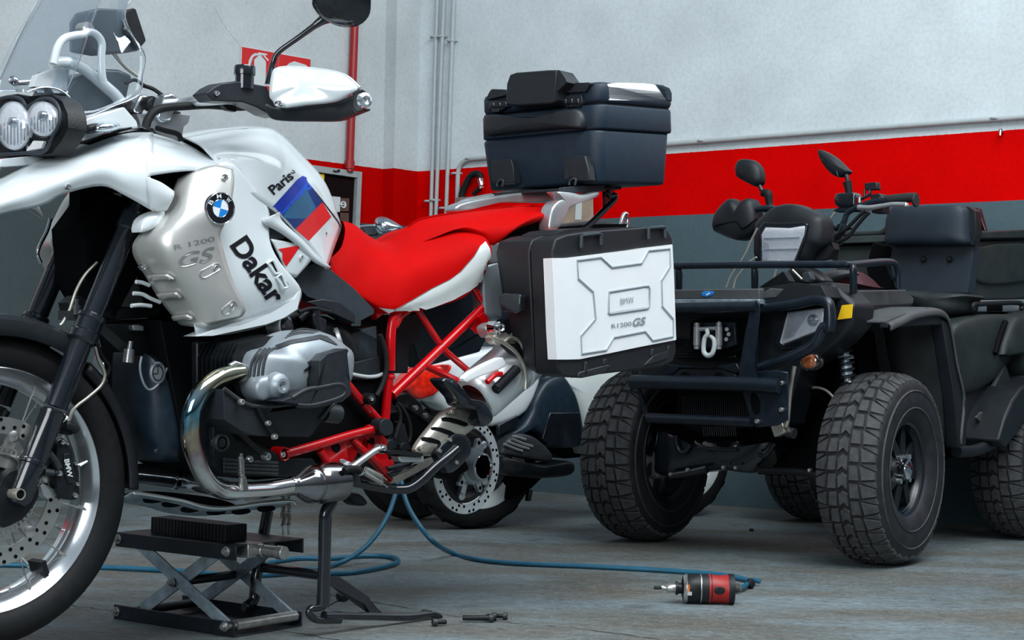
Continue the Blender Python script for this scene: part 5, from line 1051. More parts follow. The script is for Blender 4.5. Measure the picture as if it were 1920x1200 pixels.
bm = NB(); decal_text(bm, 'R1200', 1165.5, 609, 38, 8, radians(-8), None, v=V1 + .008, bold=.01); LPfix(dobj('lettering', bm, 'emboss', scse), SO)
bm = NB(); decal_text(bm, 'GS', 1199, 603, 26, 15, radians(-8), None, v=V1 + .008, shear=.35, bold=.03); LPfix(dobj('lettering', bm, 'emboss', scse), SO)
for q in ("810,228 812,150 830,145 925,133 942,140 942,208", "1256,170 1255,100 1272,96 1355,90 1366,96 1366,162"):
    bm = NB(); tube(bm, L3(zp(q), V1 + .006), .0048, 8, 1); LPfix(obj('lid_loop', bm, 'grey_plastic', scse), SO)
for q in ("838,980 858,985 850,1075 835,1080", "962,962 985,965 988,1000 960,1010", "1280,895 1300,900 1292,945 1275,950", "1385,875 1402,880 1400,920 1385,925", "800,1050 990,1000 1010,1010 960,1060 820,1090 790,1085", "1285,945 1400,905 1385,960 1300,990 1230,1005"):
    SCP('bottom_rib', zp(q), V1 + .004, .04, 'guard_plastic', .003)
SCP('latch', zp("268,540 300,530 395,530 410,545 405,650 375,660 290,650 270,600"), B(972, 575, .33).x * 0 - 1.325, .02, 'black_gloss', .003, None, 0)
SCP('base_step', zp("340,130 620,110 600,290 470,220 380,215 290,230"), .22, .05, 'pannier_black', .01) if 0 else None
SCP('handle_hump', zp("640,140 700,110 830,95 900,100 1000,95 1130,90 1300,90 1300,120 640,170"), .36, .12, 'pannier_black', .006)
# ================================================================= LIFT, BLOCK, BOLTS
use(WD)
def GD(x, y, z=0.0): return WD.at(x, y, z, 2)
# scissor lift: base corner points read on the ground
g0, g1, g2 = GD(214, 1160), GD(440, 1196), GD(548, 1172)   # near-left, near-right, far-right feet
JX = (g1 - g0).normalized(); JY = Vector((-JX.y, JX.x, 0)); JL = (g1 - g0).length; JW = max(.15, abs((g2 - g1).dot(JY)))
jdeg = degrees(atan2(JX.y, JX.x)); JF = Frame(g0, jdeg); use(JF)
jt = thing('scissor_lift', 'black and bare steel scissor lift standing under the motorcycle engine', 'jack', JF)
def chan(name, z0, x0=0.0, up=1):
    bm = NB(); h = .036; w_ = JW
    box(bm, (JL / 2 + x0, 0, z0 + h / 2), (JL, .004, h)); box(bm, (JL / 2 + x0, w_, z0 + h / 2), (JL, .004, h)); box(bm, (JL / 2 + x0, w_ / 2, z0 + (.002 if up < 0 else h - .002)), (JL, w_, .004)); return obj(name, bm, 'jack_black', jt, bevel=.0015)
ztop = JF.at(214, 1030, 0, 1).z + .008; chan('base_frame', .0, up=-1); chan('top_frame', ztop, up=1)
print('JACK', JL, JW, ztop)
def bar(p, q, y, nm='scissor_arm'):
    bm = NB(); p = Vector((p[0], y, p[1])); q = Vector((q[0], y, q[1])); d_ = (q - p).normalized(); n_ = Vector((-d_.z, 0, d_.x)) * .0155; prism(bm, [p + n_, q + n_, q - n_, p - n_], (0, .006, 0)); return obj(nm, bm, 'zinc', jt, bevel=.001)
zt_ = ztop + .014; bar((.075, zt_), (JL * .93, .024), -.004 + .008); bar((.075, .024), (JL * .82, zt_), .014); bar((.075, zt_), (JL * .93, .024), JW - .012); bar((.075, .024), (JL * .82, zt_), JW - .022)
mx, mz = JL * .49, (zt_ + .024) / 2
bm = NB(); cyl(bm, (mx, -.004, mz), (mx, JW, mz), .011); cyl(bm, (.075, 0, .026), (.075, JW, .026), .011); obj('cross_shaft', bm, 'jack_black', jt)
bm = NB(); cyl(bm, (JL - .012, -.01, .026), (JL - .012, JW + .006, .026), .006); cyl(bm, (JL - .012, .012, .026), (JL - .012, JW - .012, .026), .0135, n=24); obj('base_roller', bm, 'steel', jt)
for x_, z_ in ((mx, mz), (JL - .03, .024), (JL - .03, ztop + .02), (.012, .02), (.012, ztop + .02)):
    bm = NB(); cyl(bm, (x_, -.012, z_), (x_, .0, z_), .009, n=6); cyl(bm, (x_, -.016, z_), (x_, -.010, z_), .0055, n=12); cyl(bm, (x_, -.005, z_), (x_, -.002, z_), .012, n=16); obj('nut', bm, 'steel', jt)
bm = NB(); ya = JW * .30; 
a = Vector((JL - .02, ya, ztop + .02)); cyl(bm, a, a + Vector((.045, 0, 0)), .016, n=20); box(bm, a + Vector((.0, -.01, 0)), (.05, .05, .034)); obj('screw_block', bm, 'steel', jt, bevel=.002)
bm = NB(); cyl(bm, a + Vector((.03, 0, 0)), a + Vector((.088, 0, 0)), .0145, n=24); lathe(bm, a + Vector((.088, 0, 0)), (1, 0, 0), [(.0145, 0), (.0165, .001), (.0165, .021), (.015, .023), (0, .023)], 24); obj('drive_screw', bm, 'steel', jt)
# ribbed rubber block on top
rbx = [JF.at(285, 1000, .045, 1), JF.at(432, 1000, .045, 1)]; RBo = JF.wld((rbx[0].x, .045, ztop + .036)); rb = thing('rubber_block', 'black ribbed rubber block lying on top of the scissor lift', 'block', loc=tuple(RBo), deg=jdeg - 3)
RBL = abs(rbx[1].x - rbx[0].x); RBW = .062; bm = NB(); box(bm, (RBL / 2, RBW / 2, .0205), (RBL, RBW, .041)); n_ = 22
for i in range(n_ + 1):
    x_ = RBL * i / n_; box(bm, (x_, 0, .0205), (.0050 if i % 3 else .0034, .005, .039))
    if i < 8: box(bm, (RBL, RBW * i / 7, .0205), (.005, .0050, .039))
obj('ribbed_body', bm, 'tyre_side', rb, bevel=.0006)
use(WD)
def bolt(x, y, L, r, deg, label, group=None, short=False):
    L *= 1.35; r *= 1.3
    p = GD(x, y, 0); t = thing('bolt', label, 'bolt', loc=(p.x, p.y, 0), deg=deg, group=group)
    bm = NB(); c = Vector((0, 0, r)); lathe(bm, c, (1, 0, 0), [(0, L * .99), (r * .55, L), (r * .62, L * .96), (r * .62, .012), (r * .62, 0), (0, 0)], 16); obj('shank', bm, 'engine_black', t)
    bm = NB(); lathe(bm, c, (-1, 0, 0), [(r * .6, -.001), (r, 0), (r, .010), (r * .85, .012), (r * .55, .012), (r * .5, .004), (0, .004)], 20); obj('head', bm, 'dark_cast', t)
    return t
bolt(819, 1174, .018, .0075, 20, 'black bolt standing apart just below the tip of the stand tang')
bolt(917, 1167, .050, .0085, 183, 'longest black bolt on the floor, nearest of the cluster right of the stand')
bolt(884 + 26, 1163.5, .036, .006, 178, 'slim black bolt lying behind the longest bolt on the floor')
bolt(943, 1162, .018, .0075, 178, 'short black bolt at the right end of the bolt cluster')
t = bolt(922, 1164, .006, .0085, 180, 'black nut between the long bolt and the short bolt on the floor'); t.name = 'nut'; t['category'] = 'nut'
# ================================================================= AIR HOSE AND IMPACT WRENCH
hz = .0082
def hose(pts, name, label, grp=None):
    bm = NB(); P = [Vector(p) for p in pts]; tube(bm, P, hz, 12, 6); return bm
ht = thing('air_hose', 'long blue rubber air hose looped on the floor between the vehicles', 'hose', loc=tuple(GD(755, 1060, 0))); hb_ = ht.location.copy()
gp = lambda s, z=hz: [GD(x, y, z) for x, y in s]
top = B(752, 915, 0) if 0 else WD.at(752, 905, 5.2, 1)
P = gp([(-60, 1058), (60, 1060), (200, 1064), (340, 1071), (420, 1078)])
bm = NB(); tube(bm, [p - hb_ for p in P], hz, 12, 5); obj('hose_run', bm, 'hose_blue', ht)
lp = gp([(420, 1078), (500, 1078), (560, 1074), (640, 1075), (700, 1067), (744, 1055), (735, 1045), (690, 1042), (620, 1047), (560, 1047), (505, 1056), (510, 1065), (560, 1068), (600, 1066), (630, 1058)]) 
bm = NB(); tube(bm, [p - hb_ for p in lp], hz, 12, 6); obj('hose_loop', bm, 'hose_blue', ht)
g1_, g2_ = GD(630, 1058, hz), GD(800, 1012, hz)
def mid(x, y, d): return WD.at(x, y, d, 1)
D1 = g1_.y; D2 = GD(880, 1046, hz).y
P = [g1_, mid(650, 1050, D1 + .01), mid(680, 1030, D1 + .05), mid(705, 1003, D1 + .10), mid(728, 965, D1 + .15), mid(742, 925, D1 + .2), mid(750, 895, D1 + .22), mid(757, 925, D1 + .20), mid(768, 955, D1 + .18), mid(790, 990, D1 + .16), mid(815, 1018, D1 + .14), GD(850, 1038, hz), GD(890, 1048, hz), GD(960, 1056, hz), GD(1100, 1062, hz), GD(1250, 1070, hz), GD(1350, 1078, hz), GD(1408, 1089, hz), ]
bm = NB(); tube(bm, [p - hb_ for p in P], hz, 12, 6); obj('hose_run', bm, 'hose_blue', ht)
c = GD(1407, 1094, .016); bm = NB(); tube(bm, [GD(1380, 1106, .012) - hb_, GD(1395, 1100, .014) - hb_, GD(1404, 1092, .016) - hb_, GD(1415, 1088, .016) - hb_, GD(1425, 1091, .012) - hb_], hz * .9, 10, 4); obj('hose_end', bm, 'hose_blue', ht)
bm = NB(); lathe(bm, c - hb_, (.6, -.7, .1), [(0, -.012), (.011, -.010), (.015, -.004), (.015, .004), (.011, .010), (0, .012)], 20); obj('hose_cuff', bm, 'rubber', ht)
wo = GD(1325, 1130, 0); a = GD(1279, 1131, .0); b = GD(1376, 1133, .0); wd = degrees(atan2((b - a).y, (b - a).x)); WL = (b - a).length; wt = thing('impact_wrench', 'black and red air impact wrench lying on the floor beside the blue hose end', 'power tool', loc=(a.x, a.y, 0), deg=wd)
r = .0405; cz = Vector((0, 0, r + .001)); X = Vector((1, 0, 0))
bm = NB(); lathe(bm, cz, X, [(0, -.002), (.022, -.002), (.035, .003), (r, .012), (r, .048), (r * .98, .050)], 36); obj('hammer_case', bm, 'engine_black', wt)
bm = NB(); lathe(bm, cz, X, [(.0345, .0015), (.0395, .008), (.0408, .012)], 36); lathe(bm, cz, X, [(r * 1.01, .0485), (r * 1.02, .050), (r * 1.01, .0515)], 36); obj('band', bm, 'steel', wt)
bm = NB(); lathe(bm, cz, X, [(r, .0515), (r, WL * .55), (r, WL * .56)], 36); obj('collar', bm, 'black_plastic', wt)
bm = NB(); lathe(bm, cz, X, [(r * 1.0, WL * .50), (r * 1.02, WL * .52), (r * .96, WL * .58), (r * .93, WL * .70), (r * .97, WL * .84), (r * 1.02, WL * .89)], 36); obj('housing', bm, 'red_plastic', wt)
bm = NB(); lathe(bm, cz, X, [(r * 1.03, WL * .88), (r * 1.05, WL * .90), (r * 1.05, WL * .99), (r * .9, WL), (0, WL)], 36); obj('end_cap', bm, 'black_plastic', wt)
bm = NB(); q = [Vector((WL * .69 + .016 * cos(2 * pi * i / 20), -r * .90, r + .002 + .011 * sin(2 * pi * i / 20))) for i in range(20)]; puff(bm, q, .004, .004, 4, 6, (0, -1, .1)); obj('trigger', bm, 'black_plastic', wt)
bm = NB(); lathe(bm, cz, -X, [(.010, 0), (.015, .002), (.015, .012), (.019, .013), (.019, .019), (0, .020)], 20); obj('anvil', bm, 'engine_black', wt)
bm = NB(); lathe(bm, cz, -X, [(0, .018), (.0125, .019), (.013, .038), (.0095, .044), (.0075, .047), (.0075, .058), (0, .059)], 20); obj('socket', bm, 'steel', wt)
bm = NB(); lathe(bm, cz, -X, [(0, .057), (.0045, .058), (.0050, .078), (0, .080)], 8); obj('bit', bm, 'engine_black', wt)
bm = NB()
for i in range(6): lathe(bm, cz + Vector((WL + .003 + i * .003, 0, .002)), X, [(.010, -.0015), (.014, 0), (.010, .0015)], 16)
obj('inlet', bm, 'steel', wt, merge=False)
bm = NB(); prism(bm, [cz + Vector((x_, -r * .985, z_)) for x_, z_ in ((.011, .016), (.017, .016), (.017, -.004), (.011, -.004))], (0, -.001, 0)); obj('orange_label', bm, 'orange_lens', wt)
bm = NB(); prism(bm, [cz + Vector((x_, -r * .985, z_)) for x_, z_ in ((.011, -.004), (.023, -.004), (.023, -.014), (.011, -.014))], (0, -.001, 0)); obj('label_plate', bm, 'pipe_grey', wt)
# ================================================================= QUAD BIKE
use(AT)
quad = thing('quad_bike', 'black utility quad bike with front rack, winch and chunky tyres, beside the wall', 'quad bike', AT)
za = lambda s: Z(1300, 260, 3.3333, s); zg_ = lambda s: Z(1060, 480, 3, s); zh_ = lambda s: Z(1060, 680, 3.157, s); zi = lambda s: Z(1420, 540, 2.308, s); zj = lambda s: Z(1560, 340, 4, s); zl = lambda s: Z(1640, 360, 3.529, s); zm = lambda s: Z(1640, 640, 3, s); zn = lambda s: Z(1180, 760, 4.8, s)
def QP(name, pts, val, back, m, ax=0, bevel=.004, par=None, smooth=35):
    off = Vector((-back, 0, 0)) if ax == 0 else Vector((0, -back, 0)); bm = NB(); prism(bm, L3(pts, val, ax), off); return obj(name, bm, m, par or quad, bevel=bevel, smooth=smooth)
def QF(name, pts, val, dep, back, m, ax=0, p=2.6, par=None, r=3):
    bm = NB(); q = L3(pts, val, ax); q = rnd(q, r) if r > 1 else q; puff(bm, q, dep, back, p, 8, (1, 0, 0) if ax == 0 else (0, 1, 0)); return obj(name, bm, m, par or quad, smooth=50)
def QT(name, pts, r, m, val=None, ax=0, n=14, k=5, par=None): return T(name, pts, r, m, par or quad, n, k, val, ax)
def quad_wheel(c, steer, full=True, name='front_wheel'):
    ax = Vector((-sin(radians(steer)), cos(radians(steer)), 0)); c = Vector(c); up = Vector((0, 0, 1)); fw = up.cross(ax) * -1
    def q(a, r, h): return c + (up * sin(a) + fw * cos(a)) * r + ax * h
    bm = NB(); prof = [(.155, .080), (.165, .098), (.20, .112), (.245, .116), (.28, .110), (.300, .100), (.311, .070), (.316, .035), (.317, 0), (.316, -.035), (.311, -.070), (.300, -.100), (.28, -.110), (.245, -.116), (.20, -.112), (.165, -.098), (.155, -.080), (.15, 0)]
    lathe(bm, c, ax, prof, 64, closed=True); ty = obj('tyre', bm, 'tyre_side', quad, smooth=60)
    bm = NB(); lathe(bm, c, ax, [(.205, .1135), (.207, .1165), (.211, .1145)], 64); lathe(bm, c, ax, [(.262, .1135), (.265, .1165), (.269, .1115)], 64); obj('side_ring', bm, 'tyre_worn', ty)
    bm = NB(); N = 34
    def surfR(h):
        h = abs(h); 
        for (r0, h0), (r1, h1) in zip([(.317, 0), (.316, .035), (.311, .07), (.300, .100), (.280, .112)], [(.316, .035), (.311, .07), (.300, .100), (.280, .112), (.25, .118)]):
            if h0 <= h <= h1: return r0 + (r1 - r0) * (h - h0) / (h1 - h0)
        return .25
    def blk(pl, hgt):                    # polygon in (angle step, lateral)
        lo = [q(a, surfR(h) - .002, h) for a, h in pl]; ca = sum(a for a, h in pl) / len(pl); ch = sum(h for a, h in pl) / len(pl)
        hi = [q(ca + (a - ca) * .90, surfR(h) + hgt, ch + (h - ch) * .92) for a, h in pl]
        A = [bm.verts.new(p) for p in lo]; Bv = [bm.verts.new(p) for p in hi]; n = len(A); bm.faces.new(Bv)
        for i in range(n): bm.faces.new((A[i], A[(i + 1) % n], Bv[(i + 1) % n], Bv[i]))
    for i in range(N):
        a = 2 * pi * i / N; s = 2 * pi / N
        blk([(a + .04 * s, -.017), (a + .30 * s, 0), (a + .04 * s, .017), (a + .78 * s, .017), (a + 1.0 * s, 0), (a + .78 * s, -.017)], .010)
        for sg in (1, -1):
            b = a + (.5 * s if sg > 0 else 0)
            blk([(b + .06 * s, sg * .023), (b + .04 * s, sg * .056), (b + .86 * s, sg * .050), (b + .90 * s, sg * .023)], .010)
            blk([(b + .06 * s, sg * .064), (b + .10 * s, sg * .104), (b + .55 * s, sg * .104), (b + .88 * s, sg * .058)], .010)
            blk([(b + .60 * s, sg * .106), (b + .97 * s, sg * .104), (b + .97 * s, sg * .062)], .009)
    t_ = obj('tread', bm, 'tyre_worn', ty, smooth=20, merge=False)
    bm = NB(); lathe(bm, c, ax, [(.150, .082), (.160, .088), (.161, .080), (.154, .072), (.148, .040), (.140, .0), (.148, -.05), (.160, -.086)], 48); rimo = obj('wheel_rim', bm, 'atv_steel', quad, smooth=40)
    if full:
        bm = NB()
        for i in range(8):
            a = pi / 4 * i + .2; prism(bm, [q(a - .34, .060, .070), q(a - .10, .150, .062), q(a + .10, .150, .062), q(a + .34, .060, .070)], ax * -.012)
        lathe(bm, c, ax, [(0, .064), (.055, .064), (.070, .058), (.072, .045)], 32); obj('wheel_spokes', bm, 'atv_plastic', rimo, bevel=.002)
        bm = NB(); lathe(bm, c, ax, [(.153, .060), (.149, .068), (.145, .060)], 48); obj('rim_lip', bm, 'atv_steel', rimo)
        bm = NB(); lathe(bm, c, ax, [(.036, .060), (.038, .080), (.034, .094), (.020, .099), (0, .099)], 24); hc = obj('hub_cap', bm, 'chrome', rimo)
        bm = NB()
        for k in range(3): tube(bm, [q(a0, r0, .1005) for a0, r0 in ((.3 + k * .5, .026), (.9 + k * .5, .012), (2.2 + k * .5, .018))], .0022, 6, 3)
        obj('cap_mark', bm, 'tint_red', hc)
        for i in range(4):
            a = pi / 2 * i + .75; bm = NB(); cyl(bm, q(a, .054, .058), q(a, .054, .084), .0095, n=10); obj('wheel_nut', bm, 'rim_alu', rimo)
        bm = NB(); cyl(bm, q(1.9, .138, .06), q(1.9, .136, .085), .004); obj('valve', bm, 'rubber', rimo)
quad_wheel((0, .49, .325), 4)
quad_wheel((0, -.49, .325), 4)
quad_wheel((-1.26, .47, .325), 0, False)
quad_wheel((-1.26, -.47, .325), 0, False)
# bumper and brush guard
QT('bumper_bar', [(1150, 578), (1265, 578), (1420, 575)], .0185, 'atv_steel', .42); QT('bumper_bar', [(1196, 716), (1200, 716), (1395, 720), (1462, 724)], .0255, 'atv_steel', .42); QT('bumper_bar', [(1222, 784), (1230, 784), (1410, 791)], .0175, 'atv_steel', .40)
QT('brush_guard', za("390,1065 480,1050 640,1030 790,1000 840,1025 855,1100 850,1190".replace('790,1000', '760,1005')) + zg_("1455,400 1400,500 1300,555 1150,610 1035,650"), .0185, 'atv_steel', .36)
QP('guard_plate', zg_("1072,248 1090,270 1092,300 1060,620 1080,690 1040,760 1000,740 975,680 985,600 1010,440 1040,290"), .425, .008, 'atv_steel')
QP('guard_plate', zg_("975,680 1060,650 1180,640 1250,650 1250,925 1190,955 1070,965 1045,940"), .40, .008, 'atv_steel'); QF('plate_hole', zg_("1040,790 1060,770 1090,810 1090,880 1070,890 1050,860"), .402, .002, .002, 'black_pure', p=4)
QP('guard_plate', zg_("360,620 380,630 480,930 470,950 430,860 400,740"), .40, .008, 'atv_steel')
for x, y in zg_("1215,715 1215,865 1050,460 1045,590 1078,930"):
    bm = NB(); screw(bm, B(x, y, .41, 0), (1, 0, 0), .008); obj('bolt', bm, 'steel', quad)
QT('bracket_strut', zg_("1290,620 1265,760 1250,920 1240,960"), .008, 'titan', .30); bm = NB(); box(bm, B(1464, 805, .28, 0), (.04, .05, .04), Matrix.Rotation(.4, 3, 'X')); obj('strut_end', bm, 'titan', quad, bevel=.006)
bm = NB(); cyl(bm, B(1476, 810, .25, 0), B(1490, 813, .25, 0), .018); obj('strut_bush', bm, 'dark_cast', quad)
# front body
QP('front_cowl', [(1190, 545), (1265, 543), (1424, 541), (1424, 562), (1265, 561), (1190, 562)], .40, .20, 'atv_dusty'); QP('front_cowl', [(1190, 561), (1424, 561), (1423, 570), (1190, 571)], .405, .05, 'zinc', bevel=.002)
QF('oval_badge', [(1315, 551), (1321, 546.5), (1330, 546), (1338, 548), (1334, 554), (1324, 556.5), (1317, 555)], .402, .002, .002, 'badge_blue', p=3); bm = NB(); prism(bm, L3([(1323, 552), (1330, 548.5), (1331, 550.5), (1325, 554)], .405, 0), (-.001, 0, 0)); obj('badge_mark', bm, 'badge_white', quad)
QP('cowl_corner', zg_("1090,190 1120,180 1290,150 1440,165 1470,230 1440,250 1230,260 1090,262"), .37, .2, 'atv_plastic', bevel=.006); QP('cowl_step', zg_("1100,210 1150,180 1225,185 1185,235 1110,240"), .375, .02, 'atv_dusty')
QP('front_fascia', [(1420, 570), (1480, 535), (1560, 528), (1604, 570), (1598, 610), (1572, 640), (1540, 665), (1500, 690), (1470, 800), (1415, 800), (1408, 700)], .27, .14, 'atv_plastic', bevel=.012)
QP('front_fascia', [(1190, 572), (1420, 572), (1410, 690), (1400, 716), (1210, 716), (1195, 690)], .30, .10, 'atv_plastic', bevel=.006)
QP('fascia_rib', zg_("530,600 600,610 800,625 960,600 980,640 960,660 880,635 640,630 600,665 560,670"), .335, .05, 'atv_steel', bevel=.004); QP('fascia_rib', zg_("640,632 880,630 960,665 960,700 600,700 600,670"), .33, .04, 'atv_plastic', bevel=.004)
for q in ("655,655 685,655 685,685 640,690", "850,655 880,658 880,690 835,690"): QF('tow_slot', zg_(q), .338, .002, .002, 'black_pure', p=4)
QP('winch_recess', zg_("700,370 760,350 1010,355 1025,400 1010,520 950,555 760,550 700,490"), .335, .03, 'black_pure', bevel=.004); QP('winch_plate', zg_("725,375 955,370 960,500 900,520 730,515"), .365, .02, 'atv_steel')
for x in (741, 864):
    p = B(*zg_("%d,450" % x)[0], .385, 0); bm = NB(); lathe(bm, p, (0, 0, 1), [(0, .045), (.010, .045), (.010, .034), (.0125, .032), (.0125, -.032), (.010, -.034), (.010, -.045), (0, -.045)], 20); obj('fairlead_roller', bm, 'alu', quad)
a, b = B(*zg_("750,412")[0], .385, 0), B(*zg_("870,405")[0], .385, 0); bm = NB(); cyl(bm, a, b, .008); obj('fairlead_roller', bm, 'alu', quad)
for x, y in zg_("908,412 918,440 905,468 735,385 735,512 865,378 865,512"):
    bm = NB(); cyl(bm, B(x, y, .375, 0), B(x, y, .39, 0), .007, n=8); obj('bolt', bm, 'steel', quad)
QT('winch_hook', zg_("795,410 800,440 785,460 778,500 780,540 800,560 825,550 838,510 835,470 815,450"), [.007, .008, .008, .008, .0085, .009, .0085, .008, .0075, .006], 'sign_white', .405, 0, 12, 5)
QP('upper_grille', zg_("600,460 720,470 740,530 760,550 950,560 980,580 850,590 640,580 580,560"), .325, .01, 'black_pure', bevel=0)
bm = NB()
for r_ in range(7):
    for c_2 in range(24):
        x, y = 1258 + c_2 * 5.2 + (2.6 if r_ % 2 else 0), 636 + r_ * 5.4
        if 1296 < x < 1372 and y < 664: continue
        p = B(x, y, .33, 0); tube(bm, [p + Vector((0, .004 * cos(t), .0035 * sin(t))) for t in [2 * pi * k / 6 for k in range(6)]], .0008, 4, 1, closed=True)
obj('grille_mesh', bm, 'atv_steel', quad, merge=False)
QP('radiator', [(1270, 725), (1420, 728), (1400, 800), (1320, 815), (1270, 790)], .22, .06, 'black_pure', bevel=0)
bm = NB()
for k in range(36): x = 1280 + k * 3.9; tube(bm, L3([(x, 742, .225), (x + 1, 782, .225)], .225, 0), .0011, 4, 1)
for k in range(16): x = 1318 + k * 4; tube(bm, L3([(x, 800, .225), (x + 2, 818, .225)], .225, 0), .0013, 4, 1)
obj('radiator_fins', bm, 'dark_cast', quad, merge=False)
QP('chassis', [(1290, 700), (1430, 700), (1480, 810), (1440, 860), (1240, 860), (1270, 760)], .12, .5, 'black_pure', bevel=0)
# lamps
lm = QP('lamp_surround', zi("70,240 120,100 130,85 285,60 300,110 290,190 210,250 100,270"), .285, .03, 'black_gloss', bevel=.004)
QP('lamp_bowl', zi("97,232 130,108 285,88 280,175 105,245"), .29, .01, 'refl', par=lm, bevel=.002); QP('lamp_lens', zi("95,235 130,105 288,85 284,178 108,248"), .305, .004, 'lens_glass', par=lm, bevel=.002)
bm = NB(); p = B(*zi("240,140")[0], .293, 0); lathe(bm, p, (1, 0, 0), [(0, .01), (.010, .009), (.012, .004), (.020, .002), (.022, -.002)], 20); obj('bulb_cap', bm, 'rim_alu', lm); p = B(*zi("240,140")[0], .302, 0); lathe(NB(), p, (1, 0, 0), [(0, 0), (.01, 0)], 3)
bm = NB()
for i in range(9): a = zi("%d,%d %d,%d" % (112 + i * 5, 225 - i * 2, 140 + i * 10, 112 - i)); tube(bm, L3(a, .298, 0), .0009, 4, 1)
obj('lens_rib', bm, 'rim_alu', lm, merge=False)
QP('reflector_patch', zi("345,138 365,75 413,70 408,130"), .279, .003, 'yellow', bevel=.001)
ind2 = QF('indicator', zi("190,310 215,285 255,280 275,310 265,345 220,358 190,340"), .30, .02, .02, 'lens_glass', p=3); QF('indicator_bulb', zi("193,318 215,295 240,290 248,335 220,348 200,340"), .305, .012, .01, 'orange_lens', par=ind2, p=3)
# rack
rk = QT('front_rack', [(1160, 502, .25), (1265, 498.5, .25), (1420, 496.5, .25), (1550, 496, .25), (1583, 495.5, .245)], .0125, 'atv_steel')
bm = NB(); a = B(1583, 495.5, .245, 0); e1 = FR.at(1665, 491, a.y + .012, 1); e2 = FR.at(1682, 503, a.y + .012, 1); e3 = FR.at(1684, 541, a.y + .012, 1)
tube(bm, [a - Vector((0, .03, 0)), a, a + Vector((-.03, .012, 0)), e1, e2, e3], [.0125] * 4 + [.011, .010], 14, 4); obj('rack_rail', bm, 'atv_steel', quad)
for x, y0, y1 in ((1272, 500, 541), (1414, 498, 540), (1599, 497, 550)): QT('rack_post', [(x, y0, .24), (x + 1, y0 + 15, .24), (x + 1, y1, .22)], [.010, .0125, .012], 'atv_steel')
QT('rack_brace', za("1215,790 1235,850 1262,890"), .005, 'atv_steel', a.y, 1)
# deck and fenders
bm = NB(); P = [(1564, 546, .30), (1700, 542, .50), (1714, 567, .55), (1600, 571, .42)]
q = [FR.at(1566, 547, .36), FR.at(1698, 543, .42), FR.at(1714, 567, .56), FR.at(1602, 571, .48)]; 
zt_d = .925
dk = [FR.at(1564, 546, 0.955, 2), FR.at(1700, 542, .955, 2), FR.at(1714, 567, .905, 2), FR.at(1600, 571, .905, 2)]
QP('front_deck', [(1400, 541), (1700, 541), (1700, 556), (1470, 560)], .36, .35, 'atv_dusty', ax=1, bevel=.006) if 0 else None
sidey = .44
QP('front_deck', [(1560, 548), (1698, 543), (1714, 560), (1712, 570), (1600, 573), (1585, 560)], sidey, .9, 'atv_dusty', ax=1, bevel=.006)
QP('deck_skirt', [(1588, 572), (1712, 568), (1700, 590), (1668, 606), (1640, 612), (1604, 618), (1596, 605)], sidey + .01, .10, 'atv_plastic', ax=1, bevel=.004)
QT('deck_groove', zj("270,945 272,1030"), .004, 'black_pure', sidey + .013, 1)
# wheel arch as a curved shell in the vehicle's own length and height
def arch(y0, y1, name):
    a0, a1 = radians(158), radians(38); rows = []
    sp = [FR.at(1668, 604, .60), FR.at(1690, 594, .60), FR.at(1715, 583, .60), FR.at(1745, 577, .60), FR.at(1770, 581, .60), FR.at(1781, 604, .60), FR.at(1792, 670, .60), FR.at(1806, 740, .60), FR.at(1800, 820, .60)]
    s = 1 if y1 > 0 else -1
    for p in sp:
        up = .0; rows.append([Vector((p.x, s * y0, p.z + .0)), Vector((p.x, s * (y1 - .05), p.z + .0)), Vector((p.x, s * y1, p.z - .008)), Vector((p.x, s * (y1 + .004), p.z - .028))])
    bm = NB(); patch(bm, rows, 3); o = obj(name, bm, 'atv_dusty', quad, smooth=50); m_ = o.modifiers.new('s', 'SOLIDIFY'); m_.thickness = .006; m_.offset = 0
arch(.34, .60, 'front_fender')
QP('fender_lip', [(1664, 604), (1700, 588), (1740, 577), (1768, 580), (1781, 606), (1770, 609), (1700, 612), (1664, 615)], .595, .03, 'atv_plastic', ax=1, bevel=.004)
QP('fender_panel', [(1768, 600), (1781, 604), (1815, 755), (1812, 835), (1798, 840), (1790, 740)], .60, .05, 'atv_plastic', ax=1, bevel=.006)
QP('arch_liner', [(1590, 600), (1780, 604), (1806, 760), (1800, 850), (1640, 830), (1560, 760), (1500, 720)], .30, .04, 'black_pure', ax=1, bevel=0)
QP('arch_liner', [(1700, 610), (1782, 606), (1812, 760), (1806, 850), (1790, 850)], -.33, .02, 'black_pure', ax=0, bevel=0) if 0 else None
bm = NB(); p0, p1 = FR.at(1573, 600, .0), 0
mirror_f = [o for o in quad.children if o.name.startswith('front_fender')][0]
o = mirror_f.copy(); o.data = mirror_f.data.copy(); o.data.transform(Matrix.Scale(-1, 4, Vector((0, 1, 0)))); o.data.flip_normals(); COL.objects.link(o); o.parent = quad
# shock, arms, axle
bm = NB(); a, b = B(1583, 628, .12, 0), B(1590, 722, .12, 0); d_ = b - a; A1, B1 = basis(d_); tube(bm, [a + d_ * (i / 120) + (A1 * cos(i * .42) + B1 * sin(i * .42)) * .024 for i in range(121)], .0055, 6, 1); sh1 = obj('shock_spring', bm, 'black_gloss', quad)
bm = NB(); cyl(bm, a, b, .012); cyl(bm, a + d_ * .55, a + d_ * .85, .019); lathe(bm, a + d_ * .45, d_, [(0, -.006), (.026, -.006), (.028, 0), (.026, .006), (0, .006)], 20); obj('shock_body', bm, 'zinc', sh1)
QT('cable', zi("165,560 175,500 200,445 250,430 300,445 345,490"), .0045, 'grubby', .15)
QT('cable', zg_("1340,730 1325,840 1290,900 1300,820 1320,760 1380,740"), .003, 'grubby', .15) if 0 else None
QF('steering_knuckle', zh_("480,560 520,520 560,560 565,670 490,680"), .05, .02, .05, 'grubby')
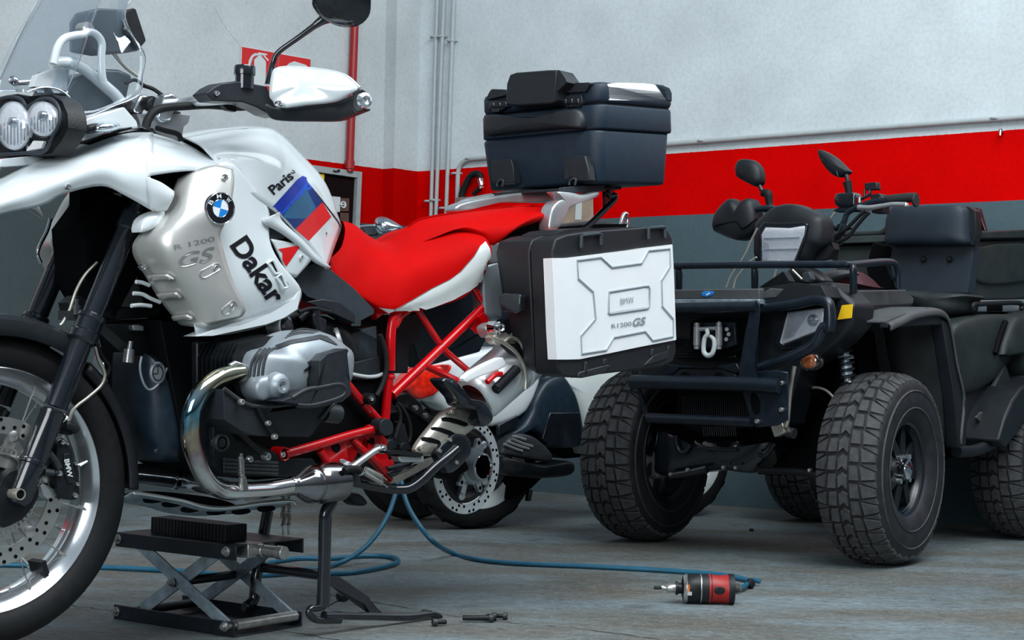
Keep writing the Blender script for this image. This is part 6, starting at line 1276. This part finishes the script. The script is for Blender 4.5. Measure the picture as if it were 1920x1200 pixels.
QF('front_axle_case', zn("270,240 400,250 430,330 440,400 480,430 520,400 545,330 590,335 600,300 655,300 660,370 680,390 690,300 970,300 980,370 1000,300 1050,310 1060,400 1090,350 1150,360 1180,440 1220,450 1300,330 1320,350 1250,480 1180,560 1120,610 1000,600 840,580 700,600 520,620 370,640 280,620 240,560"), .14, .05, .08, 'black_gloss', p=3, r=2)
QF('axle_slot', zn("785,350 830,310 900,315 905,370 800,380"), .185, .004, .01, 'black_pure', p=4)
QT('axle_bar', zn("690,395 970,402"), .006, 'atv_steel', .195)
QT('drag_link', zn("420,270 425,350 450,410 480,425 520,400 545,350"), .008, 'atv_steel', .20); QT('drag_link', zn("1165,440 1210,458 1250,430 1290,370 1310,340"), .008, 'atv_steel', .20)
QT('lower_arm', zn("370,630 520,610 700,570"), .014, 'black_gloss', .20); QT('lower_arm', zn("1170,590 1350,590 1600,610 1760,660"), .013, 'engine_black', .16)
QP('inner_body', [(1410, 700), (1600, 620), (1640, 900), (1420, 880)], .0, .15, 'black_pure', bevel=0)
QP('inner_body', [(1200, 700), (1300, 700), (1290, 880), (1235, 870)], .0, .10, 'black_pure', bevel=0)
for x, y in zn("845,558 955,562 370,620 522,580 1622,583"):
    bm = NB(); screw(bm, B(x, y, .22, 0), (1, 0, 0), .007); obj('bolt', bm, 'brushed', quad)
# headlight pod
pod = QF('headlight_pod', za("400,770 398,560 430,500 500,440 560,415 640,410 720,440 800,480 830,520 835,650 780,700 700,790 500,780"), -.10, .05, .05, 'atv_plastic', p=3.2)
QP('pod_flank', za("740,440 810,490 835,540 835,650 870,650 880,690 840,750 700,775 640,770 780,650 700,520"), -.12, .04, 'black_plastic', bevel=.01)
QP('pod_opening', za("410,770 405,560 440,520 530,525 690,520 715,535 700,620 640,770"), -.044, .02, 'black_gloss', bevel=.004, par=pod)
QP('reflector', za("430,765 425,600 450,555 600,560 695,545 690,600 625,768"), -.040, .006, 'refl', bevel=.003, par=pod)
bm = NB()
for i in range(2): tube(bm, L3(za("%d,%d %d,%d" % (440, 625 + i * 70, 665 - i * 16, 618 + i * 72)), -.036, 0), .0025, 6, 1)
for i in range(6): tube(bm, L3(za("%d,%d %d,%d" % (438 + i * 7, 640 + i * 3, 430 + i * 8, 765)), -.036, 0), .0015, 5, 1)
obj('reflector_rib', bm, 'rim_alu', pod, merge=False)
QP('lens', za("425,768 420,600 450,550 600,556 698,540 694,602 630,770"), -.028, .003, 'lens_glass', bevel=.002, par=pod)
# handlebar and controls
QT('handlebar', za("400,440 500,440 700,500 850,545 900,560 940,520 960,470 1000,440 1100,400 1200,385"), .011, 'atv_steel', -.30); QT('handlebar_stem', za("870,640 920,590 945,545"), .014, 'atv_steel', -.25)
for q in ("850,650 900,600 960,560 1040,480 1080,450", "870,660 960,620 1010,560 1060,500 1100,460", "840,740 870,680 900,660"): QT('cable', za(q), .007, 'rubber', -.24)
QT('cable', za("885,460 860,500 850,530 845,600 835,650"), .004, 'titan', -.25); QT('cable', za("400,560 360,640 330,710 290,780 240,850 205,930"), .0035, 'titan', .0); QT('cable', za("395,740 340,780 300,830 265,880 250,935"), .0035, 'titan', .05); QT('cable', za("620,820 660,860 680,880"), .004, 'titan', .1)
QP('bar_knuckle', za("895,530 960,530 975,560 940,575 900,565"), -.26, .03, 'atv_steel')
QF('brake_reservoir', za("898,352 960,340 1020,342 1025,400 1015,425 905,425"), -.32, .02, .03, 'black_gloss', p=6); QP('lever_clamp', za("868,450 900,430 970,405 1030,420 1040,455 900,460"), -.31, .03, 'atv_steel')
QT('brake_lever', za("1030,430 1100,432 1180,420 1250,410 1330,412"), [.010, .010, .009, .008, .009], 'alu', -.28); QF('lever_tip', za("1310,405 1335,400 1340,425 1320,430"), -.28, .008, .008, 'alu')
QT('grip', za("1185,385 1250,378 1330,370 1392,368"), [.017, .017, .0175, .018], 'grip_rubber', -.34); bm = NB(); lathe(bm, B(*za("1392,384")[0], -.34, 0), (0, 1, 0), [(0, .004), (.024, .003), (.026, 0), (.024, -.006), (0, -.006)], 24); obj('grip_flange', bm, 'grip_rubber', quad)
QP('switch_block', za("1105,350 1160,340 1190,380 1185,465 1115,465 1105,400"), -.31, .05, 'black_plastic', bevel=.005); QP('switch_button', za("1135,370 1165,365 1168,395 1138,398"), -.305, .01, 'black_gloss', bevel=.002)
QP('accessory_box', za("1065,278 1145,270 1152,318 1070,322"), -.31, .03, 'black_plastic', bevel=.004); QT('accessory_stem', za("1070,365 1070,320"), .005, 'black_gloss', -.31); QT('accessory_stem', za("1105,320 1100,350 1060,372 1035,380"), .006, 'black_gloss', -.31)
bm = NB(); cyl(bm, B(*za("1040,400")[0], -.31, 0), B(*za("1042,365")[0], -.31, 0), .008); cyl(bm, B(*za("1085,410")[0], -.31, 0), B(*za("1085,392")[0], -.31, 0), .008); obj('clamp_bolt', bm, 'brushed', quad)
mr = QF('mirror', za("270,170 290,135 340,128 390,145 425,190 435,260 420,290 390,300 330,270 280,240 268,205"), -.42, .03, .02, 'atv_plastic', p=2.6); QT('mirror_stem', za("410,285 425,320 440,345"), .008, 'atv_steel', -.42, par=mr); QT('mirror_boot', za("430,340 465,345 475,400 490,450"), [.014, .017, .014, .012], 'rubber', -.42, par=mr)
mr = QF('mirror', za("780,75 800,72 850,95 900,130 950,180 975,205 950,225 905,240 860,215 820,170 790,120"), -.36, .02, .025, 'atv_plastic', p=2.2); QT('mirror_stem', za("955,225 962,250 968,280"), .008, 'atv_steel', -.36, par=mr); QT('mirror_boot', za("962,270 968,300 975,345"), [.017, .015, .013], 'rubber', -.36, par=mr)
QT('mirror_edge', za("800,130 850,160 880,170 905,235"), .002, 'dark_cast', -.345, par=mr)
QF('hand_guard', za("130,520 150,460 200,400 245,375 290,420 315,445 330,380 370,380 390,420 405,500 400,560 370,600 300,635 240,625 180,600 135,575"), -.30, .04, .04, 'atv_plastic', p=3, r=2); QT('guard_crease', za("135,545 200,530 270,520 310,560 400,500"), .003, 'black_pure', -.262); QP('guard_notch', za("250,380 320,400 300,480 270,440"), -.262, .01, 'atv_dusty', bevel=.001) if 0 else None
QP('bar_mount', za("395,420 480,410 495,455 440,460 400,450"), -.35, .04, 'black_plastic')
# tank between pod and rack
QF('fuel_tank', za("820,930 820,880 860,835 920,820 980,830 1040,870 1090,920 1130,930"), -.35, .08, .1, 'tint_red', p=2.2); QF('tank_cover', za("820,890 860,835 940,822 1000,840 940,870 860,895"), -.26, .03, .05, 'atv_dusty', p=2.2)
QP('wiring_box', za("680,840 720,830 740,880 715,900 680,890"), .10, .03, 'grey_plastic', bevel=.003); QF('wiring', za("560,890 620,800 700,800 790,850 830,900 700,910 560,910"), .0, .02, .05, 'engine_black'); QT('wiring', za("500,900 510,850 520,820"), .004, 'titan', .1)
QP('front_tray', za("410,930 470,890 560,830 600,890 560,930"), .20, .04, 'engine_black')
# seat, backrest and cargo box
bk = QF('backrest_pad', zj("425,475 415,400 422,280 450,215 490,185 600,180 950,175 1000,195 1025,240 1030,400 1025,470 900,478 600,480"), -.86, .05, .05, 'atv_seat', p=4)
QP('backrest_side', zj("950,175 1030,190 1075,220 1085,380 1060,480 1010,475 1020,300 1010,220"), -.87, .05, 'black_plastic', bevel=.008)
QP('backrest_panel', zj("460,485 1060,480 1050,600 1020,840 800,830 560,830 470,800 430,600"), -.90, .06, 'atv_seat', bevel=.01)
for x, y in zj("683,583 878,583"):
    bm = NB(); lathe(bm, B(x, y, -.89, 0), (1, 0, 0), [(0, .008), (.010, .006), (.013, 0), (0, -.004)], 16); obj('panel_stud', bm, 'rubber', quad)
QF('rear_seat', zj("560,820 800,830 1030,850 1000,900 980,980 850,1020 700,960 590,860"), -.80, .10, .12, 'atv_olive', p=3)
QP('seat_underside', zj("440,480 300,450 250,640 300,800 480,830 470,600"), -.92, .10, 'black_pure', bevel=.01)
QP('grab_frame', zj("1050,195 1100,200 1145,370 1085,365"), -.95, .03, 'black_plastic'); QT('grab_frame_edge', zj("1095,200 1120,290 1150,370"), .004, 'tint_red', -.94)
QT('bed_edge', zj("20,395 280,392 370,385 415,350"), .012, 'atv_olive', -1.05); QP('bed_panel', zj("130,400 420,385 420,450 140,450"), -1.06, .05, 'atv_olive'); QP('bed_panel', zj("0,470 280,465 200,700 150,700 0,640"), -1.10, .04, 'atv_olive'); QT('bed_rail', zj("280,470 240,600 200,700"), .006, 'atv_dusty', -1.05)
QP('bed_frame', zj("280,450 430,450 480,830 300,800 210,720"), -1.08, .05, 'black_pure')
cb = QP('cargo_box', zj("1075,440 1500,430 1500,880 1060,885 1040,850 1045,700"), .36, .6, 'atv_olive', ax=1, bevel=.02)
QP('box_flange', zj("1090,375 1500,360 1500,425 1075,432"), .38, .66, 'atv_olive', ax=1, bevel=.006); QF('box_recess', zj("1080,500 1500,480 1500,700 1440,745 1200,770 1080,745 1060,700"), .362, .012, .01, 'atv_olive', ax=1, p=8, par=cb)
QP('box_shadow_gap', zj("1085,432 1500,424 1500,434 1085,440"), .375, .3, 'black_pure', ax=1, bevel=0)
QP('steel_sill', zj("990,895 1500,885 1500,980 975,980"), .40, .10, 'grey_cast', ax=1, bevel=.003); QT('sill_handle', zj("1060,965 1060,925 1120,920 1350,910 1420,920 1420,960"), .010, 'black_plastic', .43, 1); QP('sill_slot', zj("1170,930 1280,930 1280,975 1170,975"), .405, .01, 'black_pure', ax=1, bevel=0)
QF('side_bodywork', zl("480,900 560,840 700,810 870,815 860,880 800,1070 870,1080 860,1110 700,1280 520,1330 500,1100"), .42, .05, .15, 'atv_olive', ax=1, p=4)
QF('side_bodywork', zl("870,850 940,815 1100,800 1100,1200 1000,1260 940,1200 900,1080 800,1075"), .46, .05, .15, 'atv_olive', ax=1, p=4)
QT('body_groove', zl("865,860 830,950 795,1070"), .012, 'black_pure', .475, 1)
QP('footwell', zm("440,100 500,90 740,80 770,170 800,300 770,350 650,500 600,540 490,530 480,380"), .44, .06, 'atv_plastic', ax=1, bevel=.01)
QP('foot_guard', zm("600,395 740,130 790,290 660,470"), .47, .02, 'atv_olive', ax=1, bevel=.006); QP('foot_plate', zm("570,430 605,395 662,460 625,485"), .49, .01, 'atv_dusty', ax=1, bevel=.002)
QT('nerf_bar', zm("460,620 560,615 650,580 700,540 790,420 880,300"), .022, 'atv_plastic', .52, 1)
QP('heel_guard', zm("440,110 490,150 500,240 490,380 450,390 445,300"), .58, .02, 'atv_plastic', ax=1, bevel=.004); QP('rear_fender', zm("740,420 780,330 830,260 960,200 1300,200 1300,420 960,400 860,420 800,520 740,600 700,560"), .585, .35, 'atv_plastic', ax=1, bevel=.01)
QP('under_frame', [(1640, 880), (1900, 840), (1990, 760), (1820, 700), (1620, 800)], .10, .2, 'black_pure', ax=1, bevel=0)
# ================================================================= SCOOTER AND OTHER THINGS BEHIND
SF_o = WD.at(885, 990, 0, 2); e_ = WD.at(1275, 968, 0, 2); sdeg = degrees(atan2((e_ - SF_o).y, (e_ - SF_o).x)); SCO = Frame(SF_o, sdeg); use(SCO)
# local +x = towards its front wheel, -y faces the camera
sco = thing('scooter', 'white motor scooter with red tail light parked behind the motorcycle', 'scooter', SCO)
SL = (e_ - SF_o).length
def swheel(c, R, w_, m_rim):
    bm = NB(); lathe(bm, c, Y, [(R * .72, -w_), (R * .86, -w_ * 1.1), (R * .96, -w_ * .7), (R, 0), (R * .96, w_ * .7), (R * .86, w_ * 1.1), (R * .72, w_), (R * .7, 0)], 64, closed=True)
    for i in range(18):
        a = 2 * pi * i / 18
        for s in (-1, 1): tube(bm, [Vector(c) + Vector((cos(a + d) * r, s * h, sin(a + d) * r)) for d, r, h in ((0, R * 1.001, w_ * .1), (.12, R * .99, w_ * .5), (.2, R * .93, w_ * .9))], .003, 4, 2, True, 1)
    t_ = obj('tyre', bm, ['rubber', 'black_pure'], sco, smooth=60, merge=False)
    bm = NB(); lathe(bm, c, Y, [(R * .73, -w_ * .95), (R * .70, -w_ * 1.0), (R * .58, -w_ * .9), (R * .55, -w_ * .5), (R * .62, 0), (R * .55, w_ * .5), (R * .73, w_ * .95)], 64); r_ = obj('rim', bm, m_rim, sco, smooth=40)
    bm = NB(); lathe(bm, c, Y, [(R * .55, -w_ * .6), (R * .50, -w_ * .75), (R * .50, -w_ * .2)], 48); lathe(bm, c, Y, [(0, -w_), (.04, -w_), (.05, 0), (0, w_)], 24)
    for i in range(5): a = 2 * pi * i / 5 + .3; cyl(bm, Vector(c) + Vector((cos(a) * .04, -w_ * .4, sin(a) * .04)), Vector(c) + Vector((cos(a) * R * .56, -w_ * .4, sin(a) * R * .56)), .014, n=10)
    obj('spokes', bm, 'dark_cast', r_)
swheel((0, 0, .29), .29, .07, 'sign_white'); swheel((SL, 0, .27), .27, .055, 'sign_white')
def SP(name, pts, v, back, m, bevel=.004, par=None): bm = NB(); prism(bm, L3(pts, v), (0, back, 0)); return obj(name, bm, m, par or sco, bevel=bevel)
def SFp(name, pts, v, dep, back, m, p=2.6, r=3, par=None): bm = NB(); q = L3(pts, v); q = rnd(q, r) if r > 1 else q; puff(bm, q, dep, back, p, 8, (0, -1, 0)); return obj(name, bm, m, par or sco, smooth=50)
zq = lambda s: Z(840, 620, 3.157, s)
SFp('body_panel', [(755, 700), (790, 672), (860, 664), (960, 650), (1010, 690), (985, 770), (920, 800), (860, 790), (820, 760), (780, 745)], -.10, .04, .2, 'white_paint', p=3)
SFp('tail_light', zb("950,790 1020,720 1130,700 1290,685 1355,690 1360,730 1290,820 1240,940 1150,985 1060,1000 960,930 880,930 900,880"), -.15, .03, .04, 'red_lens', p=3, r=2)
SP('tail_light_band', zb("1290,690 1352,695 1355,715 1260,830 1210,930 1190,930 1230,800 1300,720"), -.178, .01, 'red_plastic', .002)
SFp('leg_shield', [(1010, 690), (1100, 660), (1190, 680), (1150, 750), (1112, 830), (1090, 850), (1080, 790), (1040, 720)], -.05, .05, .15, 'sign_white', p=3)
SFp('front_shield', [(1120, 690), (1200, 640), (1240, 760), (1200, 830), (1130, 800)], .0, .06, .12, 'white_paint', p=3)
SFp('mudguard', zq("300,640 420,560 480,470 500,400 560,300 640,262 680,275 740,370 770,470 785,560 795,640 760,685 600,690 540,620 450,590 330,660"), -.12, .03, .12, 'cover_blue', p=4)
SP('mudguard_edge', zq("605,485 780,485 790,640 760,690 600,685 560,640"), -.155, .02, 'black_gloss', .003)
SP('under_mudguard', zq("300,560 420,500 420,560 300,620"), -.15, .02, 'black_gloss', .003)
SFp('exhaust_guard', zq("310,700 340,650 400,610 480,620 540,660 600,720 610,760 560,775 400,745 310,730"), -.17, .02, .05, 'dark_cast', p=4)
for q in ("380,640 450,670 500,685", "350,655 430,685 480,700", "330,670 400,700 440,712", "380,625 420,632 460,645"):
    bm = NB(); tube(bm, L3(zq(q), -.192), .0055, 8, 3); obj('guard_slot', bm, 'alu', sco)
SFp('silencer', zq("310,745 400,770 560,790 700,770 740,800 720,850 600,870 450,870 330,850 310,800"), -.16, .05, .08, 'engine_black', p=2.5)
SP('swing_case', zq("370,850 560,870 500,930 430,970 380,990 340,1000"), -.08, .1, 'black_pure'); SP('centre_stand', zq("480,940 505,945 490,1010 472,1010"), -.05, .02, 'black_gloss', .002)
SFp('rim_cover', zq("170,1070 260,1045 340,960 350,1000 300,1060 220,1088"), -.085, .004, .004, 'seat_white', p=4) if 0 else None
SP('underbody', [(900, 800), (1060, 860), (1180, 850), (1240, 830), (1230, 780), (1060, 760), (950, 720)], .0, .1, 'black_pure')
SFp('seat', [(1050, 428), (1090, 416), (1130, 414), (1150, 430), (1148, 470), (1050, 480)], .0, .08, .1, 'black_plastic', p=3)
SP('underseat', [(960, 470), (1150, 470), (1120, 700), (960, 680)], .02, .1, 'black_pure')
T('grab_rail', [(1163, 434), (1165, 418), (1170, 402), (1176, 403), (1177, 418), (1172, 440)], .009, 'chrome', sco, v=.0); SP('grab_pad', [(1162, 425), (1167, 408), (1171, 412), (1166, 436)], .0, .01, 'red_plastic', .002)
T('loose_cable', zq("420,965 480,970 560,965 620,985 700,940 760,945"), .004, 'rubber', sco, v=.0) if 0 else None
# paper box and boards against the wall
t = thing('carton', 'beige cardboard box on the shelf behind the grab rail, under the top case', 'box', loc=tuple(WRp(1085, 415, .12))); b0 = t.location.copy()
bm = NB(); prism(bm, [WRp(x, y, .10) - b0 for x, y in [(1052, 380), (1070, 372), (1112, 366), (1113, 418), (1052, 420)]], WRp(1085, 415, .01) - WRp(1085, 415, .10)); obj('body', bm, 'wood', t, bevel=.003); t.children[0].name = 'carton_body'
bm = NB(); prism(bm, [WRp(x, y, .105) - b0 for x, y in [(1080, 372), (1092, 369), (1090, 412), (1078, 412)]], (WRp(1085, 415, .09) - WRp(1085, 415, .105))); obj('flap', bm, 'sign_white', t)
bm = NB(); prism(bm, [WRp(x, y, .14) - b0 for x, y in [(1030, 422), (1116, 420), (1117, 427), (1030, 430)]], WRp(1085, 415, .0) - WRp(1085, 415, .14)); obj('shelf_board', bm, 'pipe_grey', None); sb_ = bpy.data.objects['shelf_board']; sb_.location = b0; tag(sb_, 'grey wall shelf carrying the beige cardboard box', 'shelf')
# parked motorcycle whose wrapped mirror shows above the red seat
use(WD); D0 = 6.1
pm = thing('parked_motorcycle', 'dark parked motorcycle with a film-wrapped mirror showing above the red seat', 'motorcycle', loc=tuple(GD(735, 976, 0))); po = pm.location.copy(); 
def W3(pts, d): return [WD.at(x, y, d, 1) - po for x, y in pts]
zv = lambda s: Z(560, 260, 5.333, s)
D0 = po.y
bm = NB(); tube(bm, W3(zv("590,915 610,890 640,880 740,872 860,875"), D0), .007, 10, 4); obj('bar', bm, 'chrome', pm)
bm = NB(); puff(bm, rnd(W3(zv("750,860 770,800 820,780 880,790 960,830 1040,885 1030,910 960,950 880,955 800,940 770,900"), D0 - .02), 2), .04, .03, 2.2, 8, (0, -1, 0)); mm = obj('wrapped_mirror', bm, 'plastic_film', pm)
bm = NB(); puff(bm, rnd(W3(zv("765,860 790,810 880,800 980,860 1020,890 940,940 810,930"), D0), 2), .025, .02, 2.2, 8, (0, -1, 0)); obj('mirror_shell', bm, 'chrome', mm)
bm = NB(); prism(bm, W3(zv("640,900 770,890 800,960 660,975"), D0 + .05), (0, .03, 0)); prism(bm, W3(zv("660,985 900,975 980,940 1000,1060 700,1060"), D0), (0, .08, 0)); obj('dashboard', bm, 'grey_plastic', pm, bevel=.005)
bm = NB(); prism(bm, W3([(700, 455), (760, 445), (800, 460), (830, 640), (800, 760), (720, 800), (690, 700), (690, 560)], D0 + .02), (0, .12, 0)); obj('body', bm, 'cover_blue', pm, bevel=.01)
for x in (775,):
    c = WD.at(x, 905, D0 + .06, 1) - po; c.z = .27; bm = NB(); lathe(bm, c, (.5, -.85, 0), [(.18, -.05), (.25, -.055), (.27, 0), (.25, .055), (.18, .05)], 40); lathe(bm, c, (.5, -.85, 0), [(0, -.02), (.18, -.03), (.18, .03), (0, .02)], 24); obj('wheel', bm, 'rubber', pm)
# small cap on the floor
p = GD(1409, 996, 0); bm = NB(); lathe(bm, (0, 0, 0), (0, 0, 1), [(.009, 0), (.010, .004), (.007, .010), (0, .011)], 12); o = obj('bottle_top', bm, 'rubber', None); o.location = p; tag(o, 'tiny black rubber cap lying on the floor under the quad bike', 'cap')
